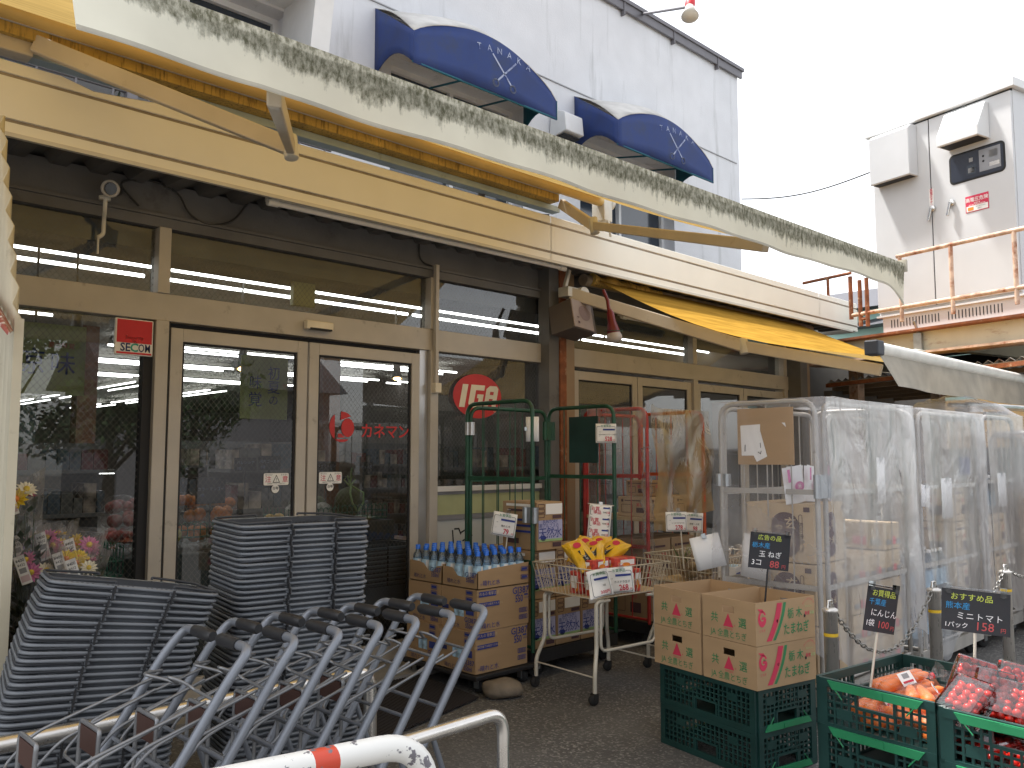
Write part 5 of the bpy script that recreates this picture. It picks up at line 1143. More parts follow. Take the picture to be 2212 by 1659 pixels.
for i, (x, y, z, lab) in enumerate(((5.42, 4.10, .947, 'left carton on the plywood shelf of the red cage'), (5.72, 4.08, .947, 'right carton on the plywood shelf of the red cage'), (5.45, 4.12, 1.102, 'small brown carton stacked on the left shelf carton in the red cage'))):
    carton(lab, (x, y, z), (.27, .30, .15) if i < 2 else (.2, .2, .12), 0, 'cardboard_pale' if i < 2 else 'cardboard', 'cartons in the red roll cage', plain_print, inkm=('brown_ink', 'brown_ink', 'red_print'))
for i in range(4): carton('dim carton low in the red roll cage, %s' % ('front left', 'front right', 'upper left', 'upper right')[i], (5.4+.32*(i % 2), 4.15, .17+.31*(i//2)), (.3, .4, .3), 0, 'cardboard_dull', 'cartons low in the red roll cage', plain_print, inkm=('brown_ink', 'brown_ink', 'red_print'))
# ---- grey roll cages under clear film
WX = [(4.34, 5.50), (5.66, 6.80), (6.92, 7.75)]
WY0, WY1 = 2.14, 2.72
labs = ['pale grey roll cage nearest the camera with a cardboard notice, under clear film', 'pale grey roll cage of bottled drinks, second from the onion boxes, under clear film', 'pale grey roll cage third from the onion boxes under a peaked clear film']
cg = []
for i, (x0, x1) in enumerate(WX):
    c = cage(labs[i], 'cage_grey', x0, x1, WY0, WY1, (1.705, 1.70, 1.72)[i], 'lrkf', base='cage_grey', nb=3); cg.append(c)
c = cage('pale grey roll cage at the right edge of the picture under clear film', 'cage_grey', 7.9, 8.7, 1.75, 2.35, 1.60, 'lrkf', base='cage_grey', nb=3); cg.append(c)
latch(cg[0], (WX[0][0]+.045, WY0-.01, 1.245), .15, .125, 'hinge_plate', R(0)); latch(cg[0], (WX[0][0], WY1-.01, 1.27), .06, .07, 'clip', R(90))
# notice on the left panel of the first cage
t = thing('cardboard_notice', 'square of cardboard with pinned white papers hung in the nearest grey cage', 'notice', (WX[0][0]-.022, 2.43, 1.52))
t.rotation_euler.z = R(-90)
m = MB(); m.box(-.165, .175, -.004, .004, -.16, .155); m.build('board', 'cardboard', t)
q = INK(); fr = frame((0, -.004, 0), (1, 0, 0), (0, 0, 1), .003); q.p(fr, [(-.145, .06), (-.02, .065), (-.025, -.11), (-.14, -.11)], 0); q.p(fr, [(-.13, .03), (-.03, .065), (.02, -.115), (-.045, -.145), (-.085, -.07)], 0, .002); q.line(fr, [(-.115, -.05), (-.117, -.085)], .005, 1, .003); q.line(fr, [(-.02, -.04), (-.018, -.065)], .004, 1, .004); q.line(fr, [(-.035, -.09), (-.02, -.1), (-.015, -.085)], .004, 1, .004); q.p(fr, [(.11, .07), (.13, .07), (.135, .045)], 0)
q.build('pinned_paper', ['paper', 'black_ink'], t)
# film covers
def boxcover(name, lab, x0, x1, y0, y1, zt, hem, peak=0, seed=0, mat='cover_film', group='clear film covers over the grey roll cages'):
    rr = random.Random(seed); ph = [rr.uniform(0, 6.28) for _ in range(12)]; m = MB(); P = [(x0, y1), (x0, y0), (x1, y0), (x1, y1)]
    seg = [(math.dist(P[i], P[i+1])) for i in range(3)]; tot = sum(seg); nu, nv = 90, 26
    def per(s):
        s *= tot; i = 0
        while i < 2 and s > seg[i]: s -= seg[i]; i += 1
        u = s/seg[i]; a, b = V((*P[i], 0)), V((*P[i+1], 0)); d = (b-a).normalized(); n = V((d.y, -d.x, 0)); return a+(b-a)*min(u, 1), n
    def wall(u, v):
        p, n = per(u); off = .012+v*(.02+.022*(.5+.5*math.sin(u*27+ph[0]+1.5*math.sin(v*3)))+.006*math.sin(u*61+ph[1]+v*4))
        hz = hem+.06*math.sin(u*13+ph[2])+.04*math.sin(u*29+ph[3])
        z = zt-(zt-hz)*v; q = p+n*off+V((0, 0, z)); q += V(NZ.noise_vector(q*3.2+V((seed, 0, 0))))*.016*min(1, v*4); return q
    m.grid(wall, nu, nv)
    cx_, cy2 = (x0+x1)/2, (y0+y1)/2
    def top(u, v):
        x = x0-.012+(x1-x0+.024)*u; y = y0-.012+(y1-y0+.024)*v; e = min(u, 1-u, v, 1-v)*2; q = V((x, y, zt+peak*e**.8+.0)); return q+V((0, 0, 1))*(.02*NZ.noise(q*6))*(1 if e > .01 else 0)
    m.grid(top, 14, 10); o = m.build(name, mat); return tag(o, lab, 'plastic cover', group)
boxcover('film_cover', 'clear film cover over the nearest grey roll cage', WX[0][0]-.03, WX[0][1]+.05, WY0-.05, WY1+.03, 1.722, .30, .015, 1)
boxcover('film_cover', 'clear film cover over the grey cage of bottled drinks', WX[1][0]-.06, WX[1][1]+.04, WY0-.06, WY1+.03, 1.715, .22, .01, 2)
boxcover('film_cover', 'clear film cover rising to a peak over the third grey cage', WX[2][0]-.05, WX[2][1]+.05, WY0-.06, WY1+.03, 1.735, .24, .19, 3)
boxcover('film_cover', 'clear film cover on the grey cage at the right edge', 7.85, 8.75, 1.70, 2.38, 1.615, .3, .02, 4)
# cartons and goods inside the grey cages
def rice_print(q, a, b, h):
    for f, w_, s in ((faceL(a, b, h), b, 1.0), (faceF(a, b, h), a, .62)):
        x = w_*.18 if s == 1 else 0
        q.p(f, rrect(x-.082*s, x+.082*s, -.13, .11, .075*s, 6), 1); g_ = f @ M.Translation((0, 0, .001))
        q.t(g_, x+.03*s, .045, '玄', .07*s, 3, bold=.03); q.t(g_, x+.03*s, -.045, '米', .07*s, 3, bold=.03); q.t(g_, x-.038*s, .02, 'や', .05*s, 3, bold=.03); q.t(g_, x-.038*s, -.04, 'か', .05*s, 3, bold=.03)
        q.r(f, w_*.72, w_*.9, h*.36, h*.44, 1)
        if s == 1: q.ring(f, rrect(w_*.58, w_*.68, -.10, .10, .01, 2), .003, 1); q.t(f @ M.Rotation(R(-90), 4, 'Z'), 0, w_*.63, '和の恵み', .03, 1)
RM = ('blue_ink', 'brown_ink', 'red_print', 'cardboard_pale')
for i in range(3): carton('tan carton with a dark round 玄米 emblem in the nearest grey cage, %s of three' % ('bottom', 'middle', 'top')[i], (WX[0][0]+.22, WY0+.24, .18+.325*i), (.38, .40, .32), 0, 'cardboard_pale' if i < 9 else 'cardboard', 'emblem cartons in the nearest grey cage', rice_print, inkm=RM, name='emblem_carton')
def tea_print(q, a, b, h):
    for f, w_ in ((faceL(a, b, h), b), (faceF(a, b, h), a)): q.r(f, w_*-.15, w_*.35, -h*.32, -h*.02, 2); q.r(f, w_*.5, w_*.9, -h*.32, -h*.1, 5); q.r(f, -w_*.85, -w_*.3, -h*.3, -h*.12, 5); q.r(f, -w_*.9, w_*.9, h*.1, h*.115, 5)
TM = ('blue_ink', 'brown_ink', 'red_print', 'card', 'card', 'grey_ink')
n_ = 0
for i, (x, zlist) in enumerate(((4.90, 4), (5.13, 4), (5.36, 5))):
    for j in range(zlist): carton('pale carton with pink labels in the nearest grey cage, %s column, %s from the bottom' % (('left', 'middle', 'right')[i], ('first', 'second', 'third', 'fourth', 'fifth')[j]), (x, WY0+.2, .18+.165*j), (.225, .34, .16), 0, 'cardboard_pale', 'pale cartons in the nearest grey cage', tea_print, inkm=TM, name='small_carton', seam=False)
# white pouches standing in the top emblem carton
for i in range(5):
    x, y = WX[0][0]+.07+.085*i, WY0+.16+.04*(i % 2); t = thing('snack_pouch', 'white and pink pouch standing on the emblem cartons, %s from the left' % ('first', 'second', 'third', 'fourth', 'fifth')[i], 'pouch', (x, y, 1.152), R(8*(i-2)), 'pouches on the emblem cartons')
    t.rotation_euler.y = R(5*(i-1.5)); m = MB(); m.grid(lambda u, v: (-.075+.15*u, -.028*math.sin(math.pi*u)*(1-v)**.6, .20*v), 8, 6); m.grid(lambda u, v: (.075-.15*u, .028*math.sin(math.pi*u)*(1-v)**.6, .20*v), 8, 6); m.build('pouch', 'paper', t)
    q = INK(); f = frame((0, -.03, .09), (1, 0, 0), (0, 0, 1), .002); q.p(f, ell(.01, .0, .035, .028, 14), 0 if i > 2 else 1); q.t(f @ M.Translation((0, 0, .001)), .01, 0, '玄米' if i > 2 else '米', .03, 2); q.r(f, -.07, -.05, .03, .10, 1); q.build('label', ['red_print', 'pet_pink', 'card'], t)
# papers hung in the cages
def paper(lab, P, w_, h, rz=0, tilt=0, nm='hung_paper', bend=.0):
    t = thing(nm, lab, 'paper', P, rz); t.rotation_euler.y = tilt
    m = MB(); m.grid(lambda u, v: (w_*(u-.5), -bend*math.sin(math.pi*u), -h*v), 8, 2); m.build('sheet', 'paper', t, solid=.001)
    m = MB(); m.box(-.012, .012, -.012, .006, -.015, .012); m.build('clip', 'zinc', t); return t
paper('tall white paper hung on the front of the nearest grey cage', (5.11, WY0-.02, 1.40), .115, .27)
paper('white paper hung at the left of the bottled drinks cage', (5.80, WY0-.02, 1.22), .15, .14, 0, R(5)); paper('long white paper hung in the middle of the bottled drinks cage', (6.17, WY0-.02, 1.26), .2, .27)
paper('white paper in the third grey cage', (7.35, WY0-.02, 1.28), .2, .26); paper('white sheet hung at the left foot of the nearest cage beside the onion boxes', (4.26, 2.80, .95), .17, .19, R(-62), R(-14)); paper('white sheet low in the nearest cage behind the onion chalkboard', (4.30, 2.48, .97), .16, .24, R(-88), R(6))
m = MB(); m.box(6.42, 6.62, WY0-.03, WY0-.02, 1.28, 1.40); tag(m.build('plastic_tag', 'navy_ink'), 'dark blue square tag on the bottled drinks cage', 'tag')
# bottled drinks in the second cage
pet = thing('drink_bottle', 'large clear drink bottle', 'bottle', (0, 0, 0), 0, 'drink bottles in the second grey cage')
m = MB(); m.lathe([(0, 0), (.046, 0), (.048, .02), (.048, .2), (.03, .25), (.015, .27), (.015, .28)], 12); m.build('body', 'bottle_clear', pet)
m = MB(); m.lathe([(.0165, .272), (.0165, .295), (0, .295)], 10); m.build('cap', 'card', pet)
m = MB(); m.lathe([(.049, .06), (.049, .17)], 12); m.build('label', 'label_blue', pet)
first = True
def putb(lab, P):
    global first
    if first: pet.location = P; pet['label'] = lab; first = False
    else: dup(pet, lab, P)
for lay in range(2):
    for r_ in range(2):
        for c_i in range(6):
            z = .18+.30*lay+.002*lay; putb('clear drink bottle in the second grey cage, %s layer, %s row, %s from the left' % (('lower', 'upper')[lay], ('front', 'back')[r_], ('first', 'second', 'third', 'fourth', 'fifth', 'sixth')[c_i]), (5.78+.105*c_i, WY0+.09+.11*r_, z))
for j in range(4): carton('tan carton at the right of the second grey cage, %s from the bottom' % ('first', 'second', 'third', 'fourth')[j], (6.62, WY0+.25, .18+.255*j), (.3, .4, .25), 0, 'cardboard_pale', 'tan cartons at the right of the second grey cage', plain_print, inkm=('brown_ink', 'brown_ink', 'red_print'))
for i in range(2):
    for j in range(3): carton('tan carton in the third grey cage, %s column, %s' % (('left', 'right')[i], ('bottom', 'middle', 'top')[j]), (7.13+.36*i, WY0+.25, .18+.26*j), (.34, .4, .255), 0, 'cardboard_pale', 'tan cartons in the third grey cage', plain_print, inkm=('brown_ink', 'brown_ink', 'red_print'))
for i in range(4): o = dup(pet, 'pink drink bottle on the cartons of the third grey cage, %s from the left' % ('first', 'second', 'third', 'fourth')[i], (7.12+.1*i, WY0+.1, .965), group='drink bottles in the third grey cage')
for j in range(3): carton('carton in the grey cage at the right edge, %s' % ('bottom', 'middle', 'top')[j], (8.25, 2.0, .18+.3*j), (.6, .4, .295), 0, 'cardboard_pale', 'cartons in the grey cage at the right edge', plain_print, inkm=('brown_ink', 'brown_ink', 'red_print'))
# ================================================================ bottled water on the black dolly
WXA, WYA = 3.435, 3.845; BW, BD, BH = .435, .335, .245; ZD = .12
dl = thing('platform_dolly', 'black plastic dolly on castors under the bottled water cartons', 'dolly', (WXA+BW/2, WYA+BD, 0))
m = MB(); m.box(-.24, .30, -.36, .36, .085, .115); m.build('deck', 'black_plastic', dl, bevel=.008)
for sx in (-.16, .2):
    for sy in (-.3, .3):
        m = MB(); m.lathe([(0, -.016), (.036, -.016), (.04, -.008), (.04, .008), (.036, .016), (0, .016)], 16, (sx, sy, .041), (1, .3, 0)); w_ = m.build('caster', 'rubber', dl); m = MB(); m.box(sx-.03, sx+.03, sy-.03, sy+.03, .078, .0845); m.box(sx-.026, sx-.02, sy-.02, sy+.02, .03, .078); m.build('fork', 'zinc', w_)
def wprint_side(q, a, b, h):
    f = faceF(a, b, h)
    q.r(f, -a*.95, -a*.3, h*.33, h*.46, 0); q.t(f @ M.Translation((0, 0, .001)), -a*.62, h*.395, 'われもの 衝撃注意', .022, 3)
    q.r(f, -a*.95, -a*.18, h*.08, h*.19, 0); q.t(f @ M.Translation((0, 0, .001)), -a*.56, h*.135, '自動販売機では販売できません', .016, 3)
    q.t(f, a*.66, h*.36, 'GJ387', .058, 0, bold=.03); q.t(f, a*.60, h*.15, '550', .06, 0, bold=.03, sx=.75); q.t(f, a*.9, h*.16, 'ml×24', .014, 0); q.r(f, a*.8, a*.95, h*.22, h*.26, 0)
    for y in (-.14, -.31):
        q.ring(f, rrect(a*.6, a*.92, h*(y-.05), h*(y+.05), .003, 1), .003, 0)
        for i in range(9): q.r(f, a*(.63+.03*i), a*(.64+.03*i+.008*(i % 2)), h*(y-.04), h*(y+.04), 0)
    q.t(f, -a*.82, -h*.40, 'キリン', .016, 0); q.t(f, -a*.50, -h*.39, '晴れと水', .038, 0)
def wprint_end(q, a, b, h, tray=False):
    f = faceL(a, b, h)
    if not tray:
        for y in (.42, .26): q.ring(f, rrect(b*.42, b*.78, h*(y-.05), h*(y+.05), .003, 1), .003, 0); q.r(f, b*.45, b*.75, h*(y-.03), h*(y+.03), 0)
        q.r(f, b*.42, b*.85, -h*.12, h*.05, 0); q.r(f, -b*.92, -b*.55, h*-.05, h*.05, 1)
    q.t(f, b*.65, -h*.25 if not tray else h*.15, 'GJ387', .042, 0, bold=.03); q.t(f, b*.62, -h*.40 if not tray else -h*.1, '550ml', .038, 0, bold=.03, sx=.8)
    q.t(f, -b*.3, -h*.42 if not tray else -h*.25, '晴れと水', .032, 1)
def water_box(lab, c, hole=True):
    t = thing('water_carton', lab, 'cardboard box', c, 0, 'bottled water cartons on the dolly'); a, b, h = BW/2-.001, BD/2-.002, BH-.002
    m = MB(); m.box(-a, a, -b, b, 0, h, skip='l' if hole else '')
    if hole:
        y0, y1, z0, z1 = -.045, .045, .075, .145   # local y: face seen from -X, left is +y
        for (ya, yb, za, zb_) in ((-b, b, 0, z0), (-b, b, z1, h), (-b, y0, z0, z1), (y1, b, z0, z1)): m.add([(-a, yb, za), (-a, ya, za), (-a, ya, zb_), (-a, yb, zb_)], [(0, 1, 2, 3)])
    m.build('shell', 'cardboard', t)
    q = INK(); wprint_side(q, a, b, h); wprint_end(q, a, b, h); q.build('printing', ['blue_ink', 'navy_ink', 'red_print', 'cardboard_pale'], t)
    q = INK(); q.r(frame((0, -b, h), (1, 0, 0), (0, 0, 1), .001), -a, a, -.003, .0, 0); q.build('edge_crease', 'cardboard_dull', t)
    return t
# the bottle
bt = thing('water_bottle', 'blue capped water bottle', 'bottle', (0, 0, 0), 0, 'blue capped water bottles')
m = MB(); m.lathe([(0, 0), (.028, 0), (.031, .008), (.031, .140), (.0295, .153), (.024, .166), (.0165, .178), (.0135, .186), (.0135, .196)], 14); m.build('body', 'bottle_clear', bt)
m = MB(); m.lathe([(.0162, .188), (.0162, .213), (.014, .216), (0, .216)], 12); m.build('cap', 'cap_blue', bt)
m = MB(); m.lathe([(.0316, .03), (.0316, .132)], 14); m.build('label', 'label_blue', bt)
m = MB(); m.lathe([(.0320, .05), (.0320, .125)], 5, (0, 0, 0), (0, 0, 1), 0, R(-115), R(-60)); m.build('label_panel', 'card', bt)
used = [False]
def put_bottle(lab, P, rz=0, group=None):
    if not used[0]: used[0] = True; bt.location = P; bt.rotation_euler.z = rz; bt['label'] = lab; return bt
    return dup(bt, lab, P, rz, group)
OD = ('first', 'second', 'third', 'fourth', 'fifth', 'sixth', 'seventh', 'eighth', 'ninth', 'tenth', 'eleventh', 'twelfth', 'thirteenth', 'fourteenth', 'fifteenth', 'sixteenth', 'seventeenth', 'eighteenth', 'nineteenth', 'twentieth')
for lay in range(2):
    for back in range(2):
        c = (WXA+BW/2+(.008 if lay else -.004), WYA+BD/2+BD*back, ZD+BH*lay)
        water_box('bottled water carton printed GJ387, %s layer, %s stack on the dolly' % (('bottom', 'middle')[lay], ('front', 'back')[back]), c)
        for i in range(3): put_bottle('water bottle inside the %s %s carton seen through its hand hole, %s' % (('bottom', 'middle')[lay], ('front', 'back')[back], ('left', 'middle', 'right')[i]), (c[0]-BW/2+.036, c[1]+.063*(1-i), c[2]+.006), .3*i, 'bottles seen through carton holes')
rr = random.Random(11)
for back in range(2):
    c = (WXA+BW/2+.012, WYA+BD/2+BD*back, ZD+2*BH+.001); t = thing('water_tray', 'torn open bottled water carton filled with bottles, %s of the top layer' % ('front', 'back')[back], 'cardboard box', c, 0, 'open water cartons on top'); a, b, h = BW/2-.001, BD/2-.002, .125
    m = MB(); m.box(-a, a, -b, b, 0, .004)
    def ragged(p0, p1, prof):
        n = len(prof)-1
        for i in range(n):
            q0, q1 = V(p0)+(V(p1)-V(p0))*(i/n), V(p0)+(V(p1)-V(p0))*((i+1)/n); m.add([q0, q1, q1+ZU*prof[i+1], q0+ZU*prof[i]], [(0, 1, 2, 3)])
    ragged((-a, -b, 0), (a, -b, 0), [h*.86, h*.9, h*.95, h*.97, h*1.0, h*1.02, h*1.05]); ragged((a, -b, 0), (a, b, 0), [h]*4); ragged((a, b, 0), (-a, b, 0), [h]*4)
    ragged((-a, b, 0), (-a, -b, 0), [h*.9, h*.93, h*.9, h*.55, h*.5, h*.52, h*.6, h*.8] if back == 0 else [h*.95, h*1.0, h*.98, h*.92, h*.6, h*.55, h*.85, h*.9])
    m.build('shell', 'cardboard', t, solid=.004)
    q = INK(); f = frame((0, -b, h/2), (1, 0, 0), (0, 0, 1), .0055)
    for y in (.25, -.15): q.ring(f, rrect(a*.66, a*.93, h*(y-.1), h*(y+.1), .003, 1), .003, 0); q.r(f, a*.69, a*.9, h*(y-.06), h*(y+.06), 0)
    q.t(f, -a*.82, -h*.27, 'キリン', .016, 0); q.t(f, -a*.5, -h*.24, '晴れと水', .036, 0); wprint_end(q, a, b, h, True); q.build('printing', ['blue_ink', 'navy_ink'], t)
    for i in range(4):
        for j in range(6):
            put_bottle('blue capped water bottle in the %s open carton, %s row, %s from the left' % (('front', 'back')[back], OD[i], OD[j]), (c[0]-a+.036+.0705*j+rr.uniform(-.003, .003), c[1]-b+.04+.084*i+rr.uniform(-.003, .003), c[2]+.006), rr.uniform(-.5, .5))
# stone and mats
P = PZ(1084, 1518, 0); t = None
m = MB(); m.ball((0, 0, 0), 1, 26, 16)
m.v = [tuple(V((q[0]*.125, q[1]*.085, max(q[2]*.058, -.05)))*(1+.16*NZ.noise(V(q)*1.3+V((3, 0, 0)))+.05*NZ.noise(V(q)*4))) for q in m.v]
o = m.build('chock_stone', 'stone', loc=(3.53, 3.72, .05)); o.rotation_euler.z = R(-35); tag(o, 'smooth brown stone chocking the dolly wheel', 'stone')
m = MB(); A, B_, C_, D_ = V((3.39, 3.77, 0)), V((2.35, 3.50, 0)), V((2.1, 4.42, 0)), V((3.46, 4.42, 0))
m.grid(lambda u, v: (A*(1-u)+B_*u)*(1-v)+(D_*(1-u)+C_*u)*v+ZU*(.012), 1, 1)
for i in range(64):
    u0, u1 = i/64, (i+.5)/64; p = [(A*(1-u)+B_*u) for u in (u0, u1)]; q = [(D_*(1-u)+C_*u) for u in (u0, u1)]
    z0, z1 = ZU*.0125, ZU*.019; m.add([p[0]+z1, p[1]+z1, q[1]+z1, q[0]+z1], [(0, 1, 2, 3)]); m.add([p[0]+z0, p[0]+z1, q[0]+z1, q[0]+z0], [(0, 1, 2, 3)]); m.add([p[1]+z0, q[1]+z0, q[1]+z1, p[1]+z1], [(0, 1, 2, 3)]); m.add([p[0]+z0, p[1]+z0, p[1]+z1, p[0]+z1], [(0, 1, 2, 3)])
tag(m.build('door_mat', 'mat_rubber'), 'dark ribbed rubber mat in front of the glass doors', 'door mat')
# stack of dark baskets inside the right door: see below
# ================================================================ wire basket wagons
def wagon(lab, c, rz, group='cream wire basket wagons'):
    t = thing('basket_wagon', lab, 'wire wagon', c, rz, group); A_, B2 = .335, .265; a2, b2 = .30, .235; zr, zf_ = .755, .585
    m = MB(); m.tube([(-A_, -B2, zr), (A_, -B2, zr), (A_, B2, zr), (-A_, B2, zr)], .004, 6, closed=True); m.tube([(-a2, -b2, zf_), (a2, -b2, zf_), (a2, b2, zf_), (-a2, b2, zf_)], .004, 6, closed=True); zm = (zr+zf_)/2; am, bm = (A_+a2)/2, (B2+b2)/2; m.tube([(-am, -bm, zm), (am, -bm, zm), (am, bm, zm), (-am, bm, zm)], .0025, 5, closed=True)
    k = 20
    for i in range(k+1):
        u = -1+2*i/k
        for s in (-1, 1): m.tube([(A_*u, s*B2, zr), (a2*u, s*b2, zf_)], .0022, 5)
    k = 16
    for i in range(k+1):
        u = -1+2*i/k
        for s in (-1, 1): m.tube([(s*A_, B2*u, zr), (s*a2, b2*u, zf_)], .0022, 5)
    m.build('wire_basket', 'wire_cream', t)
    m = MB(); m.box(-a2+.01, a2-.01, -b2+.01, b2-.01, zf_-.004, zf_+.006); m.build('floor_board', 'plywood', t)
    for sx in (-1, 1):
        for sy in (-1, 1):
            x, y = sx*.27, sy*.225
            m = MB(); m.tube(fillet([(x-sx*.06, y, zf_-.02), (x, y, zf_-.02), (x, y, .30), (x+sx*.045, y+sy*.03, .17), (x+sx*.045, y+sy*.03, .065)], .035, 5), .0125, 10); l = m.build('leg', 'wagon_frame', t)
            m = MB(); X, Y = x+sx*.045, y+sy*.03; m.lathe([(0, -.012), (.028, -.012), (.03, 0), (.028, .012), (0, .012)], 14, (X-.012, Y, .03), (.4, 1, 0)); m.box(X-.02, X+.012, Y-.018, Y-.014, .03, .065); m.box(X-.02, X+.012, Y+.014, Y+.018, .03, .065); m.build('caster', 'rubber', l)
    for sy in (-1, 1): m = MB(); y = sy*.225; m.tube(fillet([(-.16, y, zf_-.02), (-.235, y, zf_-.022), (-.235, y, .28), (.235, y, .28), (.235, y, zf_-.022), (.16, y, zf_-.02)], .05, 6), .0095, 8); m.build('side_loop', 'wagon_frame', t)
    m = MB()
    for sx in (-1, 1): m.tube([(sx*.315, -.255, .15), (sx*.315, .255, .15)], .005, 6)
    m.build('stretcher', 'wagon_frame', t)
    return t
W1 = V((4.13, 3.46, 0)); WR = R(-5)
wg = wagon('cream wire basket wagon of yellow cake bags and red juice packs', W1, WR)
W2 = V((5.02, 3.28, 0)); wg2 = dup(wg, 'cream wire basket wagon of brown bagged vegetables behind the onion boxes', W2, R(-3))
def wl(p, W=W1, r=WR): return W+M.Rotation(r, 3, 'Z') @ V(p)
def pack(lab, p, size, mat, rz, tilt=0, txt=None, nm='juice_pack', cat='drink carton', group='juice packs in the wagon'):
    t = thing(nm, lab, cat, wl(p), WR+rz, group); t.rotation_euler.y = tilt; a, b, h = size[0]/2, size[1]/2, size[2]
    m = MB(); m.box(-a, a, -b, b, 0, h); m.build('pack', mat, t, bevel=.004)
    q = INK(); f = frame((-a, 0, h*.5), (0, -1, 0), (0, 0, 1), .004); q.r(f, -b*.7, b*.4, -h*.25, h*.3, 0); q.p(f, ell(b*.3, -h*.2, b*.35, h*.2, 12), 1); f2 = frame((0, -b, h*.5), (1, 0, 0), (0, 0, 1), .004); q.r(f2, -a*.5, a*.8, -h*.2, h*.32, 0)
    if txt: q.t(f @ M.Translation((0, 0, .001)), 0, h*.12, txt, .026, 2, bold=.02)
    q.p(f2 @ M.Translation((0, 0, .001)), ell(0, -h*.15, a*.4, h*.2, 12), 1); q.build('printing', ['card', 'orange_ink', 'green_ink'], t); return t
pk = [((-.22, -.17), (.10, .07, .14), 'juice_red', 'Jujube'), ((-.22, -.05), (.1, .09, .13), 'juice_red', None), ((-.11, -.19), (.09, .07, .13), 'juice_pale', None), ((-.0, -.19), (.1, .08, .14), 'juice_red', None), ((.08, -.18), (.07, .09, .135), 'juice_red', None), ((-.11, -.09), (.1, .08, .13), 'juice_pale', None), ((.0, -.09), (.1, .08, .13), 'juice_red', None)]
for i, (p, s_, mt, tx) in enumerate(pk): pack('red fruit juice pack standing in the wagon, %s' % ('at the left corner', 'behind the left corner pack', 'third along the front, pale', 'in the middle of the front', 'by the hanging price card', 'second row, pale', 'second row, middle')[i], (p[0], p[1], .593), s_, mt, R(4*(i % 3)-4), 0, tx)
pack('red apple juice pack lying on the others at the left of the wagon', (-.17, -.12, .735), (.16, .09, .06), 'juice_red', R(10)); pack('strawberry juice pack lying on top in the middle of the wagon', (.02, -.14, .735), (.17, .10, .06), 'juice_red', R(-5)); pack('purple and white juice pack lying across the wagon', (.03, -.02, .73), (.15, .08, .05), 'juice_pink', R(35))
def cake(lab, p, rz, tilt, roll=0):
    t = thing('cake_bag', lab, 'cake bag', wl(p), WR+rz, 'yellow cake bags in the wagon'); t.rotation_euler.x = tilt; t.rotation_euler.y = roll
    m = MB(); n = 18
    def sf(u, v):
        a = 2*math.pi*u; e = abs(2*v-1); w_ = .062*(1-.0*e); th_ = .034*(1-e**4)+.002; rr_ = .006*math.sin(u*40+v*9); ca, sa = math.cos(a), math.sin(a)
        return (w_*math.copysign(abs(ca)**.5, ca)*(1+.05*e)+rr_*.4, (-.10+.20*v)*1.15, (th_*math.copysign(abs(sa)**.7, sa)+rr_)+.035)
    m.grid(sf, 24, n); m.build('bag', 'yellow_bag', t)
    q = INK(); f = M.Translation((0, .05, .0735)); q.p(f, ell(0, 0, .026, .022, 14), 0); q.r(f, -.02, .02, -.13, -.04, 1); g_ = f @ M.Translation((0, 0, .001))
    for i, ch in enumerate('カステラ'): q.t(g_, 0, -.052-.021*i, ch, .02, 2)
    q.build('printing', ['red_ink', 'black_ink', 'card'], t)
cake('yellow cake bag standing at the back left of the wagon', (-.21, -.03, .79), R(-15), R(42), R(-18)); cake('yellow cake bag at the back of the wagon beneath the hanging coupon strip', (-.03, .13, .79), R(-62), R(40), R(12)); cake('yellow cake bag lying in the middle of the wagon', (-.10, -.05, .79), R(-50), R(30), R(-8)); cake('large yellow cake bag sloping toward the price card', (.07, -.03, .785), R(-85), R(30), R(16)); cake('yellow cake bag behind the sloping one', (.06, .07, .79), R(-60), R(45))
# bagged vegetables in the second wagon
rr = random.Random(9)
for i in range(7):
    p = wl((-.24+.085*i, -.10+.12*(i % 2), .60), W2, R(-3)); t = thing('vegetable_bag', 'brown bagged vegetables in the far wagon, %s from the left' % OD[i], 'bagged vegetables', p, rr.uniform(-.6, .6), 'bagged vegetables in the far wagon')
    m = MB()
    for k in range(7): m.ball((rr.uniform(-.05, .05), rr.uniform(-.06, .06), .03+rr.uniform(0, .08)), rr.uniform(.02, .035), 9, 6, sc=(1.3, 1, .8))
    m.build('vegetables', 'veg_brown', t); m = MB(); m.ball((0, 0, .07), .085, 14, 9, sc=(1, 1, .95)); m.v = [tuple(V(q)*(1+.12*NZ.noise(V(q)*22))) for q in m.v]
    m.lathe([(.012, .14), (.02, .155), (.05, .20)], 10, (0, 0, 0)); m.build('clear_bag', 'tan_cello', t)
for i, (dx_, dy_, sc) in enumerate(((-.10, .12, 1), (.10, .05, .8), (.22, .10, .9))):
    t = thing('leaf_bunch', 'green leafy vegetable in the far wagon, %s' % ('left', 'middle', 'right')[i], 'vegetables', wl((dx_, dy_, .66), W2, 0), 0, 'leafy vegetables in the far wagon'); m = MB()
    for k in range(14):
        a = rr.uniform(0, 6.28); d = V((math.cos(a)*.5, math.sin(a)*.5, 1)).normalized()*.17*sc; e = d.orthogonal().normalized()*.04*sc; m.add([(0, 0, 0), tuple(d*.5+e), tuple(d), tuple(d*.5-e)], [(0, 1, 2, 3)])
    m.build('leaves', 'leaf_light', t)
t = thing('snack_box', 'blue and white snack box lying at the near corner of the far wagon', 'box', wl((-.02, -.20, .62), W2, 0), R(15)); m = MB(); m.box(-.10, .10, -.06, .06, 0, .07); m.build('box', 'card', t, bevel=.003); q = INK(); f = frame((0, -.06, .035), (1, 0, 0), (0, 0, 1), .003); q.r(f, -.095, .0, -.03, .0, 0); q.r(f, .02, .09, -.02, .025, 1); f = frame((0, 0, .07), (1, 0, 0), (0, 1, 0), .003); q.r(f, -.09, .05, -.05, .05, 1); q.build('printing', ['blue_ink', 'label_blue'], t)
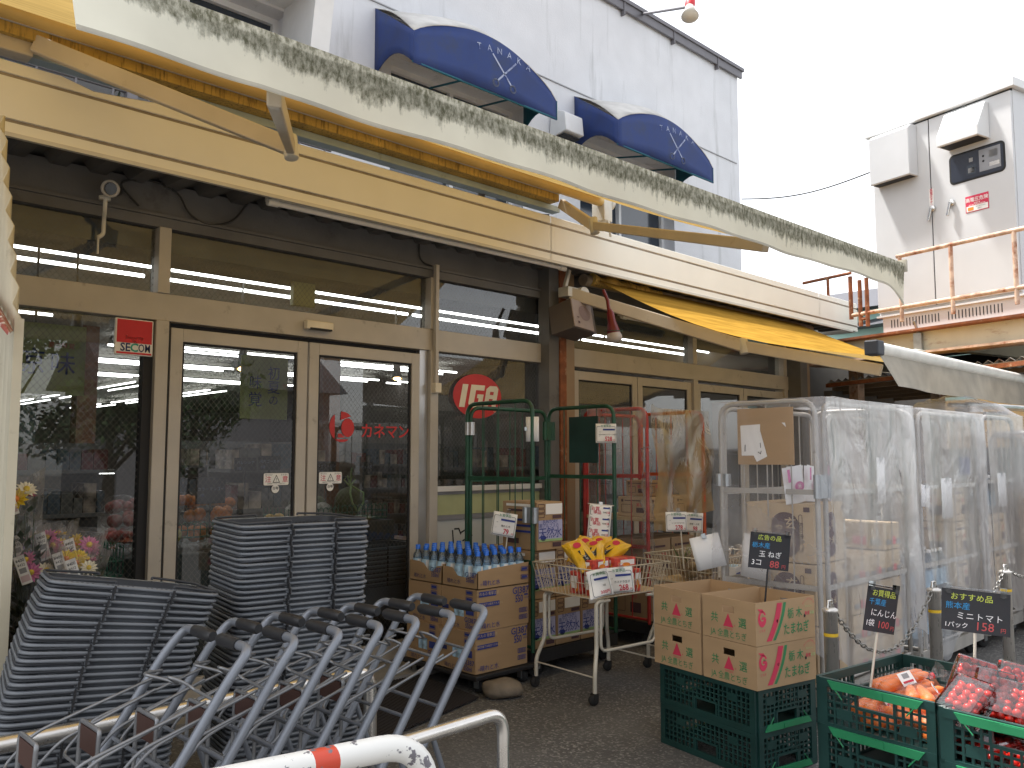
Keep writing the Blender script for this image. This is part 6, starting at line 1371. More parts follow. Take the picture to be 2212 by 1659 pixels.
# ================================================================ price cards
def facing(P, yaw=0): d = V((CAM.x-P.x, CAM.y-P.y, 0)); return math.atan2(d.y, d.x)+math.pi/2+yaw
def price_card(lab, P, w_, h, name_, price, yaw=0, roll=0, stick=None, pre='', curl=0, sub=None):
    t = thing('price_card', lab, 'price card', P, facing(P, yaw)); t.rotation_euler.y = roll
    m = MB(); m.grid(lambda u, v: (w_*(u-.5), -curl*(2*abs(u-.5))**2*1.0*(v < 2)*(1-v), h*(v-.5)), 10, 6); m.build('card', 'card', t, solid=.0015)
    if not curl:
        q = INK(); f = frame((0, -.001, 0), (1, 0, 0), (0, 0, 1), .0025); S_ = w_
        q.ring(f, rrect(-w_*.45, w_*.45, -h*.45, h*.36, w_*.07, 3), w_*.014, 0); g_ = f @ M.Translation((0, 0, .0008))
        q.r(g_, -w_*.26, w_*.26, h*.30, h*.45, 4); g2 = f @ M.Translation((0, 0, .0016)); q.t(g2, 0, h*.37, 'お買得品', S_*.125, 1, bold=.03)
        q.r(g_, -w_*.15, w_*.43, h*.15, h*.235, 2); q.t(g_, w_*.08, -h*.07, name_, S_*(.10 if len(name_) < 7 else .075), 0, bold=.02); q.t(g_, -w_*.3, h*.07, '各種', S_*.045, 5)
        q.t(g_, w_*.12, -h*.30, price, S_*.30, 3, bold=.06, sx=.78); q.t(g_, w_*.385, -h*.36, '円', S_*.085, 3, bold=.03); q.t(g_, -w_*.33, -h*.16, '1本', S_*.045, 5)
        q.build('lettering', ['black_ink', 'green_ink', 'blue_ink', 'red_ink', 'card', 'grey_ink'], t)
    if stick: m = MB(); m.tube([(w_*.2, .004, -h*.4), (w_*.2+.01, .01, -stick)], .004, 6); m.build('stick', 'wagon_frame', t)
    if sub != 'noclip': m = MB(); m.box(-.012+w_*.1, .012+w_*.1, -.012, .008, h*.46, h*.46+.03); m.tube([(-w_*.5, .003, h*.5), (w_*.5, .003, h*.5)], .0025, 5); m.build('clip', 'clear', t)
    return t
def PA(x, y, yy): return PY(x, y, yy)
price_card('お買得品 card lettered 晴れと水 79円 on a stick in the water bottles', PA(1089, 1133, 3.98), .155, .15, '晴れと水', '79', R(-8), R(9), .35)
price_card('お買得品 card lettered 528円 clipped to the green cage end panel', PA(1309, 936, 3.86), .145, .135, '550ml24本入りケース販売', '528', R(6), 0)
price_card('お買得品 card lettered カステラ王子 268円 on the rim of the cake wagon', PA(1339, 1253, 3.13), .155, .145, 'カステラ王子', '268', R(-5), R(-6), None)
price_card('お買得品 card lettered しっとりどらやき 278円 over the far wagon', PA(1461, 1127, 3.25), .135, .125, 'しっとりどらやき', '278', 0, R(-1), .30)
price_card('お買得品 card lettered 抹茶・小豆 98円 half behind the どらやき card', PA(1497, 1129, 3.29), .13, .13, '抹茶・小豆', '98', 0, R(3), .30)
t = thing('price_card', 'curled お買得品 card lettered 300円 hanging at the wagon corner', 'price card', PA(1297, 1259, 3.12), facing(PA(1297, 1259, 3.12), R(-12))); t.rotation_euler.y = R(-14)
cz_ = lambda x, z: -.05*max(0, (-z-.0)/.075)*max(0, -x/.06)-.018*(x/.06)**2
m = MB(); m.grid(lambda u, v: (.125*(u-.5), cz_(.125*(u-.5), .15*(v-.5)), .15*(v-.5)), 10, 10); m.build('card', 'card', t, solid=.0015)
q = INK(); f = frame((0, 0, 0), (1, 0, 0), (0, 0, 1), 0); q.t(f, .005, .05, 'お買得品', .019, 1, bold=.03); q.r(f, -.03, .05, .018, .03, 2); q.t(f, .02, -.015, '5個', .012, 0); q.t(f, .02, -.052, '300円', .024, 3, bold=.04); q.ring(f, rrect(-.045, .055, -.068, .055, .01, 2), .002, 0)
q.v = [(x, y+cz_(x, z)-.0035, z) for x, y, z in q.v]; q.build('lettering', ['black_ink', 'green_ink', 'blue_ink', 'red_ink'], t)
P = PA(1294, 1139, 3.62); t = thing('coupon_strip', 'long white strip of four お買得 coupons hanging over the cake wagon', 'coupon strip', P, facing(P, 0)); t.rotation_euler.y = R(5)
m = MB(); m.grid(lambda u, v: (.145*(u-.5), -.012*math.sin(u*3), .29*(v-.5)), 8, 8); m.build('strip', 'card', t, solid=.0012)
q = INK(); f = frame((0, -.016, 0), (1, 0, 0), (0, 0, 1), .0)
for i in range(4):
    y = .11-.072*i; q.ring(f, rrect(-.063, .063, y-.03, y+.024, .003, 1), .0025, 0); q.t(f, -.032, y+.008, 'お買', .028, 1, bold=.04); q.t(f, -.018, y-.015, '得品', .026, 1, bold=.04); q.r(f, .018, .06, y+.012, y+.022, 2); q.t(f, .03, y-.012, '価格', .012, 0); q.t(f, .05, y-.012, '158', .021, 1, bold=.03, sx=.7)
q.v = [(x, y+.014-.012*math.sin((x/.145+.5)*3)-.0005, z) for x, y, z in q.v]; q.build('lettering', ['black_ink', 'red_ink', 'blue_ink'], t)
m = MB(); m.tube([(-.085, .002, .147), (.085, .002, .147)], .003, 6); m.box(-.012, .012, -.01, .012, .125, .165); m.build('hanger', 'steel', t)
P = PA(1150, 927, 3.86); t = thing('blank_paper', 'blank white paper clipped to the green cage post', 'paper', P, facing(P, R(-15))); m = MB(); m.grid(lambda u, v: (.088*(u-.5), -.008*math.sin(u*3), .16*(v-.5)), 6, 2); m.build('sheet', 'paper', t, solid=.001); m = MB(); m.box(-.05, -.035, -.008, .008, -.01, .015); m.build('clip', 'zinc', t)
# ================================================================ shopping baskets
def basket():
    t = thing('shopping_basket', 'dark grey plastic shopping basket', 'shopping basket', (0, 0, 0)); A_, B2 = .27, .212; a2, b2 = .23, .178; h = .22
    def ring_(w_, d, z, r=.05, k=6): return [(x, y, z) for x, y in rrect(-w_, w_, -d, d, r, k)]
    m = MB(); prof = [(A_-.018, B2-.018, h-.002), (A_-.004, B2-.004, h), (A_, B2, h-.003), (A_, B2, h-.010), (A_-.012, B2-.012, h-.011), (A_-.022, B2-.022, h-.024), (a2, b2, 0)]
    n = 28
    rings = [ring_(a, b, z) for a, b, z in prof]
    vs = [p for r_ in rings for p in r_]; fs = [(i*n+j, (i+1)*n+j, (i+1)*n+(j+1) % n, i*n+(j+1) % n) for i in range(len(prof)-1) for j in range(n)]
    m.add(vs, fs, 0, True); inner = [ring_(A_-.02, B2-.02, h-.003), ring_(a2-.004, b2-.004, .004)]; vs = inner[0]+inner[1]; m.add(vs, [(j, (j+1) % n, n+(j+1) % n, n+j) for j in range(n)], 1, True); m.add(inner[1], [tuple(range(n))], 1)
    # slots on the inner wall near the rim and lugs on the outside
    for s in (-1, 1):
        for i in range(24):
            x = -.2+.0172*i
            if i in (7, 8, 15, 16): continue
            z0, z1 = h-.065, h-.025; y0, y1 = s*(b2+(B2-.022-b2)*z0/(h-.024)-.006), s*(b2+(B2-.022-b2)*z1/(h-.024)-.006); m.add([(x, y0, z0), (x+.008, y0, z0), (x+.008, y1, z1), (x, y1, z1)], [(0, 1, 2, 3)], 2)
        for x in (-.075, .11): m.box(x-.011, x+.011, s*(B2-.006)-.004, s*(B2-.006)+.004, h-.019, h-.0105, 0); m.box(x-.0022, x+.0022, s*B2-.016, s*B2+.0008, h-.024, h-.001, 2)
    m.build('body', ['basket_grey', 'basket_in', 'dark'], t)
    for s, xs in ((-1, (-.075, )), (1, (.11, ))):
        x = xs[0]; e = s*1
        pts = fillet([(x, -B2+.006, h+.004), (x+e*.0, -B2+.004, h+.012), (e*(A_-.012), -B2+.016, h+.006), (e*(A_-.006), -B2*.5, h+.005), (e*(A_-.006), B2*.5, h+.005), (e*(A_-.012), B2-.016, h+.006), (x, B2-.004, h+.012), (x, B2-.006, h+.004)], .035, 4)
        m = MB(); m.tube(pts, .0048, 6); m.build('handle', 'basket_in', t)
    return t
bk = basket(); first_b = True
def put_basket(lab, P, rz, tx=0, ty=0, group=None):
    global first_b
    rot = (tx, ty, rz)
    if first_b: first_b = False; bk.location = P; bk.rotation_euler = rot; bk['label'] = lab; o = bk
    else: o = dup(bk, lab, P, None, group, rot)
    if group: o['group'] = group
    return o
def onth(i):
    if i < 20: return OD[i]
    t, u = divmod(i+1, 10)
    return ('twenty ', 'thirty ', 'forty ')[t-2]+OD[u-1] if u else ('', '', '', 'thirtieth', 'fortieth')[t]
PIT = .0203
TS = V((1.825, 3.20)); TOPZ = 1.142
for i in range(46):
    z = TOPZ-.22-PIT*i
    put_basket('dark grey shopping basket, %s of the tall straight stack' % ('topmost' if i == 0 else onth(i)+' from the top'), (TS.x+.004*math.sin(i*1.7)-.0008*i, TS.y+.004*math.cos(i*2.3), z), R(-9)+.012*math.sin(i*2.9), 0, 0, 'baskets nested in the tall straight stack')
LS = PT(300, 1300, 3.13); NB = 35
for i in range(NB):
    u = 1-i/(NB-1)                       # 1 at the top, 0 at the floor
    ty = R(9.5)*u**1.6; z = .012+.0215*(NB-1-i)
    put_basket('dark grey shopping basket, %s of the leaning shorter stack' % ('topmost' if i == 0 else onth(i)+' from the top'), (.99+.13*u**2, 3.13, z), R(-12)+.01*math.sin(i*2.1), R(-2.5)*u, ty, 'baskets nested in the leaning shorter stack')
for i in range(9):
    o = put_basket('dark basket in the stack inside the right glass door, %s' % ('topmost' if i == 0 else onth(i)+' from the top'), (3.62, 5.12, .50-.22+.0+.0-.05*0-.03*i+.28), R(2), 0, 0, 'baskets stacked inside the right door')
m = MB(); m.box(3.4, 3.84, 4.96, 5.28, .022, .312); tag(m.build('basket_stand', 'black_plastic', bevel=.01), 'black stand under the baskets inside the right door', 'stand')
# ================================================================ cart, nested row of seven
def cart():
    t = thing('shopping_cart', 'grey tubular shopping cart', 'shopping cart', (0, 0, 0), 0, 'shopping carts nested in a row')
    # local: x = 0 at the handle bend, pushing toward -x; y half width .205
    W_ = .203
    for s in (-1, 1):
        y = s*W_
        pts = fillet([(-.50, y, .10), (.0, y, .845), (.055, y*.97, .905), (.055, y*.62, .905)], .075, 7)
        m = MB(); m.tube(pts, .0128, 12); up = m.build('upright', 'cart_grey', t)
        m = MB(); m.tube([(.055, y*.66, .905), (.055, y*.40, .905), (.055, y*.16, .905), (.055, y*.10, .905)], .0165, 12, rad=[.0165, .0175, .0175, .013]); m.build('grip', 'black_plastic', up)
    m = MB()
    # upper wire rest: two rails with turned down fronts, front bar and rear bar with spring loops
    def rest(z0, x0, ln, w_):
        for s in (-1, 1): m.tube(fillet([(x0, s*w_, z0), (x0-ln, s*w_, z0-.085), (x0-ln-.07, s*w_, z0-.155), (x0-ln-.07, s*w_*.0, z0-.155)], .03, 4), .0045, 6)
    rest(.785, -.045, .30, .165); rest(.765, -.06, .24, .115)
    z = .785; x = -.045
    loops = [(-.205, 0, 0), (-.15, 0, 0), (-.135, .012, .012), (-.10, -.055, .02), (-.07, -.06, .022), (-.05, -.03, .012), (-.03, .0, 0), (.0, 0, 0), (.02, -.04, .03), (.045, -.045, .034), (.06, -.015, .02), (.075, .008, 0), (.205, 0, 0)]
    m.tube(fillet([(x+b, -a, z+.012+c) for a, b, c in loops], .02, 3), .0045, 6)
    m.build('upper_rest', 'cart_wire', t)
    for x0, z0 in ((-.405, .735), (-.52, .42)):
        m = MB(); y = .065; m.tube(fillet([(x0-.005, -y, z0-.16), (x0, -y, z0-.02), (x0+.002, -y, z0), (x0+.002, y, z0), (x0, y, z0-.02), (x0-.005, y, z0-.16)], .02, 4), .006, 6); o = m.build('front_stop', 'cart_wire', t)
        m = MB(); m.box(x0-.003, x0+.002, -y+.008, y-.008, z0-.065, z0-.006); m.build('stop_plate', 'stop_brown', o)
    m = MB()
    for s in (-1, 1): m.tube(fillet([(-.27, s*.19, .44), (-.56, s*.17, .385), (-.64, s*.17, .31), (-.64, 0, .31)], .03, 4), .0045, 6); m.tube([(-.27, s*.09, .43), (-.60, s*.09, .375)], .004, 6)
    m.tube([(-.27, -.2, .442), (-.27, .2, .442)], .005, 6); m.build('lower_rest', 'cart_wire', t)
    m = MB()
    for s in (-1, 1): m.tube([(-.50, s*W_, .10), (.02, s*W_, .10)], .011, 8); m.tube([(-.18, s*W_, .575), (.0, s*W_, .105)], .009, 8)
    m.tube([(-.50, -W_, .10), (-.50, W_, .10)], .010, 8); m.tube([(-.34, -W_, .335), (-.34, W_, .335)], .006, 6); m.tube([(-.14, -W_, .635), (-.14, W_, .635)], .006, 6); m.build('base_frame', 'cart_grey', t)
    for x in (-.47, .0):
        for s in (-1, 1): m = MB(); m.lathe([(0, -.014), (.045, -.014), (.05, 0), (.045, .014), (0, .014)], 14, (x, s*(W_-.0), .05), (0, 1, 0)); m.build('caster', 'rubber', t)
    return t
ct = cart(); y0 = 2.29; x0 = 1.03; dxc = .1385
ct.location = (x0, y0, 0); ct['label'] = 'grey shopping cart at the left end of the nested row of seven'
for i in range(1, 7): dup(ct, 'grey shopping cart, %s of the nested row of seven from the left' % (OD[i] if i < 6 else 'last'), (x0+dxc*i, y0+.002*math.sin(i*2), .002*math.sin(i)), R(.5*math.sin(i*3)))
# ================================================================ guard rails
def grail(name, lab, pts, r, mat, rad=.12):
    m = MB(); m.tube(fillet(pts, rad, 10), r, 18); return tag(m.build(name, mat), lab, 'guard rail')
A, B_ = V((-.3, 2.86, .575)), PZ(800, 1450, .575); A.y = B_.y+.06
grail('guard_rail', 'low stainless guard rail between the basket stacks and the carts', [A, B_, V((B_.x, B_.y-.01, 0))], .0255, 'stainless_rail', .07)
A, B_ = PZ(902, 1600, .715), PZ(1080, 1546, .715); d = (A-B_).normalized()
grail('guard_rail', 'bent stainless guard rail end in the middle foreground', [B_+d*1.1, B_+V((.03, .02, 0)), V((B_.x+.035, B_.y+.02, 0))], .0170, 'stainless_rail', .06)
A, B_ = PZ(723, 1640, .80), PZ(905, 1603, .80); d = (A-B_).normalized()
grail('guard_rail', 'thick white guard rail with chipped paint and a red band in the foreground', [B_+d*1.2, B_+V((.02, -.0, 0)), V((B_.x+.025, B_.y-.01, 0))], .0265, 'chipped_paint', .11)
# ================================================================ corrugated screen at the left
t = thing('corrugated_screen', 'cream corrugated plastic screen at the left edge of the picture', 'screen', (0, 0, 0)); m = MB()
XS = .86; n = 40
def sc(u, v):
    y = 3.60+1.15*u; ztp_ = PX(42, 680, XS).z+(.33*u if u < .6 else .2); return (XS+(.014 if int(u*n) % 2 else -.014)-.0, y, ztp_*v)
P42 = PX(40, 690, XS)
m.grid(lambda u, v: (XS+.013*math.cos(u*n*math.pi), P42.y+1.15*u, (P42.z+min(.9, 2.6*u))*v), n*2, 8); m.build('sheet', 'screen_cream', t, solid=.006)
m = MB(); m.box(XS-.02, XS+.012, P42.y-.03, P42.y-.004, 0, P42.z); m.build('edge_strip', 'screen_cream', t)
P = PT(8, 690, 2.6); t = thing('rusty_eave', 'flaking red and white tin eave at the left edge of the picture', 'eave', (0, 0, 0)); m = MB(); a, b = PX(-40, 600, XS-.03), PX(24, 718, XS-.03); c, d = PX(-40, 655, XS-.10), PX(16, 724, XS-.10); m.add([a, b, d, c], [(0, 1, 2, 3)]); m.build('tin_edge', 'roof_red', t, solid=.01)
# ================================================================ flowers
bu = thing('flower_bucket', 'black bucket of wrapped flower bunches by the corrugated screen', 'bucket', (1.12, 3.93, .30)); m = MB(); m.lathe([(0, 0), (.15, 0), (.19, .36), (.20, .36), (.20, .39), (.18, .39), (.14, .03), (0, .03)], 24); m.build('pail', 'black_plastic', bu)
m = MB(); m.box(.85, 1.45, 3.7, 4.2, 0, .295); tag(m.build('flower_stand', 'black_plastic', bevel=.01), 'low black stand under the flower bucket', 'stand')
def bloom(m, c, r, ax, n=12, mat=0, cen=1):
    ax = V(ax).normalized(); u = ax.orthogonal().normalized(); w_ = ax.cross(u)
    for lay in range(2):
        for i in range(n):
            a = 2*math.pi*(i+.5*lay)/n; d = u*math.cos(a)+w_*math.sin(a); e = ax.cross(d)*r*.20; p = c+d*r*(1-.25*lay)+ax*r*(.15+.25*lay); m.add([c, c+d*r*.55+e+ax*r*.12, p, c+d*r*.55-e+ax*r*.12], [(0, 1, 2, 3)], mat)
    m.ball(c+ax*r*.18, r*.28, 8, 5, mat=cen)
def bouquet(lab, base, top, cols, seed, big=.04, tagtxt=True):
    rr = random.Random(seed); base, top = V(base), V(top); ax = (top-base).normalized(); t = thing('flower_bunch', lab, 'flowers', base, 0, 'wrapped flower bunches'); Ln = (top-base).length; u = ax.orthogonal().normalized(); w_ = ax.cross(u); m = MB()
    for i in range(110):
        k = rr.uniform(.15, .95); a = rr.uniform(0, 6.28); r_ = .02+.065*k*rr.random(); c = ax*Ln*k+(u*math.cos(a)+w_*math.sin(a))*r_; d = (ax*.7+(u*math.cos(a)+w_*math.sin(a))*.7).normalized()*rr.uniform(.04, .08); e = d.cross(ax).normalized()*.013; m.add([c, c+d*.5+e, c+d, c+d*.5-e], [(0, 1, 2, 3)])
    for i in range(6): a = i; m.tube([(0, 0, 0), tuple(ax*Ln*.9+(u*math.cos(a)+w_*math.sin(a))*.05)], .003, 5)
    m.build('leaves', 'leaf', t)
    for i, cname in enumerate(cols):
        a = i*2.4+seed; r_ = .025+.05*(i % 3)/2; c = ax*(Ln*(.93+.10*rr.random()))+(u*math.cos(a)+w_*math.sin(a))*r_; m = MB(); bloom(m, c, big*rr.uniform(.85, 1.2), ax+(u*math.cos(a)+w_*math.sin(a))*.8+V((-.5, -.6, 0)), 12); m.build('blossom', [cname, 'pet_yellow' if cname != 'pet_yellow' else 'orange'], t)
    m = MB(); m.lathe([(.02, Ln*.05), (.05, Ln*.5), (.10, Ln*1.12)], 12, (0, 0, 0), ax, 0); m.v = [tuple(V(q)*(1+.06*NZ.noise(V(q)*14))) for q in m.v]; m.build('clear_wrap', 'cello', t)
    if tagtxt:
        c = ax*Ln*.98+V((-.055, -.075, 0)); f = frame(c, (.72, -.69, .35), ax+V((0, 0, .3)), .0); q = INK(); q.r(f, -.022, .022, -.065, .05, 0); g_ = f @ M.Translation((0, 0, .001)); q.t(g_, 0, .03, '¥400', .017, 1, bold=.02); q.t(g_, 0, .012, '¥432', .015, 1); q.r(g_, -.014, .014, -.02, .0, 2); q.r(g_, -.018, .018, -.055, -.03, 3); q.build('price_tag', ['card', 'black_ink', 'grey_ink', 'tag_pink'], t)
bp_ = (1.10, 3.92, .42)
bouquet('wrapped bunch of pink and yellow daisies at the front of the bucket', bp_, PY(150, 1208, 3.86), ['pet_pink', 'pet_yellow', 'pet_white', 'pet_pink', 'pet_yellow', 'pet_white'], 1)
bouquet('wrapped bunch of white and yellow daisies leaning right in the bucket', (1.14, 3.94, .42), PY(172, 1178, 3.95), ['pet_yellow', 'pet_pink', 'pet_white', 'pet_yellow', 'pet_pink'], 2)
bouquet('wrapped bunch of salmon and yellow daisies in the middle of the bucket', (1.10, 3.96, .42), PY(112, 1165, 3.98), ['pet_pink', 'pet_yellow', 'pet_white', 'pet_pink', 'pet_yellow'], 3)
bouquet('wrapped bunch of lilac flowers half behind the corrugated screen', (1.07, 3.94, .42), PY(58, 1172, 4.0), ['pet_lilac', 'pet_pink', 'pet_lilac'], 4)
bouquet('wrapped bunch of yellow and white daisies low beside the leaning baskets', (1.16, 3.86, .42), PY(178, 1222, 3.8), ['pet_yellow', 'pet_white', 'pet_pink', 'pet_yellow'], 8)
bouquet('wrapped bunch of pale pink flowers by the corrugated screen', (1.04, 3.92, .42), PY(70, 1215, 3.86), ['pet_pink', 'pet_white', 'pet_lilac', 'pet_pink'], 9)
bouquet('tall wrapped bunch with a large white chrysanthemum by the screen edge', (1.06, 3.90, .46), PY(42, 1068, 3.92), ['pet_white', 'pet_crimson', 'pet_yellow', 'pet_crimson'], 5, .045)
# ================================================================ green folding crates
def crate(lab, c, rz, A_, B2, h, inv=False, bars=True, group='green folding crates', front_only=False):
    """x along the long side, handles and bars on the two short sides (+-x)"""
    t = thing('folding_crate', lab, 'folding crate', c, rz, group); a, b = A_/2, B2/2; th_ = .012
    def side(L_, hh, hand):
        """lattice wall in local (s, z) with thickness along normal -> list of boxes (s0,s1,z0,z1,depth0,depth1)"""
        o = []
        o += [(-L_, L_, hh-.028, hh, 0, 1.3), (-L_, L_, 0, .022, 0, 1.2)]
        o += [(-L_, -L_+.03, .022, hh-.028, 0, 1.2), (L_-.03, L_, .022, hh-.028, 0, 1.2)]
        z0, z1 = .022, hh-.028; n = int(2*L_/.027)
        for i in range(1, n):
            s = -L_+2*L_*i/n
            if abs(s) > L_-.03: continue
            if hand and abs(s) < .066: o.append((s-.0035, s+.0035, z0, z1-.05, .2, .8)); continue
            o.append((s-.004, s+.004, z0, z1, .2, .8))
        nz = int((z1-z0)/.021)
        for i in range(1, nz):
            z = z0+(z1-z0)*i/nz
            if hand and z > z1-.052: o += [(-L_+.03, -.066, z-.0035, z+.0035, .25, .75), (.066, L_-.03, z-.0035, z+.0035, .25, .75)]
            else: o.append((-L_+.03, L_-.03, z-.0035, z+.0035, .25, .75))
        if hand: o += [(-.072, .072, z1-.056, z1-.046, 0, 1), (-.074, -.064, z1-.05, z1, 0, 1), (.064, .074, z1-.05, z1, 0, 1)]
        for s in (-L_*.55, L_*.55): o.append((s-.03, s+.03, z0+.02, z0+.055, .1, .9))
        return o
    fl = (lambda z: h-z) if inv else (lambda z: z)
    def put(m, o, axis, sg):
        for s0, s1, z0, z1, d0, d1 in o:
            z0, z1 = sorted((fl(z0), fl(z1)))
            if axis == 'x': y0, y1 = sorted((sg*(b-th_*d0*0-th_*(1-d0*.0)+th_*0), sg*(b-th_+th_*d1))); y0, y1 = sorted((sg*(b-th_+th_*d0), sg*(b-th_+th_*d1))); m.box(s0, s1, y0, y1, z0, z1)
            else: x0_, x1_ = sorted((sg*(a-th_+th_*d0), sg*(a-th_+th_*d1))); m.box(x0_, x1_, s0, s1, z0, z1)
    for ax, sg, L_ in (('x', -1, a-.006), ('x', 1, a-.006), ('y', -1, b-.014), ('y', 1, b-.014)):
        m = MB(); put(m, side(L_, h, True), ax, sg); m.build('side_wall', 'crate_green', t)
    m = MB(); z0, z1 = sorted((fl(.004), fl(.012))); m.box(-a+.013, a-.013, -b+.013, b-.013, z0, z1); m.build('bottom', 'crate_green', t)
    if bars:
        for sg in (-1, 1):
            x = sg*(a+.0045); za, zb_ = sorted((fl(h-.032), fl(h-.004))); L_ = b-.05
            m = MB(); m.prism([(x+.006*sg, -L_+.02, za), (x+.006*sg, L_-.02, za), (x+.006*sg, L_, zb_), (x+.006*sg, -L_, zb_)] if not inv else [(x+.006*sg, -L_, za), (x+.006*sg, L_, za), (x+.006*sg, L_-.02, zb_), (x+.006*sg, -L_+.02, zb_)], (-.008*sg, 0, 0)); br = m.build('handle_bar', 'crate_bar', t)
            m = MB(); m.box(min(x+.0065*sg, x+.009*sg), max(x+.0065*sg, x+.009*sg), -.035, .035, za+.003, zb_-.003)
            for s in (-1, 1): m.tube([(x+.004*sg, s*(L_-.03), za if not inv else zb_), (x+.004*sg, s*(L_-.055), (za-.028) if not inv else zb_+.028)], .0025, 5)
            m.build('bar_clip', 'crate_bar', br)
    return t
JR = R(-11); JF = V((3.418, 1.986, 0)); e1 = V((math.cos(JR), math.sin(JR), 0)); e2 = V((-e1.y, e1.x, 0))
# two upturned crates under the onion boxes: long side runs along e2
JC = JF+e1*.215+e2*.325
c_hi = crate('dark green crate turned upside down, directly under the onion boxes', tuple(JC+ZU*.193), JR+R(90), .61, .41, .19, inv=True, group='upturned green crates under the onion boxes')
c_lo = dup(c_hi, 'dark green crate turned upside down, standing on the ground below the onion boxes', tuple(JC+ZU*.002), JR+R(90))
def onion(lab, o2, z, dull=1.0):
    c = JF+e1*.2+e2*(.161+o2)+ZU*z; t = thing('onion_box', lab, 'cardboard box', c, JR, 'onion boxes on the green crates'); a, b, h = .2, .1595, .187
    m = MB(); th_ = .005; hz0, hz1, hy = h*.66, h*.82, .034
    # left face (-x) with its hand hole, other walls
    for (y0_, y1_, z0_, z1_) in ((-b, b, 0, hz0), (-b, b, hz1, h), (-b, -hy, hz0, hz1), (hy, b, hz0, hz1)): m.box(-a, -a+th_, y0_, y1_, z0_, z1_)
    m.box(-a+th_, a, -b, -b+th_, 0, h); m.box(-a+th_, a, b-th_, b, 0, h); m.box(a-th_, a, -b+th_, -hy, 0, h); m.box(a-th_, a, hy, b-th_, 0, h); m.box(a-th_, a, -hy, hy, 0, hz0); m.box(a-th_, a, -hy, hy, hz1, h); m.box(-a+th_, a-th_, -b+th_, b-th_, 0, .005)
    m.build('shell', 'cardboard', t)
    q = INK(); f = frame((-a, 0, h/2), (0, -1, 0), (0, 0, 1), .0015)
    q.t(f, -b*.52, -h*.01, '共', .048, 0, bold=.02); q.t(f, b*.52, -h*.04, '選', .048, 0, bold=.02); q.p(f, [(-.03, -h*.17), (.03, -h*.17), (0, h*.15)], 1); q.t(f, 0, -h*.22, 'TOCHIGI', .011, 1, sp=1.2); q.t(f, .038, -h*.12, '®', .012, 1); q.t(f, 0, -h*.355, 'JA 全農とちぎ', .038, 0, sx=.92)
    f = frame((0, -b, h/2), (1, 0, 0), (0, 0, 1), .0015)
    q.p(f, ell(-a*.80, h*.12, .027, .036, 20), 1); q.p(f @ M.Translation((0, 0, .001)), ell(-a*.80, h*.16, .014, .018, 14), 2); q.p(f @ M.Translation((0, 0, .001)), [(-a*.80, h*.12), (-a*.66, h*.12), (-a*.66, h*.2), (-a*.80, h*.2)], 2); q.p(f @ M.Translation((0, 0, .0018)), [(-a*.83, h*.10), (-a*.70, h*.10), (-a*.70, h*.16), (-a*.83, h*.16)], 1); q.p(f, [(-a*.95, h*.36), (-a*.86, h*.28), (-a*.74, h*.26), (-a*.78, h*.34)], 1); q.t(f, -a*.80, -h*.16, 'とちぎ', .014, 1)
    def sw(x, w_): return [(x-.075+.075*v*(1.6-.6*v)+dx_, h*(-.42+.86*v)) for v, dx_ in [(i/8, 0) for i in range(9)]]+[(x-.075+w_+.075*v*(1.6-.6*v), h*(-.42+.86*v)) for v in [1-i/8 for i in range(9)]]
    q.p(f, sw(-a*.30, .034), 1); q.p(f, sw(-a*.08, .017), 0)
    q.t(f, a*.30, h*.14, '栃 木', .05, 0, bold=.025, sx=.9); q.t(f, a*.34, -h*.22, 'たまねぎ', .056, 0, bold=.03, sx=.8)
    for i, ch in enumerate('デリシャスブラザーズ'): an = R(150-13*i); q.t(f @ M.Translation((a*.78+.042*math.cos(an), h*.24+.042*math.sin(an)*.9, 0)) @ M.Rotation(an-R(90), 4, 'Z'), 0, 0, ch, .011, 1)
    q.t(f, a*.78, h*.27, 'おいしい', .012, 3); q.t(f, a*.74, h*.1, '新鮮', .02, 1, bold=.02); q.t(f, a*.88, h*.1, '美味', .018, 3); q.p(f, ell(a*.64, h*.05, .006, .008, 10), 4); q.p(f, ell(-a*.3, h*.02, .006, .008, 10), 4)
    q.build('printing', ['green_print', 'red_print', 'cardboard', 'label_green', 'dark'], t)
    return t
for k, (o2, zz) in enumerate(((0, 0), (0, 1), (.332, 0), (.332, 1))): onion('onion box lettered 栃木たまねぎ and 共選, %s of the %s pair' % (('lower', 'upper')[zz], ('front', 'back')[k//2]), o2, .3845+.189*zz)
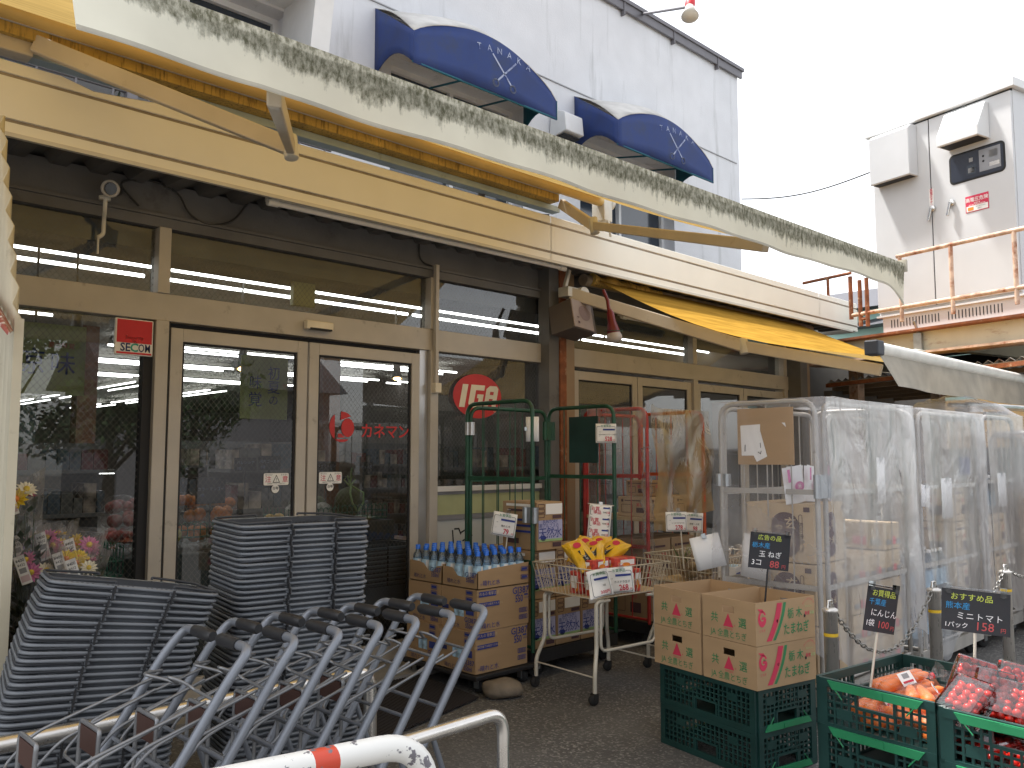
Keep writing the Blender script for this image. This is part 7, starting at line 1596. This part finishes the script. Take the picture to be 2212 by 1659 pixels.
# carrot and tomato crates
CZ = .625; CP_, CH_ = .158, .172; CYW = R(-7); CC = V((3.205, 1.225, 0)); f1 = V((math.cos(CYW), math.sin(CYW), 0)); f2 = V((-f1.y, f1.x, 0))
def stack(C, nm, n=4, skip=0):
    base = None
    for j in range(n):
        z = CZ-CH_-CP_*j; lab = 'green crate with a bright green handle bar, %s of the %s stack' % (('topmost, holding the produce', 'second from the top', 'third from the top', 'lowest')[j], nm)
        if z < 0: z = .001
        if j == 0: base = crate(lab, tuple(C+ZU*z), CYW, .58, .44, CH_, group='green crates of the %s stack' % nm)
        else: dup(base, lab, tuple(C+ZU*(z-.0)), CYW)
    return base
stack(CC, 'carrot')
TC = CC-f2*.452-f1*.03; stack(TC, 'tomato')
def carrot_bag(lab, P, rz, tilt, n, seed):
    rr = random.Random(seed); t = thing('carrot_bag', lab, 'bagged carrots', P, rz, 'bags of carrots in the crate'); t.rotation_euler.y = tilt
    for i in range(n):
        m = MB(); y = (i-(n-1)/2)*.042 if i < 3 else (i-3.5)*.04; z = .025 if i < 3 else .06; m.lathe([(.004, -.10), (.013, -.085), (.019, -.02), (.024, .06), (.024, .085), (.012, .097), (0, .099)], 12, (rr.uniform(-.01, .01), y, z), (-1, rr.uniform(-.15, .15), rr.uniform(-.06, .06))); m.build('carrot', 'carrot', t)
    m = MB(); m.grid(lambda u, v: (-.13+.25*u, .075*math.cos(2*math.pi*v)*(1-.75*max(0, (u-.75)/.25)), .042+.048*math.sin(2*math.pi*v)*(1-.7*max(0, (u-.75)/.25))), 10, 16); m.lathe([(.008, 0), (.03, .05)], 9, (.12, 0, .04), (1, .1, .2)); m.v = [tuple(V(q)*(1+.06*NZ.noise(V(q)*25))) for q in m.v]; m.build('clear_bag', 'bag_film', t)
    m = MB(); m.lathe([(.011, -.006), (.011, .006)], 10, (.122, 0, .04), (1, 0, 0)); m.build('tie', 'red_sign', t)
    q = INK(); f = frame((-.01, -.052, .080), (1, 0, 0), (0, .6, .8), .006); q.r(f, -.026, .026, -.024, .024, 0); q.r(f @ M.Translation((0, 0, .001)), -.012, .012, -.0, .018, 1); q.r(f @ M.Translation((0, 0, .001)), -.02, .02, -.016, -.008, 2); q.build('label', ['card', 'grey_ink', 'red_ink'], t)
def cl(C, a, b, z): return C+f1*a+f2*b+ZU*z
zc = CZ-CH_+.014
k_ = 0
for a, b, z, r_, tl in ((-.15, .10, 0, 20, 0), (.05, .11, 0, -15, 0), (-.16, -.03, 0, 70, 0), (-.02, -.06, 0, 5, 0), (.15, -.05, 0, -20, 0), (-.14, -.14, 0, 10, 0), (.08, -.15, 0, 15, 0), (.2, .1, 0, 60, 0), (.02, .06, .07, -28, -14), (-.10, -.05, .06, 30, 0)):
    carrot_bag('clear bag of carrots in the crate, %s' % ('bottom layer, back left', 'bottom layer, back middle', 'bottom layer, left side', 'bottom layer, middle', 'bottom layer, right side', 'against the handle side', 'front right corner', 'far right corner', 'on top with a white price label', 'on top by the left wall')[k_], cl(CC, a, b, zc+z), CYW+R(r_), R(tl), 5, k_); k_ += 1
def tomato_pack(lab, P, rz, tx, ty, seed):
    rr = random.Random(seed); t = thing('tomato_pack', lab, 'tomato pack', P, rz, 'clear packs of cherry tomatoes'); t.rotation_euler = (tx, ty, rz); m = MB()
    for i in range(5):
        for j in range(4): m.ball((-.056+.028*i+rr.uniform(-.005, .005), -.04+.027*j+rr.uniform(-.004, .004), .017+rr.uniform(0, .003)), .0138, 10, 7)
    for i in range(4):
        for j in range(3): m.ball((-.042+.028*i+rr.uniform(-.006, .006), -.027+.027*j+rr.uniform(-.005, .005), .038+rr.uniform(0, .004)), .0138, 10, 7)
    m.build('tomatoes', 'tomato', t)
    m = MB(); m.box(-.08, .08, -.062, .062, 0, .058); m.build('clear_pack', 'pack_clear', t, bevel=.012)
    m = MB(); m.box(-.088, .088, -.07, .07, .0, .0015); m.build('pack_rim', 'pack_clear', t)
k_ = 0; zt_ = CZ-CH_+.014
pos = [(-.16, .13, 0), (.0, .13, 0), (.16, .13, 0), (-.16, -.01, 0), (.0, -.01, 0), (.16, -.01, 0), (-.16, -.15, 0), (.0, -.15, 0), (.16, -.15, 0), (.0, .12, .062), (.17, .12, .062), (.05, -.02, .062), (.19, -.03, .062), (.0, -.15, .062), (.17, -.15, .062)]
for a, b, z in pos:
    o_ = tomato_pack('clear pack of cherry tomatoes, %s in the bottom layer' % ('back left', 'back middle', 'back right', 'middle left', 'centre', 'middle right', 'front left', 'front middle', 'front right')[k_] if k_ < 9 else 'clear pack of cherry tomatoes, %s in the upper layer' % ('back left', 'back right', 'middle left', 'middle right', 'front left', 'front right')[k_-9], cl(TC, a, b, zt_+z), CYW+R(((k_*37) % 21)-10), R(((k_*13) % 7)-3), 0, k_); k_ += 1
HEAP = (('by the sign stick', 2098, 1470, .668, -34, 14, 8), ('lowest at the left', 2088, 1512, .632, -30, 10, -6), ('in the middle of the heap', 2146, 1497, .645, -32, 8, 14), ('farthest right', 2186, 1522, .625, -28, 6, 4), ('at the back right', 2192, 1478, .645, -26, 10, 16))
for i, (wh, px, py_, z, ty, tx, rz) in enumerate(HEAP):
    tomato_pack('clear pack of cherry tomatoes tipped up on the heap, %s' % wh, PZ(px, py_, z)-ZU*.02, CYW+R(rz), R(tx), R(ty), 50+i)
# ================================================================ chalkboards
def chalkboard(lab, P, w_, h, yaw, roll, lines, stick, smat='wagon_frame', clips=True, flag='stick'):
    t = thing('chalkboard', lab, 'chalkboard sign', P, facing(V(P), yaw)); t.rotation_euler.y = roll
    m = MB(); m.box(-w_/2, w_/2, -.002, .002, -h/2, h/2); m.build('board', 'board_black', t)
    q = INK(); f = frame((0, -.002, 0), (1, 0, 0), (0, 0, 1), .0015)
    for x, y, s, sz, mt, sp in lines: q.t(f, x*w_, y*h, s, sz*h, mt, bold=.004, sp=sp, shear=.04)
    q.build('lettering', ['chalk_white', 'chalk_yellow', 'chalk_blue', 'chalk_red'], t)
    m = MB(); m.tube([(0, .006, -h*.1), (0, .006, -h/2-stick)], .0045, 8); m.build('stick', smat, t)
    m = MB(); m.tube([(-w_*.42, -.004, h/2+.006), (w_*.42, -.004, h/2+.006)], .003, 6)
    for s in (-1, 1): m.box(s*w_*.40-.009, s*w_*.40+.009, -.01, .007, h/2-.014, h/2+.018)
    m.build('clip_bar', 'clear', t); return t
chalkboard('black chalkboard lettered 広告の品 栃木産 玉ねぎ 3コ 88円 behind the onion boxes', PY(1662, 1191, 2.10), .19, .17, R(14), R(6), [(-.02, .36, '広告の品', .16, 1, 1.1), (-.22, .14, '栃木産', .17, 2, 1), (0.02, -.1, '玉 ねぎ', .19, 0, 1.05), (-.30, -.34, '3コ', .20, 0, 1), (.14, -.36, '88', .27, 3, 1), (.37, -.40, '円', .12, 3, 1)], .55, 'black_plastic')
chalkboard('black chalkboard lettered お買得品 千葉産 にんじん 100円 over the carrots', PT(1903, 1318, (cl(CC, .02, .06, .8)-CAM).dot(FW)), .135, .16, R(40), R(11), [(.02, .36, 'お買得品', .165, 1, 1), (-.16, .16, '千葉産', .16, 2, 1), (.08, -.08, 'にんじん', .18, 0, 1), (-.33, -.32, '1袋', .17, 0, .9), (.10, -.33, '100', .22, 3, 1), (.40, -.38, '円', .11, 3, 1)], .22)
PTm = cl(TC, .17, .13, 0); chalkboard('black chalkboard lettered おすすめ品 熊本産 ミニトマト 158円 over the tomatoes', PT(2107, 1322, (PTm+ZU*.8-CAM).dot(FW)), .205, .14, R(2), R(3), [(-.06, .32, 'おすすめ品', .18, 1, 1.05), (-.26, .10, '熊本産', .18, 2, 1), (0.06, -.13, 'ミニトマト', .19, 0, 1.15), (-.28, -.36, '1パック', .15, 0, 1), (.13, -.34, '158', .28, 3, 1), (.40, -.38, '円', .12, 3, 1)], .18)
# ================================================================ bollards and chain
BP = [(1801, 1312), (2017, 1269), (2171, 1231)]; tops = []
for i, (x, y) in enumerate(BP):
    P = PZ(x-8 if i == 0 else x, y, .735); tops.append(P)
    t = thing('chain_bollard', 'stainless chain bollard with a yellow band, %s' % ('nearest the onion boxes', 'between the two chalkboards', 'farthest, at the right')[i], 'bollard', (P.x, P.y, 0), 0, 'stainless chain bollards')
    m = MB(); m.lathe([(0, 0), (.0305, 0), (.0305, .715), (.034, .715), (.034, .728), (.02, .735), (0, .735)], 20); m.build('post', 'stainless', t)
    m = MB(); m.lathe([(.0312, .61), (.0312, .625)], 20); m.build('band', 'tape_yellow', t)
    m = MB(); m.tube([(-.02, 0, .73), (-.02, 0, .765), (.02, 0, .765), (.02, 0, .73)], .005, 6); m.build('eye', 'steel', t)
def chain(lab, A, B_, sag):
    n = 30; m = MB(); pts = [A+(B_-A)*(i/200)-ZU*sag*4*(i/200)*(1-i/200) for i in range(201)]
    ln = sum((pts[i+1]-pts[i]).length for i in range(200)); k = max(6, int(ln/.027)); acc = 0; pos = [pts[0]]; j = 1; step = ln/k
    for i in range(200):
        acc += (pts[i+1]-pts[i]).length
        if acc >= step*j: pos.append(pts[i+1]); j += 1
    for i in range(len(pos)-1):
        c = (pos[i]+pos[i+1])/2; d = (pos[i+1]-pos[i]).normalized(); u = d.orthogonal().normalized(); w_ = d.cross(u); s = u if i % 2 else w_
        m.tube([c+d*.0185*math.cos(a)*(1)+s*.0095*math.sin(a) for a in [2*math.pi*q/10 for q in range(10)]], .0033, 5, closed=True)
    return tag(m.build('chain', 'chain'), lab, 'chain')
tops = [V((p.x, p.y, .75)) for p in tops]
chain('steel chain sagging behind the carrot crate between the first two bollards', tops[0], tops[1], .27); chain('steel chain between the second and third bollards behind the tomato chalkboard', tops[1], tops[2], .20); chain('steel chain running off to the right from the farthest bollard', tops[2], tops[2]+V((1.0, -.05, 0)), .10)
